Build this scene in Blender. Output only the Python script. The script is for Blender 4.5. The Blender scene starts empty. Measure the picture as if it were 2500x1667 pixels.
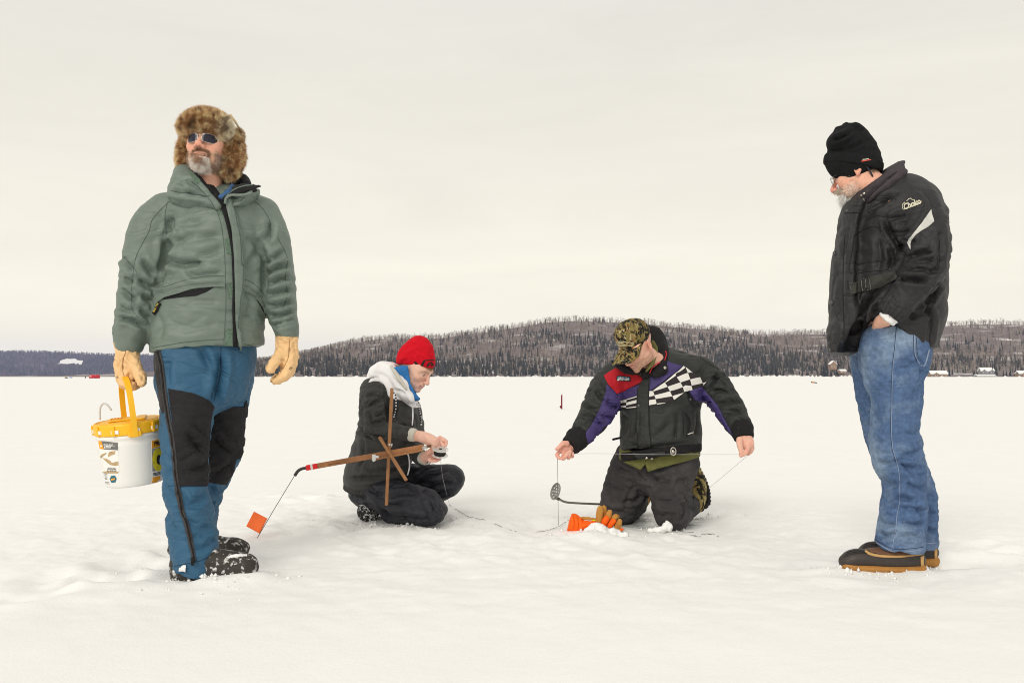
import bpy, math, random
import numpy as np
from mathutils import Vector, Matrix, Euler
from mathutils.bvhtree import BVHTree
from mathutils.geometry import delaunay_2d_cdt

random.seed(7)
RNG = np.random.default_rng(11)
SC = bpy.context.scene
COL = SC.collection

# ------------------------------------------------------------------ camera, sky, sun, exposure
F = 2431.0            # focal length in pixels of the 2500 px wide photograph (35 mm lens)
HZ = 918.0            # horizon row in the photograph
H = 0.80              # eye height above the ice
cd = bpy.data.cameras.new('camera')
cam = bpy.data.objects.new('camera', cd)
COL.objects.link(cam)
cam.location = (0, 0, H)
cam.rotation_euler = (math.radians(90), 0, 0)
cd.sensor_width = 36.0
cd.lens = F * 36.0 / 2500.0
cd.shift_y = (HZ - 833.5) / 2500.0
cd.clip_start = 0.05
cd.clip_end = 40000.0
SC.camera = cam

SUN_EL, SUN_AZ = math.radians(33), math.radians(-24)    # azimuth from behind the camera, to the left
world = bpy.data.worlds.new('World')
SC.world = world
world.use_nodes = True
wn, wl = world.node_tree.nodes, world.node_tree.links
wn.clear()
w_out = wn.new('ShaderNodeOutputWorld'); w_bg = wn.new('ShaderNodeBackground')
w_bg.inputs['Strength'].default_value = 0.1
w_sky = wn.new('ShaderNodeTexSky'); w_sky.sky_type = 'NISHITA'; w_sky.sun_disc = False
w_sky.sun_elevation = SUN_EL; w_sky.sun_rotation = math.radians(180) + SUN_AZ
w_tc = wn.new('ShaderNodeTexCoord')
w_sep = wn.new('ShaderNodeSeparateXYZ'); wl.new(w_tc.outputs['Generated'], w_sep.inputs[0])
w_ramp = wn.new('ShaderNodeValToRGB')          # overcast cloud deck: pale near the horizon, a little greyer above
wl.new(w_sep.outputs['Z'], w_ramp.inputs['Fac'])
cr = w_ramp.color_ramp
cr.elements[0].position = 0.0; cr.elements[0].color = (1.13, 1.06, 0.855, 1)
cr.elements[1].position = 0.36; cr.elements[1].color = (0.825, 0.797, 0.722, 1)
e = cr.elements.new(0.08); e.color = (1.035, 0.98, 0.805, 1)
e = cr.elements.new(0.18); e.color = (0.915, 0.874, 0.75, 1)
w_map = wn.new('ShaderNodeMapping'); w_map.inputs['Scale'].default_value = (1.6, 1.6, 9.0)
w_map.inputs['Rotation'].default_value = (0.05, -0.10, 0)
wl.new(w_tc.outputs['Generated'], w_map.inputs['Vector'])
w_no = wn.new('ShaderNodeTexNoise'); w_no.inputs['Scale'].default_value = 1.5
w_no.inputs['Detail'].default_value = 6; w_no.inputs['Roughness'].default_value = 0.62
w_no.inputs['Distortion'].default_value = 0.6
wl.new(w_map.outputs['Vector'], w_no.inputs['Vector'])
w_r2 = wn.new('ShaderNodeMapRange')
for k_, v_ in (('From Min', .32), ('From Max', .7), ('To Min', .955), ('To Max', 1.03)):
    w_r2.inputs[k_].default_value = v_
wl.new(w_no.outputs['Fac'], w_r2.inputs['Value'])
w_mul = wn.new('ShaderNodeVectorMath'); w_mul.operation = 'SCALE'
wl.new(w_ramp.outputs['Color'], w_mul.inputs[0]); wl.new(w_r2.outputs['Result'], w_mul.inputs['Scale'])
w_sc = wn.new('ShaderNodeVectorMath'); w_sc.operation = 'SCALE'; w_sc.inputs['Scale'].default_value = 10.0
wl.new(w_mul.outputs[0], w_sc.inputs[0])
w_mix = wn.new('ShaderNodeMix'); w_mix.data_type = 'RGBA'; w_mix.inputs[0].default_value = 0.97
wl.new(w_sky.outputs['Color'], w_mix.inputs[6]); wl.new(w_sc.outputs[0], w_mix.inputs[7])
wl.new(w_mix.outputs[2], w_bg.inputs['Color']); wl.new(w_bg.outputs[0], w_out.inputs['Surface'])

sd = bpy.data.lights.new('sun', 'SUN'); sun = bpy.data.objects.new('sun', sd); COL.objects.link(sun)
sd.energy = 1.4; sd.angle = math.radians(26); sd.color = (1.0, 0.95, 0.86)
# light travels from behind-left of the camera, down and to the right
sdir = Vector((math.sin(-SUN_AZ) * math.cos(SUN_EL), math.cos(SUN_AZ) * math.cos(SUN_EL), -math.sin(SUN_EL)))
sun.rotation_euler = sdir.to_track_quat('-Z', 'Y').to_euler()
sun.location = (0, -5, 20)

SC.view_settings.view_transform = 'Standard'
SC.view_settings.look = 'None'
SC.view_settings.gamma = 1.0
SC.view_settings.use_curve_mapping = False
SC.view_settings.exposure = 0.045
SC.render.engine = 'CYCLES'
SC.cycles.max_bounces = 8
SC.cycles.filter_width = 1.0
SC.cycles.use_denoising = True
SC.cycles.denoising_prefilter = 'ACCURATE'
SC.cycles.caustics_reflective = False
SC.cycles.caustics_refractive = False
SC.cycles.sample_clamp_indirect = 3.0
SC.cycles.use_adaptive_sampling = False
SC.cycles.volume_bounces = 1
SC.cycles.transparent_max_bounces = 12


def W(px, py, Y):
    """world point whose image in the photograph is (px, py), at distance Y"""
    return np.array(((px - 1250.0) / F * Y, Y, H - (py - HZ) / F * Y))


def G(px, py):
    """point of the flat ice seen at (px, py)"""
    return W(px, py, H * F / (py - HZ))


# ------------------------------------------------------------------ noise
_PERM = np.random.default_rng(5).permutation(256).astype(np.int64)
_PERM = np.concatenate([_PERM, _PERM, _PERM])
_GR = np.random.default_rng(6).normal(size=(256, 3)); _GR /= np.linalg.norm(_GR, axis=1)[:, None]


def gnoise(P):
    """gradient noise in about -0.7 .. 0.7"""
    P = np.asarray(P, float)
    I = np.floor(P).astype(np.int64); f = P - I; I &= 255
    u = f * f * f * (f * (f * 6 - 15) + 10)
    r = 0
    for dx in (0, 1):
        wx = u[:, 0] if dx else 1 - u[:, 0]
        for dy in (0, 1):
            wy = u[:, 1] if dy else 1 - u[:, 1]
            for dz in (0, 1):
                wz = u[:, 2] if dz else 1 - u[:, 2]
                g = _GR[_PERM[_PERM[_PERM[(I[:, 0] + dx) & 255] + ((I[:, 1] + dy) & 255)] + ((I[:, 2] + dz) & 255)]]
                r = r + wx * wy * wz * (g[:, 0] * (f[:, 0] - dx) + g[:, 1] * (f[:, 1] - dy) + g[:, 2] * (f[:, 2] - dz))
    return r


def fbm(P, o=3, g=0.5):
    P = np.asarray(P, float); a, r = 1.0, 0
    for i in range(o):
        r = r + a * gnoise(P + 17.3 * i); P = P * 2.03; a *= g
    return r


# ------------------------------------------------------------------ mesh output
def tag(o, label=None, cat=None, group=None, kind=None):
    for k, v in (('label', label), ('category', cat), ('group', group), ('kind', kind)):
        if v: o[k] = v
    return o


def mesh_of(name, V, Fc, mat=None, smooth=True, col=None):
    me = bpy.data.meshes.new(name)
    V = np.asarray(V, np.float32).reshape(-1, 3)
    if isinstance(Fc, np.ndarray):
        nf, c = Fc.shape
        me.vertices.add(len(V)); me.vertices.foreach_set('co', V.ravel())
        me.loops.add(nf * c); me.loops.foreach_set('vertex_index', Fc.astype(np.int32).ravel())
        me.polygons.add(nf)
        me.polygons.foreach_set('loop_start', np.arange(0, nf * c, c, dtype=np.int32))
        me.polygons.foreach_set('loop_total', np.full(nf, c, np.int32))
        me.update(calc_edges=True); me.validate()
    else:
        me.from_pydata([tuple(map(float, v)) for v in V], [], [tuple(map(int, f)) for f in Fc]); me.update()
    if smooth:
        me.polygons.foreach_set('use_smooth', np.ones(len(me.polygons), bool))
    if col is not None:
        a = me.color_attributes.new('Col', 'FLOAT_COLOR', 'POINT')
        c4 = np.ones((len(V), 4), np.float32); c4[:, :3] = col
        a.data.foreach_set('color', c4.ravel())
    if mat is not None:
        me.materials.append(mat)
    return me


def obj(name, V, Fc, mat, parent=None, smooth=True, col=None, label=None):
    o = bpy.data.objects.new(name, mesh_of(name, V, Fc, mat, smooth, col))
    COL.objects.link(o)
    if parent is not None:
        if parent.parent is not None and parent.parent.parent is not None: parent = parent.parent      # thing > part > sub-part, no deeper
        o.parent = parent
        o.matrix_parent_inverse = Matrix.Translation(-Vector(parent.location))
    if label: o['label'] = label
    return o


def empty(name, loc, label=None, cat=None, group=None):
    o = bpy.data.objects.new(name, None); COL.objects.link(o)
    o.location = tuple(map(float, loc)); o.empty_display_size = 0.1
    return tag(o, label, cat, group)


class MB:
    """collects simple shapes, then links them as one mesh"""
    def __init__(s): s.V = []; s.F = []
    def add(s, V, Fc):
        b = len(s.V); s.V += [tuple(map(float, v)) for v in V]; s.F += [tuple(int(i) + b for i in f) for f in Fc]; return s
    def box(s, c, size, M=None, bev=0.0):
        sx, sy, sz = [q / 2 for q in size]
        b = min(bev, sx * .9, sy * .9, sz * .9)
        P = []
        if b <= 0:
            P = [(x, y, z) for x in (-sx, sx) for y in (-sy, sy) for z in (-sz, sz)]
            Fc = [(0, 1, 3, 2), (4, 6, 7, 5), (0, 4, 5, 1), (2, 3, 7, 6), (0, 2, 6, 4), (1, 5, 7, 3)]
        else:
            Fc = None
            for x in (-1, 1):
                for y in (-1, 1):
                    for z in (-1, 1):
                        P += [(x * (sx - b), y * (sy - b), z * sz), (x * (sx - b), y * sy, z * (sz - b)), (x * sx, y * (sy - b), z * (sz - b))]
            from_hull = True
        P = [Vector(p) for p in P]
        if M is not None: P = [M @ p for p in P]
        P = [p + Vector(c) for p in P]
        if Fc is None:
            import bmesh
            bm = bmesh.new(); vs = [bm.verts.new(p) for p in P]
            bmesh.ops.convex_hull(bm, input=vs); bm.verts.index_update()
            bmesh.ops.dissolve_limit(bm, angle_limit=0.02, verts=bm.verts, edges=bm.edges); bm.verts.index_update()
            s.add([v.co for v in bm.verts], [[v.index for v in f.verts] for f in bm.faces]); bm.free(); return s
        return s.add(P, Fc)
    def tube(s, pts, r, n=8, cap=True):
        V, Fc = tube_vf(pts, r, n, cap); return s.add(V, Fc)
    def lathe(s, prof, n=32, M=None, c=(0, 0, 0)):
        V = []; Fc = []
        for (r, z) in prof:
            for k in range(n):
                a = 2 * math.pi * k / n; V.append(Vector((r * math.cos(a), r * math.sin(a), z)))
        m = len(prof)
        for i in range(m - 1):
            for k in range(n):
                Fc.append((i * n + k, i * n + (k + 1) % n, (i + 1) * n + (k + 1) % n, (i + 1) * n + k))
        if M is not None: V = [M @ v for v in V]
        return s.add([v + Vector(c) for v in V], Fc)
    def build(s, name, mat, parent=None, smooth=False, label=None):
        return obj(name, np.array(s.V), s.F, mat, parent, smooth, label=label)


def tube_vf(pts, r, n=8, cap=True):
    P = [np.asarray(p, float) for p in pts]
    if np.isscalar(r): r = [r] * len(P)
    V = []; Fc = []; u = None
    for i, p in enumerate(P):
        a = P[min(i + 1, len(P) - 1)] - P[max(i - 1, 0)]; a = a / (np.linalg.norm(a) + 1e-12)
        if u is None:
            u = np.cross(a, (0, 0, 1.0) if abs(a[2]) < .9 else (0, 1.0, 0))
        u = u - a * np.dot(u, a); u /= np.linalg.norm(u) + 1e-12; w = np.cross(a, u)
        for k in range(n):
            t = 2 * math.pi * k / n; V.append(p + r[i] * (math.cos(t) * u + math.sin(t) * w))
    for i in range(len(P) - 1):
        for k in range(n):
            Fc.append((i * n + k, i * n + (k + 1) % n, (i + 1) * n + (k + 1) % n, (i + 1) * n + k))
    if cap:
        Fc.append(tuple(range(n - 1, -1, -1))); b = (len(P) - 1) * n; Fc.append(tuple(range(b, b + n)))
    return V, Fc


def smooth_pts(pts, n=6):
    """Catmull-Rom through rows of numbers"""
    P = np.array(pts, float)
    if len(P) < 3 or n < 2: return P
    E = np.vstack([2 * P[0] - P[1], P, 2 * P[-1] - P[-2]]); out = []
    for i in range(1, len(E) - 2):
        for k in range(n):
            t = k / n
            out.append(0.5 * ((2 * E[i]) + (-E[i - 1] + E[i + 1]) * t + (2 * E[i - 1] - 5 * E[i] + 4 * E[i + 1] - E[i + 2]) * t * t
                              + (-E[i - 1] + 3 * E[i] - 3 * E[i + 1] + E[i + 2]) * t ** 3))
    out.append(P[-1]); return np.array(out)


# ------------------------------------------------------------------ distance-field sculpting
def smin(a, b, k):
    if k <= 0: return np.minimum(a, b)
    h = np.maximum(k - np.abs(a - b), 0) / k
    return np.minimum(a, b) - h * h * k * 0.25


class SDF:
    def __init__(s, lo, hi, h):
        s.h = h; s.lo = np.array(lo, float); s.n = np.ceil((np.array(hi, float) - s.lo) / h).astype(int) + 1
        s.ax = [(s.lo[i] + h * np.arange(s.n[i])).astype(np.float32) for i in range(3)]
        s.d = np.full(s.n, 0.5, np.float32)
    def reg(s, lo, hi):
        sl = []
        for i in range(3):
            a = int(np.clip(math.floor((lo[i] - s.lo[i]) / s.h), 0, s.n[i])); b = int(np.clip(math.ceil((hi[i] - s.lo[i]) / s.h) + 1, 0, s.n[i]))
            sl.append(slice(a, b))
        X = s.ax[0][sl[0]][:, None, None]; Y = s.ax[1][sl[1]][None, :, None]; Z = s.ax[2][sl[2]][None, None, :]
        return tuple(sl), X, Y, Z
    def put(s, sl, v, k, op):
        c = s.d[sl]
        if c.size == 0: return
        if op == 'u': s.d[sl] = smin(c, v, k)
        elif op == 's': s.d[sl] = -smin(-c, v, k)
    def ell(s, c, r, k=0.01, op='u', R=None):
        c = np.array(c, float); r = np.array(r, float); m = k + 3 * s.h
        e = r + m if R is None else np.full(3, r.max() + m)
        sl, X, Y, Z = s.reg(c - e, c + e); x, y, z = X - c[0], Y - c[1], Z - c[2]
        if R is not None:
            R = np.array(R)[:3, :3]
            x, y, z = (R[0, 0] * x + R[1, 0] * y + R[2, 0] * z), (R[0, 1] * x + R[1, 1] * y + R[2, 1] * z), (R[0, 2] * x + R[1, 2] * y + R[2, 2] * z)
        k0 = np.sqrt((x / r[0]) ** 2 + (y / r[1]) ** 2 + (z / r[2]) ** 2)
        k1 = np.sqrt((x / r[0] ** 2) ** 2 + (y / r[1] ** 2) ** 2 + (z / r[2] ** 2) ** 2) + 1e-9
        s.put(sl, k0 * (k0 - 1) / k1, k, op); return s
    def chain(s, pts, k=0.02, op='u', sub=1, view=(0, 1, 0)):
        """pts: rows (x, y, z, half width across the view, half depth)"""
        P = np.array([(list(p) + [p[3]] if len(p) == 4 else list(p)) for p in pts], float)
        if sub > 1: P = smooth_pts(P, sub)
        m = k + 3 * s.h
        rm = P[:, 3:5].max() + m
        sl, X, Y, Z = s.reg(P[:, :3].min(0) - rm, P[:, :3].max(0) + rm)
        tmp = np.full(s.d[sl].shape, 0.5, np.float32)
        if tmp.size == 0: return s
        o = [q.start for q in sl]; view = np.array(view, float)
        D_ = np.diff(P, axis=0); fs = np.clip(.8 * np.linalg.norm(D_[:, :3], axis=1) / (np.abs(D_[:, 3]) + .5 * np.abs(D_[:, 4]) + 1e-6), .2, 1.0)
        fj = np.minimum(np.concatenate([[fs[0]], fs]), np.concatenate([fs, [fs[-1]]]))   # rounded joints stay inside a flaring profile
        ji = -1
        for a, b in zip(P[:-1], P[1:]):
            rr = max(a[3:].max(), b[3:].max()) + m
            l2, x, y, z = s.reg(np.minimum(a[:3], b[:3]) - rr, np.maximum(a[:3], b[:3]) + rr)
            loc = tuple(slice(q.start - o[i], q.stop - o[i]) for i, q in enumerate(l2))
            ji += 1; ab = b[:3] - a[:3]; L = np.linalg.norm(ab)
            if L < 1e-7: continue
            ax = ab / L; u = np.cross(ax, view)
            if np.linalg.norm(u) < 1e-3: u = np.cross(ax, (0, 0, 1.0))
            u /= np.linalg.norm(u); w = np.cross(u, ax)
            dx, dy, dz = x - a[0], y - a[1], z - a[2]
            qa = dx * ax[0] + dy * ax[1] + dz * ax[2]
            t = np.clip(qa / L, 0, 1); qa = qa - t * L
            qu = dx * u[0] + dy * u[1] + dz * u[2]; qw = dx * w[0] + dy * w[1] + dz * w[2]
            rx = a[3] + (b[3] - a[3]) * t; ry = a[4] + (b[4] - a[4]) * t
            ra = np.minimum(rx, ry) * np.where(qa < 0, fj[ji], fj[ji + 1]).astype(np.float32)
            k0 = np.sqrt((qu / rx) ** 2 + (qw / ry) ** 2 + (qa / ra) ** 2)
            k1 = np.sqrt((qu / rx ** 2) ** 2 + (qw / ry ** 2) ** 2 + (qa / ra ** 2) ** 2) + 1e-9
            tmp[loc] = np.minimum(tmp[loc], k0 * (k0 - 1) / k1)
        s.put(sl, tmp, k, op); return s
    def plane(s, p, n, k=0.0, lo=None, hi=None):
        """cut away everything on the side n points to (inside the box lo..hi if given)"""
        n = np.array(n, float); n /= np.linalg.norm(n)
        sl, X, Y, Z = s.reg(s.lo if lo is None else np.array(lo, float), s.lo + s.n * s.h if hi is None else np.array(hi, float))
        v = (X - p[0]) * n[0] + (Y - p[1]) * n[1] + (Z - p[2]) * n[2]
        s.d[sl] = -smin(-s.d[sl], -v, k); return s
    def hollow(s, t, lo, hi):
        """turn the solid into a shell of thickness t inside the box"""
        sl, X, Y, Z = s.reg(np.array(lo, float), np.array(hi, float))
        s.d[sl] = np.maximum(s.d[sl], -(s.d[sl] + t)); return s
    def mesh(s):
        d = s.d; h = s.h; S = d < 0
        c = [S[:-1, :-1, :-1], S[1:, :-1, :-1], S[:-1, 1:, :-1], S[1:, 1:, :-1], S[:-1, :-1, 1:], S[1:, :-1, 1:], S[:-1, 1:, 1:], S[1:, 1:, 1:]]
        cnt = sum(q.astype(np.int8) for q in c); act = (cnt > 0) & (cnt < 8)
        I = np.argwhere(act); N = len(I)
        offs = np.array([(i & 1, (i >> 1) & 1, (i >> 2) & 1) for i in range(8)])
        val = np.stack([d[I[:, 0] + o[0], I[:, 1] + o[1], I[:, 2] + o[2]] for o in offs], 1)
        acc = np.zeros((N, 3)); num = np.zeros(N)
        for i in range(8):
            for j in range(i + 1, 8):
                if bin(i ^ j).count('1') != 1: continue
                m = (val[:, i] < 0) != (val[:, j] < 0)
                t = val[m, i] / (val[m, i] - val[m, j])
                acc[m] += offs[i] + t[:, None] * (offs[j] - offs[i]); num[m] += 1
        V = s.lo + h * (I + acc / num[:, None])
        idx = np.full(act.shape, -1, np.int64); idx[act] = np.arange(N)
        Q = []
        for axn in range(3):
            sh = [slice(1, -1)] * 3; sh[axn] = slice(0, -1)
            s1 = list(sh); s1[axn] = slice(1, None)
            A = S[tuple(sh)]; B = S[tuple(s1)]
            e = np.argwhere(A != B)
            if len(e) == 0: continue
            flip = A[e[:, 0], e[:, 1], e[:, 2]]
            e = e + np.array([0 if q == axn else 1 for q in range(3)])
            b, c2 = (axn + 1) % 3, (axn + 2) % 3
            def g(ob, oc):
                f = e.copy(); f[:, b] -= ob; f[:, c2] -= oc; return idx[f[:, 0], f[:, 1], f[:, 2]]
            q = np.stack([g(1, 1), g(0, 1), g(0, 0), g(1, 0)], 1)
            q[~flip] = q[~flip][:, ::-1]; Q.append(q)
        Q = np.concatenate(Q); Q = Q[(Q >= 0).all(1)]
        return V, Q


def relax(V, Q, it=2, lam=0.5):
    E = np.concatenate([Q[:, [0, 1]], Q[:, [1, 2]], Q[:, [2, 3]], Q[:, [3, 0]]])
    for _ in range(it):
        acc = np.zeros_like(V); n = np.zeros(len(V))
        for a, b in ((0, 1), (1, 0)):
            np.add.at(n, E[:, a], 1)
            for i in range(3): acc[:, i] += np.bincount(E[:, a], V[E[:, b], i], len(V))
        V = V + lam * (acc / np.maximum(n, 1)[:, None] - V)
    return V


def normals(V, Q):
    A = np.cross(V[Q[:, 2]] - V[Q[:, 0]], V[Q[:, 3 % Q.shape[1]]] - V[Q[:, 1]]) if Q.shape[1] == 4 else np.cross(V[Q[:, 1]] - V[Q[:, 0]], V[Q[:, 2]] - V[Q[:, 0]])
    N = np.zeros_like(V)
    for j in range(Q.shape[1]):
        for i in range(3): N[:, i] += np.bincount(Q[:, j], A[:, i], len(V))
    return N / (np.linalg.norm(N, axis=1)[:, None] + 1e-12)


def to_px(V):
    return np.stack([1250 + F * V[:, 0] / V[:, 1], HZ + F * (H - V[:, 2]) / V[:, 1]], 1)


def poly_dist(P, L):
    """distance of points to a polyline, and the arc-length fraction of the nearest point"""
    L = np.asarray(L, float); best = np.full(len(P), 1e9); bs = np.zeros(len(P)); s0 = 0.0
    tot = np.linalg.norm(np.diff(L, axis=0), axis=1).sum()
    for a, b in zip(L[:-1], L[1:]):
        ab = b - a; l2 = (ab ** 2).sum() + 1e-12
        t = np.clip(((P - a) @ ab) / l2, 0, 1)
        d = np.linalg.norm(P - a - t[:, None] * ab, axis=1); m = d < best
        best[m] = d[m]; bs[m] = (s0 + t[m] * math.sqrt(l2)); s0 += math.sqrt(l2)
    return best, bs / tot


def creases(V, N, strokes):
    """sculpt cloth folds: every stroke is (points, width px, depth m) measured on the photograph"""
    px = to_px(V); face = np.clip(-N[:, 1] * 2.0 + 0.1, 0, 1); D = np.zeros(len(V))
    for pts, w, dep in strokes:
        L = smooth_pts(pts, 5) if len(pts) > 2 else np.array(pts, float)
        m = np.where((px[:, 0] > L[:, 0].min() - 4 * w) & (px[:, 0] < L[:, 0].max() + 4 * w) & (px[:, 1] > L[:, 1].min() - 4 * w) & (px[:, 1] < L[:, 1].max() + 4 * w) & (face > 0))[0]
        if len(m) == 0: continue
        d, s = poly_dist(px[m], L); q = (d / w) ** 2
        taper = np.clip(np.sin(np.pi * np.clip(s, 0.0, 1.0)) * 1.6 + 0.15, 0, 1)
        dw = d / w
        D[m] += 2.1 * dep * (-np.exp(-1.25 * dw) + 0.42 * np.exp(-((dw - 2.1) / 1.1) ** 2)) * taper * face[m]
    return V + N * D[:, None]


def limb_folds(V, N, axis, amp, wl=0.035, turn=0.9, seed=0.0, skew=0.3, sel=None):
    """wrinkles that wrap round a limb; amp = list of (arc fraction, metres)"""
    L = np.asarray([p[:3] for p in axis], float); L = smooth_pts(L, 4)
    d, s = poly_dist(V, L); tot = np.linalg.norm(np.diff(L, axis=0), axis=1).sum()
    i = np.clip((s * (len(L) - 1)).astype(int), 0, len(L) - 2)
    q = V - (L[i] + (L[i + 1] - L[i]) * 0.5); q /= np.linalg.norm(q, axis=1)[:, None] + 1e-9
    ss = s * tot + skew * 0.06 * q[:, 0] + 0.03 * skew * q[:, 2]
    C = np.stack([ss / wl + seed, q[:, 0] * turn + seed * 1.7, q[:, 1] * turn + q[:, 2] * .4], 1)
    C[:, 0] += 0.55 * gnoise(C * np.array([.45, 1.4, 1.4]) + 9.1)
    n = gnoise(C); n2 = gnoise(C * np.array([2.1, 1.6, 1.6]) + 31)
    f = (np.abs(n) * 2.6 - 0.55) + 0.4 * (np.abs(n2) * 2.4 - .5)
    A = np.interp(s, [a for a, _ in amp], [b for _, b in amp])
    D = f * A
    if sel is not None: D = D * sel
    return V + N * D[:, None]


def cloth_noise(V, N, amp, sc=(5, 5, 13), seed=0.0, o=2):
    P = V * np.array(sc) + seed
    P = P + 0.7 * np.stack([gnoise(P * .6 + 3), gnoise(P * .6 + 7), gnoise(P * .6 + 13)], 1)
    f = 0; a = 1.0
    for i in range(o):
        f = f + a * 1.5 * (np.abs(gnoise(P + 5 * i)) * 2.4 - 0.5); P = P * 2.1; a *= .5
    A = amp if np.isscalar(amp) else np.asarray(amp)
    return V + N * (f * A)[:, None]


# ------------------------------------------------------------------ pieces laid on a surface
class Surf:
    def __init__(s, V, Q):
        s.b = BVHTree.FromPolygons([tuple(v) for v in np.asarray(V, float)], [tuple(q) for q in np.asarray(Q).tolist()])
    def hit(s, px, py, near=4.0):
        o = Vector((0, 0, H)); d = Vector(tuple(W(px, py, 1.0))) - o; d.normalize()
        loc, n, _, dist = s.b.ray_cast(o, d)
        if loc is None:
            loc, n, _, _ = s.b.find_nearest(Vector(tuple(W(px, py, near))))
        if n.dot(d) > 0: n = -n
        return np.array(loc), np.array(n)


def shell(P, N, tris, off, th):
    """a sheet on a surface, with a rim of thickness th"""
    P, N = np.array(P), np.array(N); n = len(P)
    top = P + N * off; bot = P + N * (off - th)
    cnt = {}
    for t in tris:
        for i in range(len(t)):
            e = (t[i], t[(i + 1) % len(t)]); cnt[tuple(sorted(e))] = cnt.get(tuple(sorted(e)), 0) + 1
    Fc = [tuple(t) for t in tris]
    for t in tris:
        for i in range(len(t)):
            a, b = t[i], t[(i + 1) % len(t)]
            if cnt[tuple(sorted((a, b)))] == 1: Fc.append((b, a, a + n, b + n))
    return np.vstack([top, bot]), Fc


def patch(surf, outline, name, mat, parent, off=0.003, th=0.006, step=9, near=4.0, smooth=False, label=None, curve=0):
    """a piece of cloth or print with the given outline (photo pixels) lying on a garment"""
    O = smooth_pts(list(outline) + [outline[0]], curve)[:-1] if curve else np.array(outline, float)
    pts = []
    for a, b in zip(O, np.roll(O, -1, 0)):
        m = max(1, int(np.linalg.norm(b - a) / step)); pts += [tuple(a + (b - a) * k / m) for k in range(m)]
    nb = len(pts); Pn = np.array(pts); x0, y0 = Pn.min(0); x1, y1 = Pn.max(0)
    for gx in np.arange(x0 + step * .7, x1, step):
        for gy in np.arange(y0 + step * .7, y1, step):
            ins = False; j = nb - 1
            for i in range(nb):
                if (Pn[i, 1] > gy) != (Pn[j, 1] > gy) and gx < (Pn[j, 0] - Pn[i, 0]) * (gy - Pn[i, 1]) / (Pn[j, 1] - Pn[i, 1]) + Pn[i, 0]: ins = not ins
                j = i
            if ins and np.abs(Pn - (gx, gy)).sum(1).min() > step * .5: pts.append((gx, gy))
    vs, _, fs, _, _, _ = delaunay_2d_cdt([Vector(p) for p in pts], [], [list(range(nb))], 1, 1e-4)
    P, N = zip(*[surf.hit(v[0], v[1], near) for v in vs])
    V, Fc = shell(P, N, [tuple(f) for f in fs], off, th)
    V, Fc = fix_wind(V, Fc)
    return obj(name, V, Fc, mat, parent, smooth, label=label)


def fix_wind(V, Fc):
    import bmesh
    bm = bmesh.new(); vs = [bm.verts.new(v) for v in V]
    for f in Fc:
        try: bm.faces.new([vs[i] for i in f])
        except ValueError: pass
    bm.verts.index_update()
    return V, [tuple(v.index for v in f.verts) for f in bm.faces]


def ribbon(surf, pts, w, name, mat, parent, off=0.002, th=0.004, step=6, near=4.0, sm=True, label=None, smooth=True, dash=None):
    """a strip (seam, zip, strap) along a polyline of photo pixels; w = width px, number or list"""
    L = np.array(pts, float)
    if sm and len(L) > 2: L = smooth_pts(L, 8)
    seg = np.linalg.norm(np.diff(L, axis=0), axis=1); cum = np.concatenate([[0], np.cumsum(seg)])
    n = max(2, int(cum[-1] / step)); T = np.linspace(0, cum[-1], n + 1)
    C = np.stack([np.interp(T, cum, L[:, i]) for i in (0, 1)], 1)
    D = np.gradient(C, axis=0); D /= np.linalg.norm(D, axis=1)[:, None] + 1e-9
    Nn = np.stack([-D[:, 1], D[:, 0]], 1)
    ww = np.full(n + 1, w / 2.0) if np.isscalar(w) else np.interp(T / cum[-1], np.linspace(0, 1, len(w)), w) / 2.0
    P = []; N = []
    for c, nn, hw in zip(C, Nn, ww):
        for sgn in (-1, 1):
            p, q = surf.hit(*(c + sgn * nn * hw), near); P.append(p); N.append(q)
    tr = [(2 * i, 2 * i + 1, 2 * i + 3, 2 * i + 2) for i in range(n) if not dash or (i % dash) < dash / 2]
    V, Fc = shell(P, N, tr, off, th)
    return obj(name, V, Fc, mat, parent, smooth, label=label)


_FONT_CACHE = {}
def text_vf(txt, bold=0.0, shear=0.0, space=1.0):
    key = (txt, bold, shear, space)
    if key in _FONT_CACHE: return _FONT_CACHE[key]
    cu = bpy.data.curves.new('lettering', 'FONT'); cu.body = txt; cu.offset = bold; cu.shear = shear
    cu.space_character = space; cu.resolution_u = 2; cu.align_x = 'CENTER'; cu.align_y = 'CENTER'
    o = bpy.data.objects.new('lettering', cu); COL.objects.link(o)
    me = o.evaluated_get(bpy.context.evaluated_depsgraph_get()).to_mesh()
    V = np.array([v.co[:2] for v in me.vertices]); Fc = [tuple(p.vertices) for p in me.polygons]
    o.to_mesh_clear(); bpy.data.objects.remove(o); bpy.data.curves.remove(cu)
    _FONT_CACHE[key] = (V, Fc); return V, Fc


def lettering(surf, txt, c, xv, yv, name, mat, parent, off=0.004, near=4.0, bold=0.0, shear=0.0, space=1.0, fit=None):
    """text on a surface: centre c, axes xv / yv in photo pixels per text unit; fit = total (width, height) px instead"""
    V, Fc = text_vf(txt, bold, shear, space)
    V = V - (V.min(0) + V.max(0)) / 2
    if fit is not None:
        e = V.max(0) - V.min(0); xv = np.array(xv, float); yv = np.array(yv, float)
        xv = xv / np.linalg.norm(xv) * fit[0] / e[0]; yv = yv / np.linalg.norm(yv) * fit[1] / e[1]
    Q = np.array(c) + V[:, :1] * np.array(xv) + V[:, 1:] * np.array(yv)
    P, N = zip(*[surf.hit(q[0], q[1], near) for q in Q])
    return obj(name, np.array(P) + np.array(N) * off, Fc, mat, parent, False)


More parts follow.
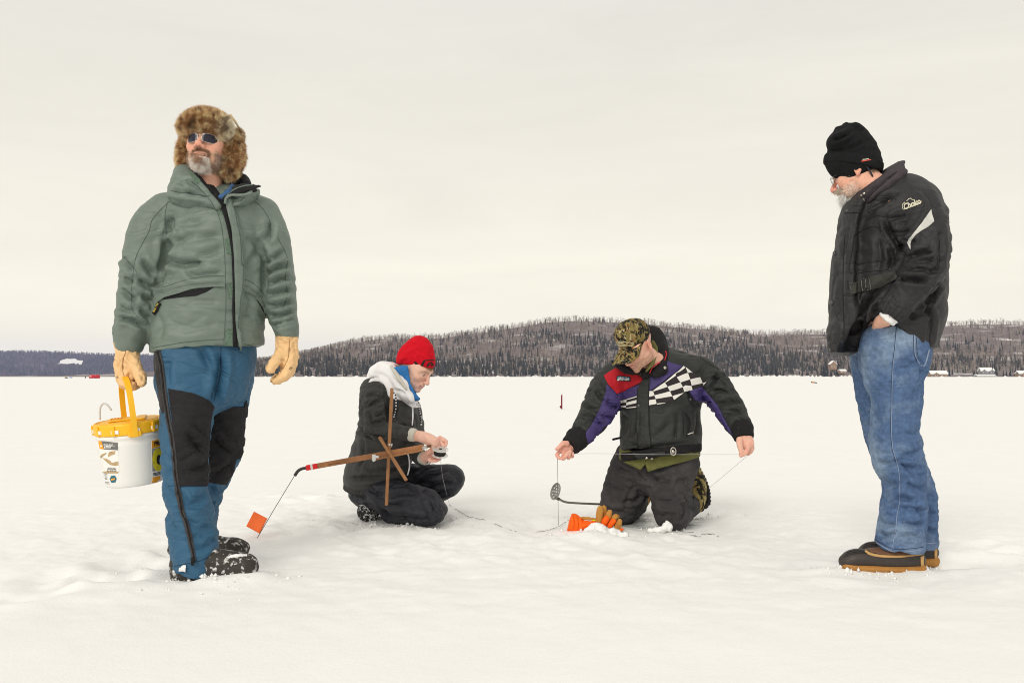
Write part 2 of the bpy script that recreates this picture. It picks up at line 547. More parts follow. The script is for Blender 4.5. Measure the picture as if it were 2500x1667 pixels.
# ------------------------------------------------------------------ hair and fur strands
def sample(V, Q, n, w=None):
    T = np.concatenate([Q[:, [0, 1, 2]], Q[:, [0, 2, 3]]]) if Q.shape[1] == 4 else Q
    A = np.linalg.norm(np.cross(V[T[:, 1]] - V[T[:, 0]], V[T[:, 2]] - V[T[:, 0]]), axis=1)
    if w is not None: A = A * w[T].mean(1)
    i = RNG.choice(len(T), n, p=A / A.sum()); u = RNG.random((n, 2)); f = u.sum(1) > 1; u[f] = 1 - u[f]
    b = np.stack([1 - u.sum(1), u[:, 0], u[:, 1]], 1)
    return (V[T[i]] * b[:, :, None]).sum(1), T[i], b


def strands(P, D, length, width, name, mat, parent, col, bend=None, label=None):
    """thin two-segment tapering blades rooted at P, growing along D"""
    n = len(P); D = D / (np.linalg.norm(D, axis=1)[:, None] + 1e-9)
    L = length * (0.6 + 0.8 * RNG.random(n)); side = np.cross(D, RNG.normal(size=(n, 3))); side /= np.linalg.norm(side, axis=1)[:, None] + 1e-9
    bd = RNG.normal(size=(n, 3)) * 0.35 + (0 if bend is None else np.asarray(bend))
    M = P + D * (L * .5)[:, None] + bd * (L * .12)[:, None]; T = P + D * L[:, None] + bd * (L * .45)[:, None]
    w = width * (0.7 + 0.6 * RNG.random(n))
    V = np.stack([P - side * w[:, None] / 2, P + side * w[:, None] / 2, M + side * w[:, None] * .4, M - side * w[:, None] * .4, T], 1).reshape(-1, 3)
    b = np.arange(n) * 5
    Fq = np.concatenate([np.stack([b, b + 1, b + 2], 1), np.stack([b, b + 2, b + 3], 1), np.stack([b + 3, b + 2, b + 4], 1)])
    c = np.repeat(col, 5, 0)
    o = obj(name, V, Fq, mat, parent, True, col=c, label=label)
    return o


# ------------------------------------------------------------------ materials
def _n(nt, t): return nt.nodes.new(t)


def mat(name, color, rough=0.8, var=0.15, vscale=12.0, bump=0.0, bscale=200.0, bump2=0.0, b2scale=30.0, metallic=0.0, spec=0.3,
        attr=False, sheen=0.0, trans=0.0, wrinkle=0.0, wrscale=7.0, color2=None, c2scale=8.0, c2lo=.45, c2hi=.6, weave=0.0, wscale=900.0, sss=0.0, stretch=(1, 1, 1), coat=0.0):
    m = bpy.data.materials.new(name); m.use_nodes = True; nt = m.node_tree; L = nt.links
    b = nt.nodes['Principled BSDF']
    b.inputs['Roughness'].default_value = rough; b.inputs['Metallic'].default_value = metallic
    b.inputs['Specular IOR Level'].default_value = spec
    b.inputs['Sheen Weight'].default_value = sheen; b.inputs['Transmission Weight'].default_value = trans
    b.inputs['Coat Weight'].default_value = coat
    if sss > 0:
        b.inputs['Subsurface Weight'].default_value = sss; b.inputs['Subsurface Scale'].default_value = 0.004
        b.inputs['Subsurface Radius'].default_value = (1.0, .35, .2)
    tc = _n(nt, 'ShaderNodeTexCoord'); src = tc.outputs['Object']
    if stretch != (1, 1, 1):
        mp = _n(nt, 'ShaderNodeMapping'); mp.inputs['Scale'].default_value = stretch; L.new(src, mp.inputs['Vector']); src = mp.outputs['Vector']
    if attr:
        at = _n(nt, 'ShaderNodeAttribute'); at.attribute_name = 'Col'; cur = at.outputs['Color']
    else:
        rgb = _n(nt, 'ShaderNodeRGB'); rgb.outputs[0].default_value = (*color, 1); cur = rgb.outputs[0]
    if color2 is not None:
        no = _n(nt, 'ShaderNodeTexNoise'); no.inputs['Scale'].default_value = c2scale; no.inputs['Detail'].default_value = 5
        L.new(src, no.inputs['Vector'])
        mr = _n(nt, 'ShaderNodeMapRange'); mr.inputs['From Min'].default_value = c2lo; mr.inputs['From Max'].default_value = c2hi
        L.new(no.outputs['Fac'], mr.inputs['Value'])
        mx = _n(nt, 'ShaderNodeMix'); mx.data_type = 'RGBA'; L.new(mr.outputs['Result'], mx.inputs[0]); L.new(cur, mx.inputs[6])
        mx.inputs[7].default_value = (*color2, 1); cur = mx.outputs[2]
    if var > 0:
        no = _n(nt, 'ShaderNodeTexNoise'); no.inputs['Scale'].default_value = vscale; no.inputs['Detail'].default_value = 6
        no.inputs['Roughness'].default_value = .65
        L.new(src, no.inputs['Vector'])
        mr = _n(nt, 'ShaderNodeMapRange'); mr.inputs['From Min'].default_value = .3; mr.inputs['From Max'].default_value = .7
        mr.inputs['To Min'].default_value = 1 - var; mr.inputs['To Max'].default_value = 1 + var
        L.new(no.outputs['Fac'], mr.inputs['Value'])
        vm = _n(nt, 'ShaderNodeVectorMath'); vm.operation = 'SCALE'; L.new(cur, vm.inputs[0]); L.new(mr.outputs['Result'], vm.inputs['Scale'])
        cur = vm.outputs[0]
    L.new(cur, b.inputs['Base Color'])
    nrm = None
    if wrinkle > 0:        # fine creases of worn cloth: sharp valleys of a stretched noise
        mp = _n(nt, 'ShaderNodeMapping'); mp.inputs['Scale'].default_value = (1, 1, 2.3); mp.inputs['Rotation'].default_value = (.2, .35, 0); L.new(tc.outputs['Object'], mp.inputs['Vector'])
        no = _n(nt, 'ShaderNodeTexNoise'); no.inputs['Scale'].default_value = wrscale; no.inputs['Detail'].default_value = 3; no.inputs['Distortion'].default_value = .9; no.inputs['Roughness'].default_value = .45; L.new(mp.outputs['Vector'], no.inputs['Vector'])
        m1 = _n(nt, 'ShaderNodeMath'); m1.operation = 'SUBTRACT'; m1.inputs[1].default_value = .5; L.new(no.outputs['Fac'], m1.inputs[0]); m2 = _n(nt, 'ShaderNodeMath'); m2.operation = 'ABSOLUTE'; L.new(m1.outputs[0], m2.inputs[0])
        m3 = _n(nt, 'ShaderNodeMath'); m3.operation = 'POWER'; m3.inputs[1].default_value = .7; L.new(m2.outputs[0], m3.inputs[0])
        bp = _n(nt, 'ShaderNodeBump'); bp.inputs['Strength'].default_value = 1.0; bp.inputs['Distance'].default_value = wrinkle; L.new(m3.outputs[0], bp.inputs['Height']); nrm = bp.outputs['Normal']
    for amt, sc, det in ((bump2, b2scale, 4), (bump, bscale, 3)):
        if amt <= 0: continue
        no = _n(nt, 'ShaderNodeTexNoise'); no.inputs['Scale'].default_value = sc; no.inputs['Detail'].default_value = det
        L.new(src, no.inputs['Vector'])
        bp = _n(nt, 'ShaderNodeBump'); bp.inputs['Strength'].default_value = 1.0; bp.inputs['Distance'].default_value = amt
        L.new(no.outputs['Fac'], bp.inputs['Height'])
        if nrm is not None: L.new(nrm, bp.inputs['Normal'])
        nrm = bp.outputs['Normal']
    if weave > 0:
        wv = _n(nt, 'ShaderNodeTexWave'); wv.inputs['Scale'].default_value = wscale; wv.inputs['Distortion'].default_value = .5
        wv.bands_direction = 'DIAGONAL'; L.new(src, wv.inputs['Vector'])
        bp = _n(nt, 'ShaderNodeBump'); bp.inputs['Distance'].default_value = weave; L.new(wv.outputs['Fac'], bp.inputs['Height'])
        if nrm is not None: L.new(nrm, bp.inputs['Normal'])
        nrm = bp.outputs['Normal']
    if nrm is not None: L.new(nrm, b.inputs['Normal'])
    return m


def srgb(r, g, b):
    return tuple(((c / 255) / 12.92 if c / 255 <= .04045 else ((c / 255 + .055) / 1.055) ** 2.4) for c in (r, g, b))

# ================================================================== THE SETTING
# ------------------------------------------------------------------ snow-covered ice
M_snow = mat('snow', (0.90, 0.895, 0.885), rough=0.8, var=0.015, vscale=3.0, bump=0.0018, bscale=95.0, bump2=0.003, b2scale=14.0, spec=0.25, sss=0.0)


def graded(a, b, h, far, g):
    inner = list(np.arange(a, b + h / 2, h)); st = h; x = b; up = []
    while x < far: st *= g; x += st; up.append(x)
    st = h; x = a; dn = []
    while x > -far: st *= g; x -= st; dn.append(x)
    return np.array(dn[::-1] + inner + up)


# (px, py, radius m, height m): clumps and hollows seen round the figures
SNOW_MARKS = [
    (500, 1424, .34, .016), (600, 1425, .12, .02), (455, 1350, .18, -.035), (640, 1410, .20, .018), (560, 1432, .22, .015), (520, 1357, .26, .028),
    (262, 1420, .16, -.045), (330, 1385, .22, -.03), (240, 1385, .2, .02), (150, 1420, .2, -.02), (70, 1450, .2, -.02), (330, 1450, .2, .02), (200, 1450, .2, .015),
    (690, 1212, .3, .03), (800, 1230, .22, .035), (745, 1222, .12, -.03), (850, 1222, .12, -.04), (720, 1260, .2, .015), (780, 1290, .2, .02),
    (960, 1300, .25, .015), (1000, 1285, .35, -.012), (900, 1300, .14, .02), (1110, 1282, .12, .02), (1090, 1270, .1, -.02),
    (1440, 1322, .16, .035), (1395, 1310, .12, -.02), (1480, 1322, .12, .03), (1380, 1330, .15, .015), (1540, 1330, .15, .012), (1330, 1290, .3, -.01), (1280, 1240, .3, .015),
    (1630, 1292, .10, .025), (1700, 1300, .2, -.012), (1650, 1240, .4, -.015), (1780, 1270, .2, .012),
    (2150, 1402, .30, .006), (2110, 1400, .10, .018), (2235, 1404, .09, .014), (2030, 1392, .15, .012), (2050, 1412, .2, .012), (2290, 1380, .2, -.02), (2350, 1345, .2, .02), (2400, 1380, .2, -.025), (2450, 1420, .2, .02),
    (2330, 1410, .2, .018), (2380, 1330, .15, -.02), (2440, 1350, .15, -.03), (1990, 1385, .14, -.02),
]


def snow_height(x, y):
    r = np.hypot(x, y - 2)
    P = np.stack([x, y, 0 * x], 1)
    z = 0.011 * fbm(P * .7, 3) * np.clip(r / 2, .5, 8) ** .3
    ar = np.clip(1.3 - np.abs(y - 5.3) / 1.9, 0, 1) * np.clip(1.5 - np.abs(x + .1) / 2.6, 0, 1)
    nn = np.clip((7.5 - y) / 2, .15, 1)
    z = z + (0.0025 + 0.026 * ar) * nn * fbm(P * 4.2 + 5, 4, .55)
    cl = gnoise(P * 9 + 40)
    z = z + ar * 0.045 * np.clip(cl + .05, 0, 1) * np.clip(fbm(P * 1.3 + 2, 2) + .25, 0, 1)
    z = z + ar * (0.013 * gnoise(P * 19) + .006 * gnoise(P * 31))
    for px, py, R, hh in SNOW_MARKS:
        g = G(px, py); d2 = ((x - g[0]) ** 2 + (y - g[1]) ** 2) / (R * R)
        w = np.exp(-d2 * 2.2) if hh > 0 else np.exp(-(d2 ** 2) * 4) * 1.3 - .55 * np.exp(-((np.sqrt(d2) - 1.05) / .25) ** 2)
        z = z + hh * w * (0.75 + .9 * gnoise(P * 7.5 + px * .01))
    # flat wet ice round the hole between the kneeling man's knees
    for px, py, a, b in ((1592, 1268, .36, .34),):
        g = G(px, py); d2 = ((x - g[0]) / a) ** 2 + ((y - g[1]) / b) ** 2
        k = np.clip(1.6 - d2, 0, 1); z = z * (1 - k) - .012 * k
    return z


axis_x = graded(-3.1, 3.1, 0.022, 9000, 1.11); axis_y = graded(3.2, 6.6, 0.022, 9000, 1.11)
XX, YY = np.meshgrid(axis_x, axis_y, indexing='ij')
zz = snow_height(XX.ravel(), YY.ravel()); rr = np.hypot(XX.ravel(), YY.ravel())
zz = np.where(rr > 60, zz * np.clip((400 - rr) / 340, 0, 1), zz)
gV = np.stack([XX.ravel(), YY.ravel(), zz], 1)
ni, nj = XX.shape
ii = (np.arange(ni - 1)[:, None] * nj + np.arange(nj - 1)[None, :]).ravel()
gF = np.stack([ii, ii + nj, ii + nj + 1, ii + 1], 1)
ground = obj('snow_ground', gV, gF, M_snow); tag(ground, kind='structure')
ground['label'] = 'flat snow covered ice of the frozen lake'


zgrid = zz.reshape(XX.shape)
def gz(x, y):
    return float(zgrid[min(np.searchsorted(axis_x, x), len(axis_x) - 1), min(np.searchsorted(axis_y, y), len(axis_y) - 1)])


# wet grey ice showing between the knees
M_ice = mat('wet_ice', (0.50, 0.53, 0.51), rough=0.22, var=0.35, vscale=9, bump=0.004, bscale=60, bump2=.01, b2scale=12, spec=0.5, color2=(.74, .75, .73), c2scale=6, c2lo=.42, c2hi=.62)
ic = G(1592, 1268); V = [(ic[0], ic[1], -.003)]; nI = 72
for rk, f in ((1, .5), (2, 1.0)):
    for k in range(nI):
        a = 2 * math.pi * k / nI; w = f * (1 + (.16 * math.sin(3 * a + 1) + .12 * math.sin(7 * a) + .07 * math.sin(13 * a + 2)) * (f > .8))
        V.append((ic[0] + .36 * w * math.cos(a), ic[1] + .30 * w * math.sin(a), -.006 if f < .8 else -.016))
Fi = [(0, 1 + k, 1 + (k + 1) % nI) for k in range(nI)] + [(1 + k, 1 + nI + k, 1 + nI + (k + 1) % nI, 1 + (k + 1) % nI) for k in range(nI)]
tag(obj('wet_ice', V, Fi, M_ice), 'patch of wet grey ice between the knees of the kneeling man', None, None, 'structure')

# ------------------------------------------------------------------ hills
RIDGE = np.array([(-1500, 919), (380, 919), (470, 908), (560, 890), (640, 876), (728, 868), (786, 852), (830, 838), (874, 825), (918, 820), (969, 818), (1028, 818), (1079, 816),
                  (1130, 809), (1189, 799), (1262, 790), (1335, 779), (1390, 775), (1500, 777), (1580, 780), (1633, 788), (1687, 794), (1751, 796), (1796, 806),
                  (1893, 809), (2017, 806), (2150, 799), (2302, 788), (2386, 782), (2450, 781), (2500, 784), (2800, 800), (3600, 830), (5000, 860)], float)
Y0, YR = 1100.0, 1900.0


def hill_z(x, y):
    px = 1250 + F * x / YR
    zr = H + (HZ - np.interp(px, RIDGE[:, 0], RIDGE[:, 1])) / F * YR - 7.0
    zr = np.maximum(zr, 0.5)
    v = (y - Y0 - 30 * gnoise(np.stack([x * .006, 0 * x, 0 * x], 1))) / (YR - Y0)
    p = np.where(v < 1, np.clip(v, 0, 1) ** 1.15, np.clip(1 - (v - 1) * .8, 0, 1))
    sm = np.clip(v * 4, 0, 1)
    return zr * p + np.where(v < 0, -2.0, 0) + sm * 4 * fbm(np.stack([x, y, 0 * x], 1) * .006, 3) * np.clip(1.4 - v, 0, 1)


M_hill = mat('hill_ground', (.20, .165, .155), rough=.95, var=.3, vscale=.03, color2=(.72, .70, .68), c2scale=.018, c2lo=.56, c2hi=.72, spec=.1)
hx = np.linspace(-1500, 2100, 300); hy = np.concatenate([np.linspace(Y0 - 40, YR, 70), np.linspace(YR + 20, YR + 900, 24)])
HX, HY = np.meshgrid(hx, hy, indexing='ij')
hV = np.stack([HX.ravel(), HY.ravel(), hill_z(HX.ravel(), HY.ravel())], 1); nj = len(hy)
ii = (np.arange(len(hx) - 1)[:, None] * nj + np.arange(nj - 1)[None, :]).ravel()
tag(obj('wooded_hill', hV, np.stack([ii, ii + nj, ii + nj + 1, ii + 1], 1), M_hill), 'broad wooded hill rising beyond the far shore', None, None, 'structure')

FAR = np.array([(-1600, 875), (-900, 862), (0, 856), (60, 855), (150, 858), (220, 862), (280, 866), (345, 866), (450, 869), (600, 876), (750, 890), (900, 908), (1400, 920)], float)
FY0, FYR = 4200.0, 5600.0


def far_z(x, y):
    px = 1250 + F * x / FYR
    zr = H + (HZ - np.interp(px, FAR[:, 0], FAR[:, 1])) / F * FYR - 9.0
    v = (y - FY0) / (FYR - FY0)
    return np.maximum(zr, .3) * np.where(v < 1, np.clip(v, 0, 1), np.clip(1 - (v - 1) * .8, 0, 1)) + np.where(v < 0, -2, 0) \
        + np.clip(v * 4, 0, 1) * 8 * fbm(np.stack([x, y, 0 * x], 1) * .0022, 3)


hx = np.linspace(-6400, 900, 200); hy = np.concatenate([np.linspace(FY0 - 60, FYR, 60), np.linspace(FYR + 40, FYR + 1500, 16)])
HX, HY = np.meshgrid(hx, hy, indexing='ij')
hV = np.stack([HX.ravel(), HY.ravel(), far_z(HX.ravel(), HY.ravel())], 1); nj = len(hy)
ii = (np.arange(len(hx) - 1)[:, None] * nj + np.arange(nj - 1)[None, :]).ravel()
M_farhill = mat('far_hill_ground', (.09, .08, .095), rough=.95, var=.3, vscale=.006, spec=.1)
tag(obj('distant_hill', hV, np.stack([ii, ii + nj, ii + nj + 1, ii + 1], 1), M_farhill), 'low distant wooded hill with a white field', None, None, 'structure')

# white cleared field on the distant hill
fld = [(140, 891), (147, 888), (146, 884), (153, 881), (163, 878), (172, 879), (184, 878), (189, 882), (203, 883), (201, 889), (198, 895), (193, 893), (190, 889), (187, 892), (176, 890), (165, 892), (155, 891)]


def far_hit(px, py):
    a, b = FY0, FYR + 50
    ys = np.linspace(a, b, 400); xs = (px - 1250) / F * ys; z = H - (py - HZ) / F * ys
    k = np.argmax(far_z(xs, ys) >= z); return np.array((xs[k], ys[k]))


fp = [far_hit(*q) for q in fld]


def in_poly(x, y, poly):
    ins = np.zeros(len(x), bool); j = len(poly) - 1
    for i in range(len(poly)):
        xi, yi = poly[i]; xj, yj = poly[j]
        c = ((yi > y) != (yj > y)) & (x < (xj - xi) * (y - yi) / (yj - yi + 1e-9) + xi); ins ^= c; j = i
    return ins


pp = []
for i, q in enumerate(fp):
    r = fp[(i + 1) % len(fp)]
    for t in (0, .34, .67): pp.append(q + (r - q) * t)
nb = len(pp); P2 = [tuple(q) for q in pp]; mn = np.min(P2, 0); mx = np.max(P2, 0)
GX, GY = np.meshgrid(np.linspace(mn[0], mx[0], 22), np.linspace(mn[1], mx[1], 22)); sel = in_poly(GX.ravel(), GY.ravel(), P2)
P2 += [tuple(q) for q in np.stack([GX.ravel(), GY.ravel()], 1)[sel]]
vs, _, fs, _, _, _ = delaunay_2d_cdt([Vector(q) for q in P2], [], [list(range(nb))], 1, 1e-3)
vv = np.array([tuple(v) for v in vs]); fzv = far_z(vv[:, 0], vv[:, 1]) + 6
M_field = mat('snow_field', (.90, .89, .87), rough=.9, var=.03, vscale=.02, spec=.1)
tag(obj('snow_field', np.column_stack([vv, fzv]), [tuple(f) for f in fs], M_field), 'white snow field cleared among the trees of the distant hill', None, None, 'structure')


# ------------------------------------------------------------------ woods
def tmpl_conifer(seed, sides=7, tiers=4):
    r = np.random.default_rng(seed); V = []; Fc = []
    for t in range(tiers):
        z0 = .06 + .90 * (t / tiers) ** .95; z1 = min(1.0, z0 + .42 - .07 * t); R = .155 * (1 - t / (tiers + .35)); b = len(V)
        for k in range(sides):
            a = 2 * math.pi * (k + .5 * (t % 2)) / sides + r.normal() * .15; q = R * (.65 + .6 * r.random())
            V.append((q * math.cos(a), q * math.sin(a), z0 + r.normal() * .025))
        V.append((r.normal() * .006, r.normal() * .006, z1))
        for k in range(sides): Fc.append((b + k, b + (k + 1) % sides, b + sides))
    return np.array(V), np.array(Fc)


def tmpl_bare(seed, nb=22, width=.0085, spread=.25):
    r = np.random.default_rng(seed); V = []; Fc = []
    def blade(p, q, w):
        p, q = np.array(p), np.array(q); s = np.cross(q - p, r.normal(size=3)); s = s / np.linalg.norm(s) * w
        b = len(V); V.extend([p - s, p + s, q + s * .25, q - s * .25]); Fc.append((b, b + 1, b + 2)); Fc.append((b, b + 2, b + 3))
    top = (r.normal() * .03, r.normal() * .03, .95)
    blade((0, 0, 0), top, .013); blade((0, 0, 0), top, .013)
    for i in range(nb):
        z = .32 + .6 * r.random(); a = 2 * math.pi * r.random(); f = spread * (1.05 - .55 * abs(z - .55) * 2) * (.5 + .7 * r.random()); up = .12 + .2 * r.random()
        blade((top[0] * z, top[1] * z, z), (f * math.cos(a), f * math.sin(a), min(1.03, z + up)), width * (.7 + .6 * r.random()))
    return np.array(V), np.array(Fc)


def scatter(name, tmpls, pos, hts, matl, cols, label, wid=1.0):
    Vs, Fs, Cs = [], [], []; b = 0
    k = RNG.integers(0, len(tmpls), len(pos)); rot = RNG.random(len(pos)) * 6.283
    for t, (tv, tf) in enumerate(tmpls):
        m = np.where(k == t)[0]
        if len(m) == 0: continue
        c, s = np.cos(rot[m]), np.sin(rot[m]); wj = wid * (0.8 + .5 * RNG.random(len(m))); hh = hts[m][:, None]
        X = (tv[None, :, 0] * c[:, None] - tv[None, :, 1] * s[:, None]) * hh * wj[:, None] + pos[m, 0][:, None]
        Yv = (tv[None, :, 0] * s[:, None] + tv[None, :, 1] * c[:, None]) * hh * wj[:, None] + pos[m, 1][:, None]
        Z = tv[None, :, 2] * hh + pos[m, 2][:, None]
        Vs.append(np.stack([X, Yv, Z], 2).reshape(-1, 3)); n = len(tv)
        Fs.append((tf[None] + (np.arange(len(m)) * n)[:, None, None] + b).reshape(-1, 3)); b += n * len(m)
        Cs.append(np.repeat(cols[m], n, 0))
    o = obj(name, np.concatenate(Vs), np.concatenate(Fs), matl, None, False, col=np.concatenate(Cs))
    return tag(o, label, 'trees', None, 'stuff')


M_tree = mat('tree_cover', (.1, .1, .1), rough=.95, attr=True, var=.2, vscale=.3, spec=.1)
con_t = [tmpl_conifer(i) for i in range(5)]; bare_t = [tmpl_bare(i) for i in range(6)]

nT = 23500
ty = Y0 + 5 + (YR + 60 - Y0) * RNG.random(nT) ** .9; tx = (RNG.random(nT) * (2500 + 500) - 100 - 200 + 0) ; tx = (tx - 1250 + 100) / F * ty
tz = hill_z(tx, ty); v_ = (ty - Y0) / (YR - Y0)
nz = fbm(np.stack([tx * .011, ty * .006, 0 * tx], 1), 3); nz2 = fbm(np.stack([tx * .02, ty * .01, 0 * tx + 9], 1), 2)
pxx = 1250 + F * tx / ty
pc = np.clip(.84 - 1.15 * v_ + 1.25 * nz + np.where(pxx > 1900, -.20, 0) - np.where(pxx > 2230, .14, 0) + .17, .05, .97)
isc = RNG.random(nT) < pc
keep = (tz > .3) & ~((nz2 > .34) & (RNG.random(nT) < .75) & (v_ > .25)) & (pxx > 440) & (pxx < 2650)
keep &= ~((pxx > 2240) & (ty < Y0 + 45))
c_ = keep & isc; b_ = keep & ~isc
P_ = np.stack([tx, ty, tz - .3], 1)
hc = 6.5 + 7.5 * RNG.random(nT) ** 1.4
colc = np.array([.046, .050, .044]) * (0.6 + .9 * RNG.random((nT, 1))); colc = colc + np.array([.01, .006, 0]) * RNG.random((nT, 1))
colb = np.array([.285, .232, .190]) * (0.6 + .8 * RNG.random((nT, 1))); pal = RNG.random(nT) < .16; colb[pal] = np.array([.46, .41, .36]) * (.8 + .4 * RNG.random((pal.sum(), 1)))
scatter('evergreen_wood', con_t, P_[c_], hc[c_], M_tree, colc[c_], 'dark evergreen wood covering the lower slope of the hill')
scatter('bare_wood', bare_t, P_[b_], (7.5 + 5 * RNG.random(nT))[b_], M_tree, colb[b_], 'mauve brown leafless wood covering the hill')

nT = 9000
ty = FY0 + (FYR + 80 - FY0) * RNG.random(nT); tx = ((RNG.random(nT) * 1150 - 150) - 1250) / F * ty
tz = far_z(tx, ty); infield = in_poly(tx, ty, fp)
for dy_ in (15, 30, 50): infield |= in_poly(tx, ty + dy_, fp)
keep = ~infield & (tz > .3); nz = fbm(np.stack([tx * .004, ty * .003, 0 * tx], 1), 3)
isc = RNG.random(nT) < np.clip(.55 + .9 * nz, .1, .9)
rough = (tx / ty * F + 1250 > 35) & (tx / ty * F + 1250 < 115) & (ty > 4550) & (ty < 4900) & (RNG.random(nT) < .75); keep &= ~rough
colc = np.array([.045, .055, .06]) * (0.7 + .6 * RNG.random((nT, 1))); colb = np.array([.105, .088, .105]) * (.7 + .6 * RNG.random((nT, 1)))
cc = np.where(isc[:, None], colc, colb)
scatter('distant_wood', [tmpl_conifer(20 + i, 6, 2) for i in range(3)], np.stack([tx, ty, tz - .5], 1)[keep], (13 + 8 * RNG.random(nT))[keep], M_tree, cc[keep],
        'bluish wood covering the distant hill', 2.0)

# single trees standing out along the far shore
M_trunk_pale = mat('pale_bark', (.50, .45, .38), rough=.9, var=.25, vscale=.8, spec=.1)
M_twig_pale = mat('pale_twigs', (.40, .34, .28), rough=.9, var=.25, vscale=.8, spec=.1)
M_needle = mat('dark_needles', (.036, .046, .044), rough=.9, var=.4, vscale=1.0, spec=.1)
M_trunk_dark = mat('dark_bark', (.07, .055, .05), rough=.9, var=.3, vscale=1, spec=.1)


def bare_tree_mesh(seed):
    r = np.random.default_rng(seed); trunk = MB(); tips = []
    pts = [np.array((0, 0, -.03))]
    for z in (.3, .6, .97): pts.append(np.array((r.normal() * .02, r.normal() * .02, z)))
    trunk.tube(smooth_pts(pts, 3), list(np.linspace(.016, .003, 10)), 5)
    for i in range(9):
        z = .3 + .55 * i / 9 + r.normal() * .02; a = r.random() * 6.28; f = .12 * (1.15 - abs(z - .5)) * (.7 + .6 * r.random())
        p = np.array((0, 0, z)); q = np.array((f * math.cos(a), f * math.sin(a), z + .10 + .1 * r.random())); trunk.tube([p, (p + q) / 2 - (0, 0, .01), q], [.006, .004, .002], 4); tips.append((p, q))
    V, Fc = [], []
    for p, q in tips:
        for j in range(16):
            t = .3 + .7 * r.random(); s = p + (q - p) * t; e = s + np.array((r.normal() * .05, r.normal() * .05, .05 + .10 * r.random()))
            w = r.normal(size=3); w = w / np.linalg.norm(w) * .0045; b = len(V); V += [s - w, s + w, e]; Fc.append((b, b + 1, b + 2))
    return trunk, np.array(V), Fc


def spruce_mesh(seed):
    r = np.random.default_rng(seed); V = []; Fc = []
    for t in range(13):
        z = .08 + .88 * t / 13; R = .20 * (1 - t / 13.6)
        for k in range(9):
            a = 2 * math.pi * (k + .5 * (t % 2)) / 9 + r.normal() * .2; q = R * (.6 + .7 * r.random()); d = np.array((math.cos(a), math.sin(a), 0)); s = np.array((-math.sin(a), math.cos(a), 0)) * q * .45
            b = len(V); V += [np.array((0, 0, z + .07)), d * q + (0, 0, z - .03 + r.normal() * .012), d * q * .55 + s + (0, 0, z - .005), d * q * .55 - s + (0, 0, z - .005)]
            Fc += [(b, b + 2, b + 1), (b, b + 1, b + 3)]
    V.append(np.array((0, 0, 1.0))); b = len(V); V += [np.array((.012, 0, .9)), np.array((-.008, .01, .9))]; Fc.append((b - 1, b, b + 1))
    return np.array(V), Fc


b_meshes = []
for i in range(4):
    tr_, V, Fc = bare_tree_mesh(50 + i)
    b_meshes.append((mesh_of('trunk', np.array(tr_.V), tr_.F, M_trunk_pale), mesh_of('crown', V, Fc, M_twig_pale, False)))
s_meshes = []
for i in range(4):
    V, Fc = spruce_mesh(70 + i); tm = MB().tube([(0, 0, -.03), (0, 0, .9)], [.02, .004], 5)
    s_meshes.append((mesh_of('trunk', np.array(tm.V), tm.F, M_trunk_dark), mesh_of('crown', V, Fc, M_needle, False)))


def shore_tree(px, Y, h, pale):
    x = (px - 1250) / F * Y; z = max(0.0, float(hill_z(np.array([x]), np.array([Y]))[0])) if Y > Y0 - 20 else 0
    nm, lb, gp, ms = ('bare_tree', 'pale leafless tree standing at the foot of the wooded hill', 'pale bare trees along the far shore', b_meshes) if pale else \
        ('spruce_tree', 'dark pointed evergreen tree standing at the foot of the wooded hill', 'dark spruces along the far shore', s_meshes)
    e_ = empty(nm, (x, Y, z), lb, 'tree', gp); tm_, cm_ = random.choice(ms); s = h * random.uniform(.9, 1.1)
    for nm2, me in (('trunk', tm_), ('crown', cm_)):
        o = bpy.data.objects.new(nm2, me); COL.objects.link(o); o.parent = e_
    e_.scale = (s, s, s); e_.rotation_euler = (0, 0, random.random() * 6.28)


for px, h in ((2262, 11), (2268, 9), (2276, 8), (2301, 10), (2322, 13), (2328, 14), (2334, 12), (2341, 15), (2348, 12), (2354, 14), (2361, 13), (2366, 11), (2372, 13), (2379, 10),
              (2392, 12), (2401, 15), (2411, 22), (2417, 13), (2436, 14), (2444, 13), (2452, 15), (2463, 12), (2470, 14), (2477, 11), (2490, 13), (2310, 14), (2385, 14), (2425, 12)):
    shore_tree(px, Y0 + random.uniform(0, 50), h * .92, True)
for px, h in ((2299, 5), (2318, 11), (2325, 9), (2378, 12), (2387, 8), (2423, 14), (2434, 9), (2450, 8), (2466, 10), (2479, 13), (2258, 9), (2457, 7), (2395, 9), (2010, 12), (2038, 9), (2046, 12), (2054, 8)):
    shore_tree(px, Y0 + random.uniform(-15, 40), h * .92, False)
for i in range(70):
    px = random.uniform(620, 2060)
    shore_tree(px, Y0 + random.uniform(-12, 30), random.uniform(7, 12.5), random.random() < .34)


# snowy rocks / drifts at the water's edge
M_drift = mat('drift_snow', (.88, .87, .85), rough=.9, var=.05, vscale=.3, spec=.1)
dm_V, dm_F = [], []
for i in range(160):
    px = random.uniform(640, 2500) if i < 90 else random.uniform(1750, 2100); Y = Y0 - random.uniform(18, 34); x = (px - 1250) / F * Y; w = random.uniform(.8, 4.5); h_ = random.uniform(.4, 1.6) * (1.5 if i >= 90 else 1); b = len(dm_V)
    for k in range(8):
        a = k * math.pi / 4; dm_V.append((x + w * math.cos(a) * random.uniform(.7, 1.2), Y + .7 * w * math.sin(a), -.2))
    dm_V.append((x + random.uniform(-.3, .3) * w, Y, h_))
    dm_F += [(b + k, b + (k + 1) % 8, b + 8) for k in range(8)]
tag(obj('shore_drifts', dm_V, dm_F, M_drift, None, True), 'little snow drifts along the edge of the far shore', None, None, 'stuff')

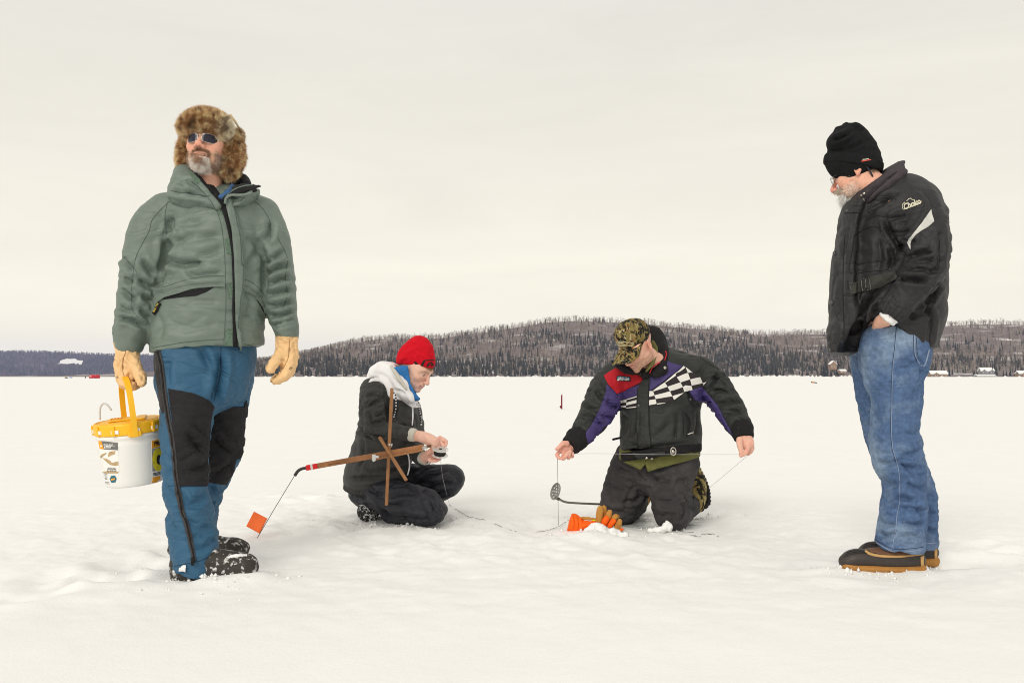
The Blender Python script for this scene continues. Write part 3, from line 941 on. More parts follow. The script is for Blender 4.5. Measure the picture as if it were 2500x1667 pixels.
# ------------------------------------------------------------------ houses on the far shore
M_roofsnow = mat('roof_snow', (.89, .88, .86), rough=.9, var=.03, spec=.1)
M_log = mat('brown_siding', (.26, .17, .11), rough=.85, var=.2, vscale=1.5, spec=.1)
M_greyside = mat('grey_siding', (.22, .22, .23), rough=.85, var=.2, vscale=1.5, spec=.1)
M_glassdark = mat('window_glass', (.06, .07, .09), rough=.1, var=0, spec=.5)
M_trim = mat('window_trim', (.7, .68, .64), rough=.7, var=.05, spec=.2)


def gable(x0, x1, y0, y1, z0, z1, ov=.5, th=.45, axis='x'):
    """snow-laden gable roof as one thick slab folded over the ridge"""
    if axis == 'x': ym = (y0 + y1) / 2; prof = [(y0 - ov, z0), (ym, z1), (y1 + ov, z0), (y1 + ov, z0 + th), (ym, z1 + th), (y0 - ov, z0 + th)]; A = [(x0 - ov, p[0], p[1]) for p in prof]; B = [(x1 + ov, p[0], p[1]) for p in prof]
    else: xm = (x0 + x1) / 2; prof = [(x0 - ov, z0), (xm, z1), (x1 + ov, z0), (x1 + ov, z0 + th), (xm, z1 + th), (x0 - ov, z0 + th)]; A = [(p[0], y0 - ov, p[1]) for p in prof]; B = [(p[0], y1 + ov, p[1]) for p in prof]
    Fc = [(i, (i + 1) % 6, 6 + (i + 1) % 6, 6 + i) for i in range(6)] + [(0, 5, 4, 1), (1, 4, 3, 2), (6, 7, 10, 11), (7, 8, 9, 10)]
    V, Fc = fix_wind(A + B, Fc); return V, Fc


def window(parent, x, y, z, w, h):
    f = MB()
    for dx in (-1, 1): f.box((x + dx * w / 2, y, z), (.18, .16, h + .18))
    for dz in (-1, 1): f.box((x, y, z + dz * h / 2), (w - .18, .16, .18))
    fo = f.build('window', M_trim, parent); MB().box((x, y + .04, z), (w - .16, .04, h - .16)).build('pane', M_glassdark, fo)


def house(name, label, px0, px1, Y, zb, wall_h, roof_h, matw, gables=(), depth=9.0, axis='x'):
    x0, x1 = (px0 - 1250) / F * Y, (px1 - 1250) / F * Y; xm = (x0 + x1) / 2
    e_ = empty(name, (xm, Y, zb), label, 'house')
    m = MB(); m.box((xm, Y + depth / 2, zb + wall_h / 2 - .6), (x1 - x0, depth, wall_h + 1.2))
    if axis == 'y':
        m.add([(x0, Y, zb + wall_h), (x1, Y, zb + wall_h), (xm, Y, zb + wall_h + roof_h), (x0, Y + depth, zb + wall_h), (x1, Y + depth, zb + wall_h), (xm, Y + depth, zb + wall_h + roof_h)], [(0, 1, 2), (3, 5, 4)])
    m.build('wall', matw, e_)
    obj('roof', *gable(x0, x1, Y, Y + depth, zb + wall_h, zb + wall_h + roof_h, axis=axis), M_roofsnow, e_, False)
    for gx_, gw, gh in gables:
        gx_ = (gx_ - 1250) / F * Y; a, b = gx_ - gw / 2, gx_ + gw / 2; yf = Y - 1.2
        m = MB(); m.box((gx_, yf + .6 - .003, zb + wall_h / 2 - .6), (gw, 1.2, wall_h + 1.2))
        m.add([(a, yf, zb + wall_h), (b, yf, zb + wall_h), (gx_, yf, zb + wall_h + gh), (a, Y + 3, zb + wall_h), (b, Y + 3, zb + wall_h), (gx_, Y + 3, zb + wall_h + gh)], [(0, 1, 2), (3, 5, 4)])
        m.build('porch', matw, e_)
        obj('porch_roof', *gable(a, b, yf, Y + 3, zb + wall_h, zb + wall_h + gh, .35, .3, 'y'), M_roofsnow, e_, False)
        window(e_, gx_, yf - .09, zb + wall_h * .55, gw * .4, wall_h * .5)
    for q in np.linspace(x0 + 1.6, x1 - 1.6, max(2, int((x1 - x0) / 4))):
        if all(abs(q - ((g_[0] - 1250) / F * Y)) > g_[1] / 2 + .8 for g_ in gables): window(e_, q, Y - .09, zb + wall_h * .55, 1.3, 1.3)
    return e_


house('log_lodge', 'long brown house with thick snowy roof and small gable, right of the blue jeans', 2273, 2314, Y0 - 28, .1, 2.9, 3.4, M_log, ((2285, 5.0, 1.7),))
house('grey_house', 'dark grey house with two snow covered gables behind a low snowy roof', 2396, 2428, Y0 - 12, 3.0, 3.2, 3.6, M_greyside, ((2402, 4.5, 1.9), (2421, 4.5, 1.9)))
house('boat_shed', 'long low shed with a flat band of snow, in front of the dark grey house', 2387, 2431, Y0 - 32, .1, .9, 1.1, M_greyside)
house('shore_cottage', 'cottage with a broad snowy roof at the right end of the shore', 2488, 2530, Y0 - 28, .9, 2.3, 3.2, M_log, ((2499, 4.0, 1.5),))
house('chalet', 'small steep chalet with snow on its gable, left of the blue jeans', 2028, 2043, Y0 - 22, 9.0, 4.4, 3.6, M_log, (), 8.0, 'y')
house('lean_to', 'small snowy roofed hut below and right of the chalet', 2052, 2066, Y0 - 26, 4.6, 1.7, 1.6, M_log)

# ------------------------------------------------------------------ far things on the ice
M_redtent = mat('red_tent', (.50, .02, .035), rough=.6, var=.15, vscale=1.5, bump2=.05, b2scale=2)
M_pinktent = mat('pale_tent_panel', (.75, .42, .40), rough=.6, var=.1)


def pop_tent(cx, Y, w, d, h):
    s = SDF((cx - w, Y - d, -.2), (cx + w, Y + d, h + .5), .06)
    s.ell((cx, Y, h * .45), (w * .54, d * .5, h * .62), .1)
    for sx in (-1, 1):
        s.ell((cx + sx * w * .36, Y - d * .1, h * .35), (w * .17, d * .42, h * .48), .2)
    s.plane((cx, Y, 0), (0, 0, -1)); s.plane((cx, Y, h), (0, 0, 1), .3)
    V, Q = s.mesh(); return relax(V, Q, 1), Q


Yt = 360.0
for k, (px, w) in enumerate(((226, 2.1), (235, 2.0))):
    cx = (px - 1250) / F * Yt; V, Q = pop_tent(cx, Yt + k * .6, w, 1.9, 1.35)
    t_ = empty('ice_shelter', (cx, Yt + k * .6, 0), ('left', 'right')[k] + ' one of two joined red pop-up shelters far across the ice', 'tent', 'red shelters on the far ice')
    obj('canopy', V, Q, M_redtent, t_)
    m = MB(); m.box((cx + (-.3, -.5)[k], Yt + k * .6 - 1.02, .72), (.62, .05, .42), None, .02); m.build('window_panel', M_pinktent, t_)
M_tan = mat('tan_cloth', (.62, .45, .26), rough=.8); M_black = mat('black_cloth', (.014, .014, .016), rough=.85, bump2=.004, b2scale=40); M_blue = mat('pale_blue_tarp', (.35, .42, .60), rough=.7)
cx = (162 - 1250) / F * Yt; t_ = empty('sled', (cx, Yt, 0), 'tiny tan and black loaded sled far across the ice', 'sled')
m = MB(); m.box((cx, Yt, .2), (1.1, .6, .3), None, .1); m.build('load', M_black, t_); m = MB(); m.box((cx - .12, Yt - .1, .55), (.6, .5, .4), None, .15); m.build('cover', M_tan, t_)
cx = (173 - 1250) / F * (Yt + 60); t_ = empty('tarpaulin', (cx, Yt + 60, 0), 'pale blue tarpaulin heap on the far ice beside the sled', 'tarp')
m = MB(); m.box((cx, Yt + 60, .3), (1.2, .8, .7), None, .25); m.build('cover', M_blue, t_)
cx = (208.5 - 1250) / F * Yt; t_ = empty('ice_post', (cx, Yt, 0), 'short dark post standing on the ice left of the red shelters', 'post')
m = MB(); m.tube([(cx, Yt, -.05), (cx, Yt, .55)], .13, 8); m.box((cx, Yt, .6), (.45, .3, .22), None, .05); m.build('post', M_black, t_)

# black and orange gear lying on the snow, right of the kneeling man
g_ = G(1988, 937); t_ = empty('auger', (g_[0], g_[1], 0), 'small black and orange ice auger lying on the open snow', 'auger')
M_orange_p = mat('orange_plastic', (.85, .30, .03), rough=.5, var=.05)
d_ = np.array((1, .25, -.12)); d_ /= np.linalg.norm(d_); c0 = np.array((g_[0] - .2, g_[1], .17))
MB().tube([c0 + d_ * .02, c0 + d_ * .52], [.055, .05], 12).build('motor_body', M_black, t_, True)
MB().tube([c0 - d_ * .02, c0 + d_ * .10], [.085, .085], 12).build('collar', M_orange_p, t_, True)
MB().box(c0 + np.array((-.06, 0, .03)), (.12, .12, .14), None, .04).build('grip', M_black, t_)

# little red fishing flag standing in the snow, left of the kneeling man
g_ = G(1371, 999); Yf = g_[1]; t_ = empty('ice_fishing_stake', (g_[0], Yf, 0), 'thin dark red stake standing alone in the snow behind the kneeling man', 'stake')
M_dkred = mat('dark_red_paint', (.17, .012, .02), rough=.5, var=.1)
MB().box(W(1371.3, 981, Yf), (.035, .03, .34), None, .006).build('upright', M_dkred, t_)
MB().box(W(1369.6, 993, Yf), (.06, .05, .06), None, .01).build('crosspiece', M_dkred, t_)
MB().tube([W(1372, 966, Yf), W(1372.5, 961, Yf)], .004, 5).build('wire', M_black, t_)

# ------------------------------------------------------------------ air
hz = MB().box((0, 0, 149.0), (19000, 19000, 300)); M_haze = bpy.data.materials.new('haze'); M_haze.use_nodes = True; nt = M_haze.node_tree; nt.nodes.clear()
ho = nt.nodes.new('ShaderNodeOutputMaterial'); hv = nt.nodes.new('ShaderNodeVolumePrincipled'); hv.inputs['Density'].default_value = 5.2e-5
hv.inputs['Color'].default_value = (.56, .62, .96, 1); hv.inputs['Anisotropy'].default_value = 0.0
nt.links.new(hv.outputs[0], ho.inputs['Volume'])
tag(hz.build('haze', M_haze), 'thin winter haze over the lake', None, None, 'stuff')

# ================================================================== PEOPLE: shared builders
M_skin = mat('skin', (.6, .36, .27), rough=.5, var=.09, vscale=90, bump=.0006, bscale=500, spec=.35, attr=True, sss=.12)
M_hair = mat('hair', (.3, .2, .15), rough=.7, var=0, attr=True, spec=.3)
M_eye = mat('eye_white', (.75, .72, .68), rough=.15, var=0, spec=.5)
M_iris = mat('iris', (.06, .05, .05), rough=.1, var=0, spec=.6)
M_teeth = mat('teeth', (.72, .64, .48), rough=.3, var=.05)


def zm(ox, oy, s):
    """points read off an enlarged crop of the photograph -> photograph pixels"""
    return lambda *p: [(ox + s * a, oy + s * b) for a, b in p]


def C(rows, Y):
    """rows (px, py, half width px, half depth m or None, Y or None) -> chain rows in metres"""
    out = []
    for r in rows:
        r = list(r) + [None] * (5 - len(r)); y = Y if r[4] is None else r[4]; hw = r[2] / F * y
        out.append((*W(r[0], r[1], y), hw, hw if r[3] is None else r[3]))
    return out


def shrink(rows, f=.58):
    return [(a, b, c, d * f, e_ * f) for a, b, c, d, e_ in rows]


class Cloth(SDF):
    def __init__(s, lo, hi, h): SDF.__init__(s, lo, hi, h * 1.27)
    def finish(s, it=2): V, Q = s.mesh(); return relax(V, Q, it), Q


def bounds(*chains, pad=.06):
    A = np.array([r[:3] for c in chains for r in c]); R = max(max(r[3:5]) for c in chains for r in c) + pad
    return A.min(0) - R, A.max(0) + R


def head_matrix(c, yaw, pitch, roll=0, s=1.0):
    R = Euler((0, 0, math.radians(yaw))).to_matrix() @ Euler((math.radians(pitch), 0, 0)).to_matrix() @ Euler((0, math.radians(roll), 0)).to_matrix()
    return Matrix.Translation(Vector(tuple(map(float, c)))) @ (R * s).to_4x4()


def app(M, V):
    A = np.array(M); return np.asarray(V, float) @ A[:3, :3].T + A[:3, 3]


def head(M, nose=1.0, chin=1.0, cheek=1.0, jaw=1.0, mouth_open=0.0, brow=1.0, skin=(.62, .34, .25), lip=(.50, .20, .17), paint=None, h=.0029, ears=True, neck=None, smile=0.0, squint=.5, jowl=0.0):
    """head in its own frame (x to the person's left, -y forwards, z up), returned in world space"""
    s = SDF((-.11, -.16, -.25), (.11, .14, .14), h)
    s.ell((0, .018, .034), (.077, .098, .084), 0)
    s.ell((0, -.030, -.022), (.066, .064, .082), .03)
    s.ell((0, -.034, -.078), (.052 * jaw, .052, .036), .025)
    for q in (-1, 1):
        s.ell((q * .046 * jaw, -.008, -.066), (.020, .034, .034), .022)
        s.ell((q * .043, -.066, -.026), (.024 * cheek, .022, .020), .022)
        if jowl: s.ell((q * .040, -.052, -.078), (.022, .028, .03), .02)
        s.ell((q * .060, -.040, .012), (.012, .03, .03), .02)
    s.ell((0, -.084, -.103), (.021 * chin, .017, .016), .02)
    s.chain([(-.05, -.070, .022, .012), (-.026, -.089, .024, .0115 * brow), (0, -.092, .020, .010), (.026, -.089, .024, .0115 * brow), (.05, -.070, .022, .012)], .014, view=(0, 0, 1))
    for q in (-1, 1):
        s.ell((q * .033, -.100, .001), (.021, .0165, .0135), .014, 's')
        s.ell((q * .0325, -.0775, .000), (.0155, .0145, .0125), .004)          # lids
        s.ell((q * .0325, -.0930, -.0005), (.0125, .008, .0050 * squint * 2 * .8), .002, 's')
        s.chain([(q * .016, -.087, -.0145, .0035), (q * .033, -.0915, -.0155, .004), (q * .047, -.080, -.011, .0035)], .008, view=(0, 0, 1))  # bag under the eye
    # nose
    s.chain([(0, -.088, .016, .0085), (0, -.100 - .006 * nose, -.008, .0095), (0, -.104 - .016 * nose, -.031, .0115 * (.6 + .4 * nose))], .012, view=(0, 1, 0))
    s.ell((0, -.105 - .017 * nose, -.035), (.0125 * (.5 + .5 * nose), .0115, .0108), .008)
    for q in (-1, 1):
        s.ell((q * .0135 * (.5 + .5 * nose), -.106 - .004 * nose, -.039), (.0085, .0105, .0085), .006)
        s.ell((q * .0068, -.107 - .008 * nose, -.0475), (.0038, .0062, .0042), .002, 's')
    # mouth
    s.ell((0, -.083, -.066), (.028, .021, .022), .02)
    zc = .004 * smile
    s.chain([(-.026, -.087, -.066 + zc, .003), (-.011, -.1005, -.0612, .0052), (0, -.1025, -.0620, .0048), (.011, -.1005, -.0612, .0052), (.026, -.087, -.066 + zc, .003)], .006, view=(0, 0, 1))
    s.chain([(-.023, -.087, -.0690 + zc - mouth_open * .5, .003), (0, -.1005, -.0735 - mouth_open, .0062), (.023, -.087, -.0690 + zc - mouth_open * .5, .003)], .006, view=(0, 0, 1))
    s.chain([(-.025, -.092, -.0668 + zc - mouth_open * .3, .0012 + mouth_open * .3), (0, -.1075, -.0675 - mouth_open * .45, .0016 + mouth_open * .55), (.025, -.092, -.0668 + zc - mouth_open * .3, .0012 + mouth_open * .3)], .002, 's', view=(0, 0, 1))
    for q in (-1, 1):     # folds from the nose to the corners of the mouth
        s.chain([(q * .019, -.101, -.040, .0016), (q * .031, -.092, -.055, .002), (q * .035, -.086, -.070, .0014)], .009, 's', view=(0, 0, 1))
    if ears:
        for q in (-1, 1):
            Re = Euler((math.radians(-12), 0, math.radians(q * 22))).to_matrix()
            s.ell((q * .079, .018, -.008), (.0075, .0185, .032), .006, R=Re); s.ell((q * .086, .014, -.006), (.006, .011, .019), .006, 's', R=Re)
            s.ell((q * .0775, .008, -.036), (.006, .008, .009), .006)
    # neck (own frame) and shoulders
    nk = neck or [(0, .022, -.07, .056, .060), (0, .034, -.15, .057, .060), (0, .040, -.235, .066, .064)]
    s.chain(nk, .03)
    V, Q = s.mesh(); V = relax(V, Q, 1, .4)
    x, y, z = V.T
    col = np.tile(np.array(skin), (len(V), 1))
    def mixc(w, c):
        nonlocal col
        w = np.clip(w, 0, 1)[:, None]; col = col * (1 - w) + np.array(c) * w
    fr = y < -.06
    ndw = np.exp(-((x / .02) ** 2 + ((z + .036) / .018) ** 2)) * (y < -.095); mixc(ndw * .55, (skin[0] * .98, skin[1] * .72, skin[2] * .72))
    for q in (-1, 1): mixc(np.exp(-(((x - q * .045) / .02) ** 2 + ((z + .03) / .018) ** 2)) * fr * .40, (skin[0] * 1.0, skin[1] * .74, skin[2] * .72))
    lipw = np.exp(-((np.abs(x) / .025) ** 4)) * (np.exp(-((z + .0612) / .0055) ** 2) + np.exp(-((z + .0735 + mouth_open) / .006) ** 2)) * (y < -.087)
    mixc(lipw * .75, lip)
    mixc(np.exp(-((z + .0675 + mouth_open * .45) / (.002 + mouth_open * .45)) ** 4) * (np.abs(x) < .024) * (y > -.1) * (y < -.07), (.22, .07, .065))
    for q in (-1, 1):
        mixc(np.exp(-(((x - q * .0325) / .015) ** 4 + ((z - .004) / .0035) ** 2)) * fr * .6, (.10, .055, .045))        # lash line
        mixc(np.exp(-(((x - q * .033) / .019) ** 4 + ((z - .0265 + 8 * (x - q * .03) ** 2 * 2) / .0055) ** 2)) * fr * .62, (.20, .12, .075) if paint is None or 'brow' not in paint else paint['brow'])
        mixc(np.exp(-(((x - q * .0068) / .004) ** 2 + ((z + .0475) / .004) ** 2)) * (y < -.1) * .9, (.12, .04, .03))
    if ears: mixc((np.abs(x) > .074) * (np.abs(z + .01) < .05) * .35, (skin[0] * .95, skin[1] * .66, skin[2] * .62))
    n1 = fbm(V * 60, 3); mixc(np.clip(n1, 0, 1) * .16, (skin[0] * .9, skin[1] * .68, skin[2] * .66))
    if paint and 'fn' in paint: col = paint['fn'](V, col)
    return app(M, V), Q, col, V


def eyes(M, parent, sc=1.0):
    for q in (-1, 1):
        m = MB(); V = []
        s = Matrix.Translation((q * .0325, -.0795, 0)); m.lathe([(.0001, .0121)] + [(.0121 * math.sin(t), .0121 * math.cos(t)) for t in np.linspace(.1, math.pi - .1, 12)] + [(.0001, -.0121)], 16, s.to_3x3().to_4x4(), (q * .0325, -.0795, 0))
        e_ = obj('eyeball', app(M, m.V), m.F, M_eye, parent)
        m = MB(); m.lathe([(.0001, .0015), (.003, .0012), (.0055, 0)], 14, Matrix.Rotation(math.radians(90), 4, 'X'), (q * .0325, -.0912, -.001))
        obj('iris', app(M, m.V), m.F, M_iris, e_)


def join_parts(*parts):
    Vs, Qs, Cs = [], [], []; b = 0
    for V, Q, c in parts: Vs.append(V); Qs.append(Q + b); Cs.append(c if np.ndim(c) == 2 else np.tile(np.array(c), (len(V), 1))); b += len(V)
    return np.concatenate(Vs), np.concatenate(Qs), np.concatenate(Cs)


def person(base, label, parts):
    """the body as one mesh whose origin is on the ice; clothing becomes its children"""
    V, Q, c = join_parts(*parts); c = np.clip(c * 1.14, 0, .9); base = np.array(base, float)
    o = obj('person', V - base, Q, M_skin, None, True, col=c); o.location = tuple(base)
    return tag(o, label, 'person')


def inner_body(*chains):
    lo, hi = bounds(*chains); s = SDF(lo, hi, .014)
    for c in chains: s.chain(shrink(c), .03, sub=2)
    return s.mesh()


def hair_points(V, Q, sel, n):
    """roots sampled where sel(local vertex) is high"""
    return sample(V, Q, n, sel)


def glasses_frame(M, pts_fn):
    pass

# ================================================================== MAN IN THE FUR HAT (left)
z1 = zm(380, 230, .19133); z2 = zm(250, 400, .31888); z3 = zm(350, 800, .41451); z4 = zm(200, 800, .26797); z5 = zm(620, 790, .10844)
TY = 4.10
M_green = mat('green_shell_cloth', (.148, .188, .160), rough=.50, var=.10, vscale=5, bump=.0003, bscale=700, bump2=.0015, b2scale=18, spec=.4, wrinkle=.012, wrscale=4.5)
M_green2 = mat('green_velcro', (.125, .185, .138), rough=.95, var=.35, vscale=140, bump=.002, bscale=700)
M_seam = mat('dark_green_seam', (.085, .115, .098), rough=.9, var=.1)
M_blackfab = mat('black_fabric', (.018, .018, .02), rough=.85, var=.15, bump=.001, bscale=300, bump2=.004, b2scale=25, sheen=.1)
M_liner = mat('black_liner', (.012, .012, .013), rough=.9, var=.1)
M_blue = mat('blue_shell_cloth', (.030, .104, .190), rough=.55, var=.10, vscale=6, bump=.0004, bscale=600, bump2=.0015, b2scale=18, wrinkle=.016, wrscale=5.5)
M_bluedk = mat('blue_seam', (.02, .055, .10), rough=.8)
M_charcoal = mat('charcoal_panel', (.019, .018, .020), rough=.85, var=.2, vscale=7, bump=.0005, bscale=600, bump2=.0015, b2scale=18, wrinkle=.015, wrscale=6, spec=.25)
M_zip = mat('zip_tape', (.055, .05, .05), rough=.6, var=.1, bump=.001, bscale=800)
M_leather = mat('tan_leather', (.80, .52, .26), rough=.62, var=.10, vscale=25, bump=.0008, bscale=260, bump2=.003, b2scale=45, spec=.35)
M_leatherseam = mat('leather_seam', (.42, .24, .10), rough=.8)
M_ink = mat('black_print', (.02, .018, .016), rough=.7, var=0)
M_rubber = mat('dark_boot', (.040, .035, .030), rough=.62, var=.25, vscale=20, bump=.001, bscale=300, color2=(.78, .77, .75), c2scale=55, c2lo=.54, c2hi=.70)
M_denimshirt = mat('blue_shirt', (.05, .12, .26), rough=.9, var=.2, vscale=60, bump=.002, bscale=300)
M_yellowprint = mat('yellow_print', (.75, .55, .08), rough=.7, var=0)

torso = C([(528, 492, 62, .10), (526, 520, 116, .135, 4.10), (527, 560, 122, .155), (527, 610, 121, .170), (520, 670, 128, .180), (513, 730, 133, .186), (509, 790, 136, .188), (507, 880, 139, .190)], TY)
arm_r = C([(408, 522, 52, .085, 4.08), (374, 562, 57, .092, 4.06), (352, 640, 53, .092, 4.05), (338, 720, 49, .085, 4.05), (327, 785, 46, .078, 4.04), (318, 820, 40, .066, 4.04), (316, 838, 35, .060, 4.04)], TY)
arm_l = C([(640, 525, 44, .085, 4.12), (662, 575, 43, .09, 4.13), (676, 640, 40, .088, 4.13), (683, 715, 40, .084, 4.12), (689, 765, 37, .075, 4.11), (699, 805, 30, .062, 4.1), (702, 824, 26, .056, 4.1)], TY)
# ---- jacket
lo, hi = bounds(torso, arm_r, arm_l); s = Cloth(lo, hi, .0048)
s.chain(torso, .03, sub=2); s.chain([r for r in C([(452, 498, 46, .09, 4.08), (600, 500, 40, .09, 4.13)], TY)], .05)
for a in (arm_r, arm_l): s.chain(a, .025, sub=3)
hem_p, hem_n = W(508, 852, 4.1), (0.075, 0.0, -1)
x0h, x1h = W(382, 850, 4.1)[0], W(640, 850, 4.1)[0]
s.plane(hem_p, hem_n, .006, (x0h - .05, 3.7, lo[2]), (x1h + .02, 4.6, W(0, 820, 4.1)[2]))
s.hollow(.016, (x0h - .05, 3.7, lo[2]), (x1h + .02, 4.6, W(0, 800, 4.1)[2]))
V, Q = s.finish(2); N = normals(V, Q)
px = to_px(V); inarm = np.clip(np.maximum((405 - px[:, 0] + (px[:, 1] - 600) * -.03) / 18, (px[:, 0] - 645) / 14), 0, 1)
V = limb_folds(V, N, arm_r, ((0, .001), (.3, .0025), (.5, .004), (.75, .005), (.9, .005), (1, .002)), .062, .5, 1.3, 2.4, inarm * (px[:, 0] < 500)); N = normals(V, Q)
V = limb_folds(V, N, arm_l, ((0, .001), (.25, .0025), (.5, .004), (.75, .005), (.9, .005), (1, .002)), .058, .5, 5.1, -2.4, inarm * (px[:, 0] > 500)); N = normals(V, Q)
tors = np.clip(1 - inarm, 0, 1)
V = cloth_noise(V, N, .0075 * tors, (3.2, 3.2, 9), 2.2); N = normals(V, Q)
V = creases(V, N, [
    (z2((485, 735), (560, 758), (660, 765), (780, 752)), 8, .016), (z2((495, 655), (560, 610), (640, 560), (720, 530)), 9, .010), (z2((530, 400), (525, 470), (500, 560)), 8, .012),
    (z2((620, 620), (760, 570), (910, 545)), 8, .007), (z2((640, 800), (690, 850), (800, 845), (925, 830)), 7, .009), (z2((560, 520), (640, 470), (760, 440)), 9, .006), (z2((700, 720), (820, 690), (920, 650)), 8, .007),
    (z2((495, 560), (490, 650), (480, 720), (440, 830)), 9, .020), (z2((420, 980), (440, 900), (480, 830)), 8, .012), (z2((1290, 430), (1280, 520), (1240, 600)), 8, .014), (z2((1235, 640), (1240, 800), (1245, 1000)), 8, .012),
    (z2((1180, 560), (1200, 640), (1150, 720), (1100, 800)), 8, .007), (z2((1090, 560), (1160, 600), (1220, 700)), 8, .006), (z2((1080, 960), (1140, 1050), (1100, 1180)), 9, .005),
    (z2((620, 1090), (700, 1060), (900, 1050)), 10, .005), (z2((480, 1200), (650, 1230), (800, 1150)), 12, .005), (z2((560, 1300), (700, 1270), (880, 1220)), 10, .005), (z2((420, 1150), (450, 1250), (430, 1350)), 9, .006),
    (z2((150, 710), (210, 790), (240, 800)), 6, .012), (z2((155, 870), (200, 900), (240, 890)), 6, .011), (z2((300, 720), (340, 790), (400, 860)), 7, .011), (z2((270, 880), (340, 930), (400, 950)), 7, .013), (z2((140, 950), (200, 1010), (260, 1040)), 6, .012),
    (z2((300, 1000), (350, 1040), (385, 1050)), 6, .012), (z2((110, 1180), (200, 1190), (330, 1250)), 6, .014), (z2((290, 1110), (330, 1160), (370, 1180)), 6, .010), (z2((120, 1080), (170, 1120), (240, 1130)), 6, .010),
    (z2((1240, 780), (1300, 730), (1400, 660)), 6, .010), (z2((1250, 860), (1330, 800), (1440, 770)), 6, .013), (z2((1270, 930), (1360, 880), (1450, 870)), 6, .013), (z2((1260, 1010), (1350, 980), (1460, 960)), 6, .012), (z2((1270, 1090), (1360, 1080), (1470, 1050)), 6, .013), (z2((1270, 1160), (1370, 1160), (1480, 1110)), 6, .012), (z2((1300, 1240), (1380, 1220), (1480, 1190)), 6, .010),
]); V = relax(V, Q, 1, .3)
base = G(500, 1412); base[1] = 4.1
jacket_V, jacket_Q = V, Q; S = Surf(V, Q)

# ---- head (first, so that the person exists)
HM1 = head_matrix(W(509, 359, 4.05), -1, -8, 2, .97)
def paint1(V, col):
    x, y, z = V.T; n = fbm(V * 130, 2)
    w = np.clip((-.048 - z + .25 * np.clip(np.abs(x) - .03, 0, 1)) / .012, 0, 1) * np.clip((.035 - y) / .03, 0, 1) * np.clip((z + .135) / .015, 0, 1)
    w *= 1 - .9 * np.exp(-((x / .028) ** 4 + ((z + .068) / .0105) ** 2))
    w = np.clip(w * (.72 + .9 * n), 0, .92)[:, None]; c = np.where((np.abs(x) < .03)[:, None] & (z < -.078)[:, None], np.array((.92, .90, .86)), np.array((.36, .22, .14)))
    return col * (1 - w) + c * w
hV, hQ, hc, hL = head(HM1, nose=1.15, jaw=1.04, mouth_open=.009, skin=(.66, .355, .25), lip=(.52, .22, .18), paint={'fn': paint1, 'brow': (.30, .19, .12)}, smile=-.8, squint=.28, jowl=1)
pelvis = C([(504, 800, 118, .15), (502, 860, 122, .165), (500, 915, 112, .165)], 4.10)
leg_n = C([(458, 900, 70, .145, 4.05), (456, 940, 71, .135, 4.03), (458, 985, 67, .125, 4.0), (453, 1049, 60, .11, 3.97), (453, 1131, 58, .105, 3.96), (454, 1190, 54, .10, 3.95), (463, 1256, 57, .105, 3.94), (470, 1318, 59, .11, 3.93), (478, 1362, 60, .112, 3.92), (482, 1402, 60, .112, 3.92)], 4.0)
leg_f = C([(560, 900, 62, .14, 4.17), (558, 940, 58, .13, 4.19), (550, 985, 53, .115, 4.21), (544, 1049, 53, .11, 4.23), (536, 1100, 53, .108, 4.25), (524, 1140, 49, .10, 4.27), (504, 1190, 45, .095, 4.3), (486, 1256, 44, .095, 4.32), (480, 1318, 45, .10, 4.33), (480, 1336, 45, .10, 4.33)], 4.2)
iV, iQ = inner_body(torso, arm_r[:-1], arm_l[:-1], pelvis, leg_n[:-3], leg_f[:-3])
man1 = person(base, 'standing man in a fur hat, sunglasses and green jacket, holding a white bucket', [(hV, hQ, hc), (iV, iQ, (.6, .35, .26))])
eyes(HM1, man1)
# teeth, seen in the grimace
m = MB()
for i in range(-4, 5):
    a = i * .0052; m.box((a, -.0985 + a * a * 18, -.0675), (.0050, .004, .0075), None, .0015)
obj('teeth', app(HM1, m.V), m.F, M_teeth, man1)

jk = obj('jacket', V, Q, M_green, man1)
for i, c in enumerate((z2((868, 310), (903, 306), (928, 385), (893, 392)), z2((935, 575), (975, 572), (992, 690), (950, 690)), z2((957, 912), (997, 910), (1002, 1030), (965, 1032)), z2((943, 1265), (997, 1262), (992, 1388), (938, 1390)))):
    patch(S, c, 'velcro_tab', M_green2, jk, .002, .004, 6)
for c, w in ((z2((835, 280), (900, 430), (930, 620), (942, 850), (945, 1100), (928, 1390)), 2.0), (z2((600, 230), (500, 300), (385, 425), (355, 520), (262, 700), (235, 850), (222, 1000), (235, 1130), (320, 1200)), 1.9), (z2((500, 292), (478, 400), (488, 540)), 1.6),
             (z2((1110, 250), (1215, 330), (1285, 450), (1290, 560)), 1.9), (z2((1340, 560), (1415, 720), (1400, 870), (1415, 1000), (1380, 1110)), 1.7), (z2((385, 1408), (600, 1370), (780, 1350), (930, 1343)), 2.2), (z2((1080, 1378), (1160, 1395), (1238, 1425)), 2.2),
             (z2((470, 945), (600, 900), (760, 866), (935, 858)), 1.7), (z2((1078, 882), (1140, 905), (1200, 955), (1235, 1000)), 1.7), (z2((520, 210), (660, 240), (830, 245)), 2.4), (z2((1000, 270), (1080, 265), (1150, 240)), 2.2), (z2((160, 715), (240, 795), (270, 850)), 1.3)):
    ribbon(S, c, w * .72, 'seam', M_seam, jk, .0010, .003, 7)
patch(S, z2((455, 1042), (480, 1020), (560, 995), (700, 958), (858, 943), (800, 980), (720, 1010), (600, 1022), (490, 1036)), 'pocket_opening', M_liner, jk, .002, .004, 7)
patch(S, z2((400, 1040), (430, 1000), (560, 955), (700, 925), (840, 912), (936, 908), (936, 944), (850, 945), (700, 960), (560, 997), (480, 1022), (440, 1050), (412, 1100)), 'pocket_flap', M_green, jk, .009, .011, 7)
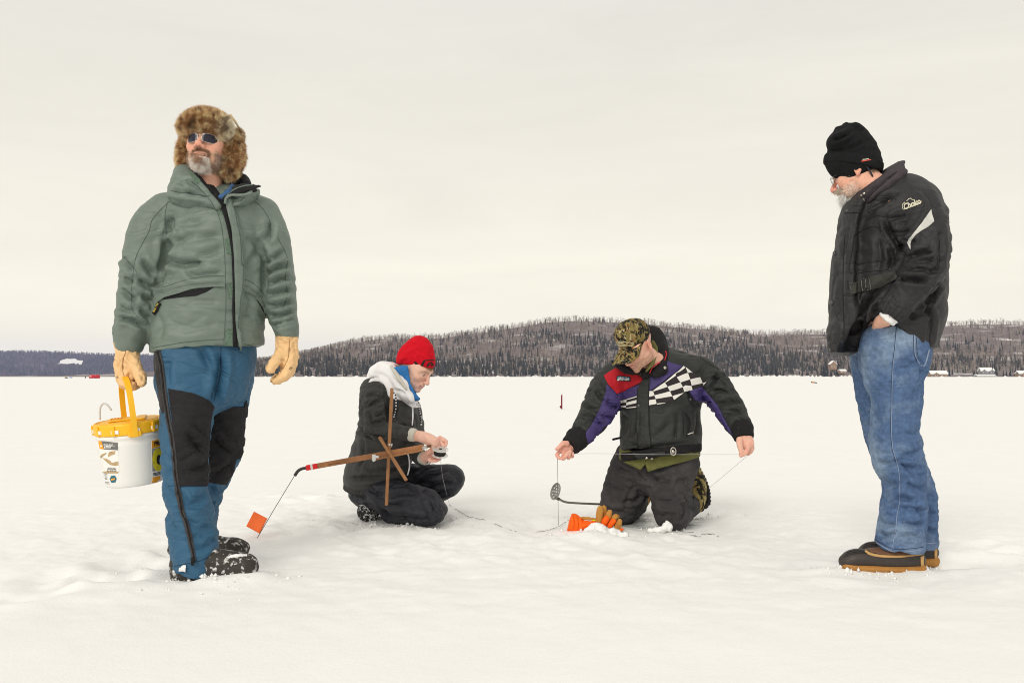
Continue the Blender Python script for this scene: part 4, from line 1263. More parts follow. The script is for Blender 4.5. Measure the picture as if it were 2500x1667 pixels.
patch(S, z2((1076, 935), (1120, 945), (1190, 1000), (1240, 1080), (1255, 1115), (1250, 1150), (1200, 1065), (1140, 990), (1078, 965)), 'pocket_flap', M_green, jk, .009, .011, 7)
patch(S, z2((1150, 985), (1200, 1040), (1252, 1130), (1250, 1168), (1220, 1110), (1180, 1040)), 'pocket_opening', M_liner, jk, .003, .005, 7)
zp = ribbon(S, z2((445, 1068), (425, 1110), (402, 1152)), 6, 'zip_pull', M_liner, jk, .010, .008, 4)
lettering(S, 'GORE-TEX', z2((428, 1108))[0], (.42, -.9), (-.9, -.42), 'zip_pull_print', M_yellowprint, zp, .013, fit=(26, 4.2))
ribbon(S, z2((900, 290), (945, 400), (982, 560), (1000, 700), (1006, 900), (1006, 1100), (1012, 1250), (1016, 1395)), [11, 9, 8, 7, 6, 7, 9, 10], 'zip', M_liner, jk, .006, .010, 7)
patch(S, z2((940, 290), (962, 262), (990, 300), (1022, 400), (1048, 500), (1064, 650), (1078, 800), (1076, 950), (1060, 1100), (1042, 1250), (1062, 1400), (1046, 1412), (1026, 1330), (1013, 1150), (1011, 950), (1003, 700), (988, 520), (955, 370)), 'storm_flap', M_green, jk, .016, .016, 7, smooth=True)
ribbon(S, z2((1000, 330), (1035, 500), (1052, 650), (1064, 800), (1062, 950), (1046, 1100), (1030, 1250)), 1.6, 'seam', M_seam, jk, .0175, .003, 7)

# cuffs
for a, nm in ((arm_r, 0), (arm_l, 1)):
    c = C([(318, 806, 42, .068, 4.04), (315, 840, 36, .061, 4.04)] if nm == 0 else [(698, 797, 31, .064, 4.1), (702, 822, 28, .058, 4.1)], 4.1)
    cs = Cloth(*bounds(c, pad=.05), .005); cs.chain(c, 0); cs.plane(c[-1][:3], np.array(c[-1][:3]) - np.array(c[0][:3]), .004)
    cV, cQ = cs.finish(1); cN = normals(cV, cQ); cV = limb_folds(cV, cN, c, ((0, .006), (1, .005)), .022, 2.2, 3 + nm); obj('cuff', cV, cQ, M_green, jk)

# ---- hood lying round the neck, its stand-up edges and black lining
hoodc = [C([(430, 470, 20, .05, 4.02), (446, 446, 26, .07, 4.03), (470, 436, 27, .075, 4.06)], 4.05), C([(470, 436, 27, .075, 4.16), (530, 440, 40, .05, 4.2), (590, 462, 22, .05, 4.18), (618, 480, 13, .045, 4.1)], 4.15),
         C([(436, 482, 18, .06, 4.0), (480, 478, 24, .05, 3.98), (530, 500, 15, .03, 3.965)], 4.0), C([(620, 482, 11, .045, 4.06), (595, 492, 12, .04, 4.0), (566, 500, 8, .03, 3.97)], 4.0)]
s = Cloth(*bounds(*hoodc), .005)
s.chain([(*W(452, 430, 4.03), .045, .06), (*W(470, 470, 4.02), .085, .09), (*W(500, 486, 4.03), .075, .075)], .03)
for c in hoodc: s.chain(c, .03, sub=3)
# open the neck
s.chain([(*W(515, 360, 4.05), .105, .105), (*W(528, 440, 4.06), .082, .085), (*W(545, 500, 4.05), .05, .07)], .015, 's')
s.chain([(*W(520, 400, 3.9), .10, .10), (*W(560, 470, 3.9), .055, .085)], .01, 's')
s.chain([(*W(515, 420, 3.96), .055, .09), (*W(540, 462, 3.96), .034, .06), (*W(552, 492, 3.95), .016, .03)], .01, 's')
V, Q = s.finish(2); N = normals(V, Q); V = cloth_noise(V, N, .005, (9, 9, 12), 4.4); N = normals(V, Q)
V = creases(V, N, [(z1((200, 1235), (330, 1255), (500, 1275), (690, 1300)), 6, .008), (z1((360, 1100), (480, 1150), (640, 1270)), 6, .006), (z1((300, 1110), (340, 1180), (330, 1240)), 6, .006)])
hood = obj('hood', V, Q, M_green, jk); SH = Surf(np.concatenate([V, jacket_V]), np.concatenate([Q, jacket_Q + len(V)]))
ribbon(SH, z1((445, 945), (560, 1050), (680, 1170), (780, 1290), (850, 1380), (900, 1470), (915, 1560)), [9, 11, 13, 14, 13, 11, 10], 'collar_lining', M_liner, hood, .008, .014, 5)
patch(SH, z1((425, 985), (455, 965), (560, 1085), (570, 1110), (535, 1150), (470, 1080)), 'velcro_tab', M_green2, hood, .003, .005, 5)
for c in (z1((460, 1110), (560, 1200), (650, 1300), (720, 1390), (760, 1480)), z1((200, 1232), (330, 1258), (480, 1275), (690, 1305))): ribbon(SH, c, 1.6, 'seam', M_seam, hood, .002, .003, 5)
# black inner side of the open collar on his left: a raised black collar and a stiff turned-out flap
def pz(x, y, Y, r, d): p = W(*z1((x, y))[0], Y); return (*p, r, d)
s = Cloth(np.minimum(W(545, 515, 4.3), W(545, 515, 3.85)), np.maximum(W(665, 415, 4.3), W(665, 415, 3.85)), .004)
s.chain([pz(960, 1120, 4.10, .020, .02), pz(1040, 1085, 4.14, .026, .016), pz(1110, 1090, 4.14, .026, .016), pz(1165, 1150, 4.10, .020, .016)], .012, sub=3)
s.chain([pz(880, 1330, 3.96, .010, .010), pz(940, 1275, 3.98, .017, .009), pz(1040, 1225, 4.01, .023, .008), pz(1160, 1200, 4.02, .019, .007), pz(1260, 1185, 4.0, .012, .006), pz(1345, 1172, 3.98, .005, .004)], .008, sub=3)
V, Q = s.finish(1); N = normals(V, Q); V = cloth_noise(V, N, .002, (25, 25, 25)); cf = obj('collar_flap', V, Q, M_blackfab, hood); SCf = Surf(V, Q)
ribbon(SCf, z1((885, 1330), (940, 1262), (1030, 1205), (1140, 1170), (1240, 1160)), 2.6, 'collar_edge', M_green, cf, .002, .004, 4)
MB().tube(smooth_pts([W(*p, 3.955) for p in z1((885, 1400), (900, 1330), (960, 1290), (1060, 1290), (1150, 1280), (1235, 1262))], 4), [.006] * 21, 7).build('collar_edge', M_green, cf, True)
m = MB()
for k in range(5): m.tube([W(*z1((1240 + 8 * k, 1210 + 6 * (k % 2)))[0], 3.97), W(*z1((1250 + 9 * k, 1250 - 4 * k))[0], 3.965)], .004, 6)
m.build('cord_lock', M_liner, hood, True)
m = MB()
m.tube([W(*p, 3.98) for p in z1((405, 995), (360, 1010), (320, 1035), (285, 1050))], [.008, .009, .012, .008], 8)
for a, b in (((270, 1030), (300, 1085)), ((285, 1020), (330, 1080)), ((262, 1055), (290, 1095)), ((310, 1015), (350, 1070)), ((330, 1030), (345, 1085))): m.tube([W(*z1(a)[0], 3.97), W(*z1(b)[0], 3.965)], .006, 6)
m.build('cord_lock', M_liner, hood, True)
# shirt in the collar
s = Cloth(W(500, 500, 4.1) - .02, W(600, 430, 3.9) + .25, .005)
shc = [(*W(*z1((985, 1185))[0], 4.05), .009, .016), (*W(*z1((970, 1225))[0], 4.02), .011, .018), (*W(*z1((920, 1265))[0], 3.985), .013, .02), (*W(*z1((850, 1305))[0], 3.965), .012, .014), (*W(*z1((825, 1290))[0], 3.965), .008, .010)]
s = Cloth(*bounds([tuple(r) for r in shc]), .004); s.chain(shc, .01, sub=3); V, Q = s.finish(1); N = normals(V, Q); V = cloth_noise(V, N, .004, (25, 25, 25)); obj('shirt_collar', V, Q, M_denimshirt, man1)

# ---- trousers
def trouser(name, chains, m, parent, hem=None, amps=((0, .003), (.3, .006), (.5, .010), (.65, .008), (.85, .008), (1, .008)), seed=0, strokes=(), h=.0062, wl=.06, k=.04, cut=None, nz=.004):
    lo, hi = bounds(*chains); s = Cloth(lo, hi, h)
    for c in chains: s.chain(c, k, sub=3)
    for q in (hem or []): s.plane(q[0], q[1], .004, *(q[2:] if len(q) > 2 else ()))
    V, Q = s.finish(2); N = normals(V, Q)
    V = limb_folds(V, N, chains[-1], amps, wl, .8, seed, .9); N = normals(V, Q)
    V = cloth_noise(V, N, nz, (8, 8, 8), seed); N = normals(V, Q)
    V = creases(V, N, strokes); V = relax(V, Q, 1, .3)
    return obj(name, V, Q, m, parent), Surf(V, Q), (V, Q)
tl, SN, _ = trouser('trousers', [pelvis, leg_n], M_blue, man1, [(W(482, 1378, 3.92), (-.20, .35, -1), (-5, 3.5, -.2), (-.9, 4.25, .5))], seed=3.3, strokes=[
    (z3((455, 150), (458, 250), (440, 350), (415, 440)), 9, .020), (z3((330, 110), (380, 200), (430, 290)), 8, .008), (z3((150, 180), (140, 260), (150, 350)), 8, .007), (z3((250, 600), (310, 680), (380, 760)), 9, .011), (z3((290, 560), (340, 620), (370, 650)), 8, .008),
    (z3((200, 620), (280, 680), (350, 740)), 10, .006), (z3((260, 840), (320, 830), (385, 790)), 8, .008), (z3((220, 960), (280, 1040), (380, 960)), 9, .007), (z3((240, 1100), (330, 1180), (400, 1150)), 10, .007), (z3((300, 1290), (360, 1290), (430, 1240)), 9, .009), (z3((280, 1220), (340, 1230), (420, 1180)), 9, .008), (z3((130, 1060), (160, 1150), (200, 1200)), 8, .007), (z3((120, 900), (150, 960), (190, 1000)), 8, .006), (z3((110, 700), (140, 760), (180, 780)), 8, .006)])
tf, SF, _ = trouser('trouser_leg', [leg_f], M_blue, man1, [(W(480, 1328, 4.33), (0, .1, -1))], seed=8.1, strokes=[
    (z3((400, 640), (450, 700), (520, 740)), 9, .010), (z3((420, 560), (480, 620), (560, 690)), 9, .007), (z3((400, 860), (450, 850), (520, 800)), 8, .010), (z3((390, 930), (430, 980), (470, 960)), 7, .008), (z3((400, 1020), (430, 1060), (440, 1030)), 6, .007), (z3((460, 180), (480, 300), (460, 420)), 9, .006)])
patch(SN, z3((150, 360), (220, 372), (292, 388), (350, 410), (388, 432), (415, 468), (402, 500), (392, 580), (384, 690), (390, 760), (393, 830), (382, 890), (374, 931), (300, 930), (214, 930), (204, 820), (190, 700), (176, 580), (160, 460)), 'knee_panel', M_charcoal, tl, .005, .007, 5)
patch(SF, z3((395, 467), (500, 466), (590, 466), (604, 425), (612, 470), (602, 600), (586, 730), (572, 765), (545, 775), (528, 850), (504, 890), (487, 921), (430, 914), (380, 905), (370, 780), (370, 640), (380, 540)), 'knee_panel', M_charcoal, tf, .005, .007, 5, 4.22)
patch(SN, z3((62, 150), (98, 138), (108, 200), (118, 330), (128, 420), (137, 488), (112, 502), (100, 440), (90, 360), (72, 260)), 'hip_panel', M_blackfab, tl, .005, .007, 5)
zz_ = z3((93, 140), (108, 220), (122, 330), (136, 440), (150, 540), (172, 650), (184, 760), (192, 860), (204, 960), (224, 1060), (250, 1150), (274, 1240), (296, 1350), (300, 1372))
ribbon(SN, zz_, [9, 9, 10, 11, 11, 11, 11, 11, 10], 'side_zip_tape', M_zip, tl, .006, .008, 7)
ribbon(SN, zz_, 3.0, 'side_zip_teeth', M_liner, tl, .009, .004, 7)
MB().tube([W(*p, 3.80) for p in z3((292, 1350), (291, 1372), (289, 1398))], [.006, .008, .005], 7).build('zip_pull', M_liner, tl, True)
for S_, c in ((SN, z3((458, 110), (456, 180), (458, 260), (440, 340), (418, 430))), (SF, z3((500, 118), (486, 170), (470, 205)))): ribbon(S_, c, 1.8, 'seam', M_bluedk, tl, .001, .003, 6)
for c in (z3((184, 1402), (270, 1385), (330, 1372), (462, 1310)), z3((218, 935), (300, 933), (372, 933))): ribbon(SN, c, 1.6, 'seam', M_bluedk, tl, .0015, .003, 6)
# snow stuck to the hems
M_clump = mat('stuck_snow', (.86, .86, .86), rough=.8, var=.05, bump=.004, bscale=150)
s = Cloth(W(410, 1410, 3.7), W(500, 1340, 4.2) + .05, .004); rs = np.random.default_rng(3)
for a, b, r in ((200, 1425, .016), (225, 1428, .015), (250, 1420, .018), (275, 1425, .02), (300, 1415, .024), (318, 1412, .02), (330, 1360, .015), (320, 1365, .012), (340, 1355, .011), (365, 1345, .009), (190, 1420, .012), (240, 1408, .011), (310, 1435, .014)):
    p, n_ = SN.hit(*z3((a, b))[0]); s.ell(p + n_ * .002, (r, r * .5, r * .8), .008)
V, Q = s.finish(1); N = normals(V, Q); V = V + N * (.004 * fbm(V * 120, 2))[:, None]; obj('stuck_snow', V, Q, M_clump, tl)

# ---- boots
def winter_boot(rows, parent, sole, name='boot', m=None, h=.0045):
    lo, hi = bounds(*rows); lo[2] = -.06; s = Cloth(lo, hi, h)
    for c in rows: s.chain(c, .03, sub=3)
    s.plane((0, 0, sole), (0, 0, -1), .008)
    V, Q = s.finish(1); N = normals(V, Q); V = V + N * (.0022 * fbm(V * 45, 2))[:, None]
    return obj(name, V, Q, m or M_rubber, parent), Surf(V, Q)
bt1, SB = winter_boot([C([(450, 1380, 40, .055, 3.9), (520, 1372, 33, .055, 3.89), (560, 1376, 33, .054, 3.88), (600, 1378, 28, .05, 3.875), (608, 1384, 20, .04, 3.875)], 3.9), C([(440, 1404, 17, .05, 3.9), (500, 1404, 18, .054, 3.89), (560, 1398, 18, .055, 3.88), (606, 1388, 18, .048, 3.875)], 3.9), C([(470, 1330, 42, .06, 3.92), (470, 1390, 44, .058, 3.9)], 3.9)], man1, W(0, 1421, 3.88)[2])
MB_sole = Cloth(*bounds(C([(428, 1412, 12, .05, 3.9), (610, 1392, 12, .05, 3.87)], 3.9), pad=.05), .004)
MB_sole.chain(C([(436, 1413, 11, .055, 3.9), (500, 1413, 10, .057, 3.89), (560, 1407, 10, .058, 3.88), (606, 1396, 11, .052, 3.875), (620, 1386, 9, .035, 3.87)], 3.9), 0, sub=4)
V, Q = MB_sole.finish(1); N = normals(V, Q); V = V + N * (.002 * np.sign(np.sin(V[:, 0] * 260)))[:, None]; obj('sole', V, Q, M_blackfab, bt1)
bt2, _ = winter_boot([C([(470, 1320, 26, .05, 4.33), (540, 1331, 22, .052, 4.32), (575, 1336, 24, .052, 4.31), (592, 1338, 18, .045, 4.31)], 4.3), C([(430, 1330, 18, .05, 4.33), (425, 1340, 14, .05, 4.33)], 4.33)], man1, W(0, 1356, 4.31)[2])
m = MB()
s = Cloth(W(480, 1425, 3.7), W(640, 1330, 4.0) + .02, .004)
for a, b, r in ((505, 1350, .014), (535, 1342, .016), (565, 1338, .017), (600, 1340, .013), (470, 1385, .009), (420, 1420, .009), (545, 1390, .008)):
    p, n_ = SB.hit(*z3((a, b))[0]); s.ell(p, (r, r * .8, r * .28), .01)
V, Q = s.finish(1); N = normals(V, Q); V = V + N * (.006 * fbm(V * 90, 3))[:, None]; obj('boot_snow', V, Q, M_clump, bt1)

# ---- gloves: palm, four fingers, thumb
def finger(rows, Y): return [(*W(a, b, Y + dy), r / F * Y, r / F * Y) for a, b, dy, r in rows]
def glove(name, palm, fingers, cuffc, parent, m, k=.008, h=.0032, seed=0, foldamp=.003, strokes=()):
    allc = [palm] + fingers + [cuffc]; s = Cloth(*bounds(*[[(*r[:3], *(r[3:] if len(r) == 5 else (r[3], r[3]))) for r in c] for c in allc], pad=.03), h)
    s.chain(palm, .01, sub=3); s.chain(cuffc, .012, sub=2)
    for f in fingers: s.chain(f, k, sub=3)
    a, b = np.array(cuffc[0][:3]), np.array(cuffc[1][:3]); s.plane(a, a - b, .003)
    V, Q = s.finish(1); N = normals(V, Q); V = cloth_noise(V, N, foldamp, (38, 38, 30), seed); N = normals(V, Q); V = creases(V, N, strokes)
    return obj(name, V, Q, m, parent), Surf(V, Q)
gy = 4.03
palm = C([(310, 868, 28, .034, gy), (310, 890, 31, .034, gy), (312, 908, 30, .032, gy), (305, 918, 24, .03, gy)], gy)
fing = [finger([(292, 905, .01, 13), (297, 928, -.005, 13), (312, 940, -.02, 11.5), (326, 940, -.03, 10)], gy), finger([(295, 905, .035, 13), (300, 932, .03, 13), (315, 944, .02, 11.5), (330, 942, .01, 10)], gy),
        finger([(300, 905, .06, 13), (308, 934, .06, 12), (322, 943, .055, 11), (334, 940, .045, 10)], gy), finger([(306, 905, .08, 12), (312, 930, .085, 11), (325, 940, .08, 10)], gy),
        finger([(326, 880, -.015, 15), (336, 904, -.035, 14.5), (344, 922, -.05, 13.5), (346, 934, -.06, 12)], gy)]
gl1, SG = glove('glove', palm, fing, C([(310, 832, 33, .045, gy), (310, 852, 29, .038, gy), (310, 872, 27, .034, gy)], gy), man1, M_leather, seed=2, strokes=[(z4((330, 280), (345, 310), (340, 350)), 3, .005), (z4((380, 260), (375, 320), (372, 400)), 2.5, .004), (z4((410, 255), (450, 300), (480, 320)), 4, .003), (z4((440, 410), (420, 450), (440, 500)), 3, .004), (z4((540, 420), (560, 460), (530, 500)), 4, .002), (z4((310, 290), (320, 330), (330, 370)), 3, .004)])
ribbon(SG, z4((392, 160), (395, 230), (374, 290), (370, 380), (378, 420), (410, 500), (445, 545)), 1.6, 'seam', M_leatherseam, gl1, .001, .002, 4)
ribbon(SG, z4((292, 140), (400, 142), (526, 164)), 3, 'edge_binding', M_leather, gl1, .003, .005, 4)
lettering(SG, 'SIL', z4((322, 452))[0], (.5, .8), (-.8, .5), 'stamped_mark', M_ink, gl1, .0012, fit=(7, 5))
gy = 4.08
palm = C([(701, 850, 26, .036, gy), (702, 870, 28, .037, gy), (705, 893, 19, .034, gy), (700, 905, 16, .03, gy)], gy)
fing = [finger([(706, 885, -.02, 13), (702, 905, -.025, 14), (688, 921, -.035, 12.5), (672, 931, -.045, 9)], gy), finger([(708, 885, .01, 13), (706, 906, .01, 14), (690, 922, .0, 12), (670, 927, -.02, 10)], gy), finger([(708, 885, .04, 13), (705, 905, .04, 13), (690, 918, .03, 12), (674, 922, .01, 10)], gy),
        finger([(707, 885, .065, 12), (702, 902, .065, 12), (690, 912, .055, 10)], gy), finger([(686, 865, -.02, 15), (672, 882, -.045, 14), (660, 900, -.06, 12.5)], gy)]
gl2, SG = glove('glove', palm, fing, C([(701, 822, 29, .046, gy), (700, 838, 26, .040, gy), (700, 856, 24, .036, gy)], gy), man1, M_leather, seed=7, strokes=[(z5((910, 420), (885, 500), (870, 590)), 2.5, .004), (z5((830, 540), (810, 590), (800, 650)), 2.2, .004), (z5((560, 360), (610, 370), (680, 390)), 3, .003), (z5((930, 480), (920, 560), (940, 650)), 2.5, .004), (z5((580, 450), (680, 450), (760, 480)), 4, .0025), (z5((570, 1000), (600, 1010), (640, 1000)), 2, .004), (z5((530, 1040), (570, 1060), (620, 1040)), 2, .004), (z5((600, 800), (660, 830), (720, 890)), 2.5, .004)])
ribbon(SG, z5((815, 270), (800, 400), (790, 550), (780, 700), (760, 800), (700, 930), (620, 1070), (500, 1170), (380, 1310)), 1.6, 'seam', M_leatherseam, gl2, .001, .002, 4)
ribbon(SG, z5((482, 285), (640, 262), (800, 258), (930, 275), (1012, 318)), 3.2, 'edge_binding', M_leather, gl2, .003, .005, 4)
lettering(SG, 'G&F', z5((832, 1005))[0], (.6, -.8), (.8, .6), 'stamped_mark', M_ink, gl2, .0012, fit=(9, 6))

# ---- fur hat
fur_c = lambda P, n: None
def fur_part(name, build, n, length, parent, seed, M=HM1, lo=(-.2, -.2, -.16), hi=(.2, .2, .24), down=.35, light=None, bcol=(.10, .055, .028), w=.0016):
    s = SDF(lo, hi, .005); build(s); V, Q = s.mesh(); V = relax(V, Q, 2); N = normals(V, Q); V = V + N * (.008 * fbm(V * 28 + seed, 3))[:, None]
    o = obj(name, app(M, V), Q, M_furbase, parent)
    P, T, b = sample(V, Q, n); Nn = (N[T] * b[:, :, None]).sum(1)
    D = Nn + np.array((0, 0, -down)) + RNG.normal(size=P.shape) * .30 + .5 * np.stack([gnoise(P * 30 + i * 9 + seed) for i in range(3)], 1)
    c = np.array((.36, .19, .085)); k1 = np.clip(fbm(P * 45 + seed, 3) * 1.8 + .40, 0, 1)[:, None]; col = c * (1 - k1) + np.array((.80, .60, .36)) * k1
    k2 = np.clip(fbm(P * 30 + 40 + seed, 2) * 2.5 - .3, 0, 1)[:, None]; col = col * (1 - k2 * .75) + np.array((.07, .045, .03)) * k2 * .75
    if light is not None:
        k3 = np.clip(light(P), 0, 1)[:, None]; st = np.clip(np.sin(P[:, 0] * 200 + 6 * gnoise(P * 40)) * .6 + .75, 0, 1)[:, None]
        col = col * (1 - k3) + (np.array((.74, .66, .50)) * st + np.array((.10, .085, .075)) * (1 - st)) * k3
    col = np.minimum(col * (.65 + 1.15 * RNG.random((n, 1))), .95)
    strands(app(M, P), D @ np.array(M)[:3, :3].T, length, w, 'fur', M_hair, o, col); return o
M_furbase = mat('fur_underside', (.16, .09, .045), rough=.95, var=.6, vscale=90)
hat = empty('fur_hat', (0, 0, 0)); bpy.data.objects.remove(hat)
def crown(s): s.ell((0, .035, .056), (.094, .110, .076), 0); s.plane((0, 0, .045), (0, 0, -1), .01)
sC = SDF((-.16, -.16, 0), (.16, .2, .25), .005); crown(sC); V, Q = sC.mesh(); V = relax(V, Q, 2)
M_suede = mat('suede_crown', (.60, .47, .28), rough=.9, var=.15, vscale=20)
hat = obj('fur_hat', app(HM1, V), Q, M_suede, man1)
def front(s):
    s.ell((0, -.036, .078), (.096, .072, .057), 0); s.ell((0, -.080, .068), (.086, .044, .040), .03); s.ell((.064, -.062, .058), (.042, .040, .042), .02); s.ell((-.064, -.055, .058), (.042, .048, .044), .02); s.ell((-.022, -.03, .104), (.052, .050, .040), .03)
    s.ell((0, .03, .0), (.078, .1, .085), .01, 's')
fur_part('fur_front', front, 42000, .015, hat, 1.0, light=lambda P: .45 * (P[:, 0] - .045) / .03 * (P[:, 0] > .04) * (P[:, 2] < .11))
def flap(q):
    def f(s):
        s.ell((q * .088, .030, .020), (.034, .050, .050), 0); s.ell((q * .096, .036, -.03), (.038, .058, .062), .03); s.ell((q * .088, .018, -.085), (.030, .042, .045), .03); s.ell((q * .070, .075, .0), (.04, .045, .07), .03)
        s.ell((0, .02, 0), (.076, .09, .1), .008, 's')
    return f
for q in (-1, 1): fur_part('ear_flap', flap(q), 28000, .015, hat, 20. + q, down=.5, lo=(-.2, -.12, -.2), hi=(.2, .22, .16))
def knot(s): s.ell((.100, .05, .070), (.026, .028, .028), 0)
fur_part('fur_knot', knot, 4500, .011, hat, 33., light=lambda P: np.full(len(P), .45))
m = MB(); m.tube([app(HM1, [p])[0] for p in ((.084, -.02, .135), (.100, .01, .118), (.112, .035, .100))], .004, 6); m.tube([app(HM1, [p])[0] for p in ((.082, .0, .145), (.098, .03, .125), (.108, .05, .105))], .003, 6); m.build('hat_cord', M_suede, hat, True)

# ---- beard
def beard(M, V, Q, sel, n, length, w, parent, colf, fwd=.3, down=.9, name='beard'):
    P, T, b = sample(V, Q, n, sel); N = normals(V, Q); Nn = (N[T] * b[:, :, None]).sum(1)
    D = Nn * fwd + np.array((0, -.1, -down)) + RNG.normal(size=P.shape) * .28
    return strands(app(M, P), D @ np.array(M)[:3, :3].T, length, w, name, M_hair, parent, colf(P))
x, y, z = hL.T
goat = np.clip((-.076 - z) / .008, 0, 1) * np.clip((.040 - np.abs(x)) / .01, 0, 1) * (y < -.045) * (z > -.14)
def cg(P):
    k = np.clip(.75 - 1.2 * fbm(P * 60, 2) - np.exp(-((P[:, 0]) / .013) ** 2) * (P[:, 2] > -.105) * 1.2, 0, 1)[:, None]; return (np.array((.92, .90, .86)) * k + np.array((.56, .38, .27)) * (1 - k)) * (.85 + .4 * RNG.random((len(P), 1)))
beard(HM1, hL, hQ, goat, 4200, .020, .0013, man1, cg, .8, .65)
mou = np.exp(-((z + .0515) / .0045) ** 2) * (np.abs(x) < .036) * (y < -.083) + np.exp(-(((np.abs(x) - .034) / .006) ** 2 + ((z + .068) / .012) ** 2)) * (y < -.07)
beard(HM1, hL, hQ, mou, 1500, .007, .0011, man1, lambda P: np.array((.42, .26, .17)) * (.6 + .8 * RNG.random((len(P), 1))), .5, .8, 'moustache')
sid = np.clip((-.045 - z + .4 * (np.abs(x) - .055)) / .015, 0, 1) * (y < .02) * (y > -.075) * np.clip((z + .125) / .012, 0, 1) * (np.abs(x) > .028)
beard(HM1, hL, hQ, sid, 4200, .006, .0011, man1, lambda P: np.where(RNG.random((len(P), 1)) < .4, np.array([[.66, .58, .5]]), np.array([[.27, .17, .11]])) * (.6 + .7 * RNG.random((len(P), 1))), .5, .7)

# ---- sunglasses
M_wire = mat('silver_wire', (.62, .60, .56), rough=.25, var=0, metallic=.9)
M_lens = bpy.data.materials.new('tinted_lens'); M_lens.use_nodes = True
b_ = M_lens.node_tree.nodes['Principled BSDF']; b_.inputs['Base Color'].default_value = (.02, .02, .035, 1); b_.inputs['Roughness'].default_value = .08; b_.inputs['Specular IOR Level'].default_value = .3; b_.inputs['Alpha'].default_value = .95
def lens_outline(q, w=.0265, hh=.0185, n=28, e_=2.9):
    P = []
    for k in range(n):
        a = 2 * math.pi * k / n; c, s_ = math.cos(a), math.sin(a)
        xx = q * .0345 + w * np.sign(c) * abs(c) ** (2 / e_); zz2 = -.002 + hh * np.sign(s_) * abs(s_) ** (2 / e_)
        P.append((xx, -.1115 + 6 * max(0, abs(xx) - .015) ** 2 * 3, zz2))
    return P
gls = None
gm = MB()
for q in (-1, 1): P = lens_outline(q); gm.tube([app(HM1, [p])[0] for p in P + [P[0]]], .0010, 6, False)
gm.tube([app(HM1, [p])[0] for p in ((-.010, -.1115, .006), (0, -.115, .009), (.010, -.1115, .006))], .0013, 6)
for q in (-1, 1): gm.tube([app(HM1, [p])[0] for p in ((q * .060, -.103, .006), (q * .068, -.085, .007), (q * .080, -.02, .006), (q * .082, .01, .0))], .0013, 6)
gls = gm.build('sunglasses', M_wire, man1, True)
for q in (-1, 1):
    P = lens_outline(q); V = app(HM1, [(q * .0345, -.1125, -.002)] + P); n = len(P); obj('lens', V, [(0, 1 + i, 1 + (i + 1) % n) for i in range(n)], M_lens, gls, True)

# ================================================================== BAIT BUCKET
BY = 4.06
M_bucket = mat('white_bucket_plastic', (.83, .82, .79), rough=.45, var=.02, vscale=8, spec=.4)
M_yel = mat('yellow_plastic', (.93, .50, .015), rough=.42, var=.03, spec=.4)
M_grey = mat('grey_print', (.17, .165, .16), rough=.6, var=0); M_labelor = mat('orange_print', (.85, .36, .02), rough=.6, var=0); M_labelw = mat('white_print', (.86, .85, .82), rough=.6, var=0)
M_yelprint = mat('yellow_tube_print', (.72, .60, .02), rough=.6, var=.2, vscale=60); M_fish = mat('fish_print', (.50, .36, .20), rough=.6, var=.3, vscale=60); M_tealprint = mat('teal_print', (.03, .16, .22), rough=.6, var=0); M_photo = mat('grey_photo_print', (.30, .30, .28), rough=.6, var=.5, vscale=30)
M_tubing = mat('clear_hose', (.80, .80, .79), rough=.3, var=0, trans=.3)
bc = W(317, 1046, BY); Rb = Euler((math.radians(5.5), math.radians(-4.6), 0)).to_matrix().to_4x4()
bucket = empty('bait_bucket', W(321, 1192, BY), 'white bait bucket with yellow lid and yellow handle, hanging from the gloved hand', 'bucket')
def BL(p): return np.array(Rb @ Vector((p[0] * .955, p[1] * .955, p[2]))) + bc
def lath(prof, n=96):
    m = MB(); m.lathe([(r_ * .955, z_) for r_, z_ in prof], n, Rb, bc); return m
hb = -.222
lath([(.0005, hb), (.118, hb), (.1215, hb + .006), (.1245, hb + .03), (.1395, -.055), (.1405, -.048), (.1375, -.040), (.1375, -.028), (.141, -.024), (.141, -.016), (.1375, -.012), (.139, .02), (.134, .02)]).build('pail', M_bucket, bucket, True)
lath([(.1395, -.012), (.1438, -.009), (.1446, -.004), (.1446, .028), (.1415, .034), (.135, .036), (.132, .031), (.118, .031), (.1165, .036), (.108, .038), (.05, .040), (.0005, .040)]).build('lid', M_yel, bucket, False)
lid = bpy.data.objects[[o.name for o in bpy.data.objects if o.name.startswith('lid')][-1]]
m = MB()
for k in range(22):
    a = 2 * math.pi * (k + .35) / 22
    if k % 2 == 0: m.box(BL((.1462 * math.cos(a), .1462 * math.sin(a), .006)), (.030, .005, .014), Rb.to_3x3().to_4x4() @ Matrix.Rotation(a + math.pi / 2, 4, 'Z'))
m.build('lid_slots', M_labelw, lid)
m = MB()
for k in range(11):
    a = 2 * math.pi * (k + .1) / 11; m.box(BL((.1475 * math.cos(a), .1475 * math.sin(a), .010)), (.014, .007, .040), Rb.to_3x3().to_4x4() @ Matrix.Rotation(a + math.pi / 2, 4, 'Z'), .002)
m.build('lid_clips', M_yel, lid)
m = MB(); m.box(BL((-.02, -.02, .043)), (.10, .10, .006), Rb.to_3x3().to_4x4() @ Matrix.Rotation(.3, 4, 'Z'), .002); m.box(BL((.055, .0, .043)), (.035, .13, .007), Rb.to_3x3().to_4x4() @ Matrix.Rotation(.3, 4, 'Z'), .002)
m.build('hatch', M_yel, lid)
m = MB()
for i in range(4):
    for j in range(2): m.box(BL((-.058 + i * .012 - .008 * j, -.045 + .03 * j + .004 * i, .0475)), (.008, .016, .004), Rb.to_3x3().to_4x4() @ Matrix.Rotation(.3, 4, 'Z'), .0015)
m.build('hatch_ribs', M_labelor, lid)
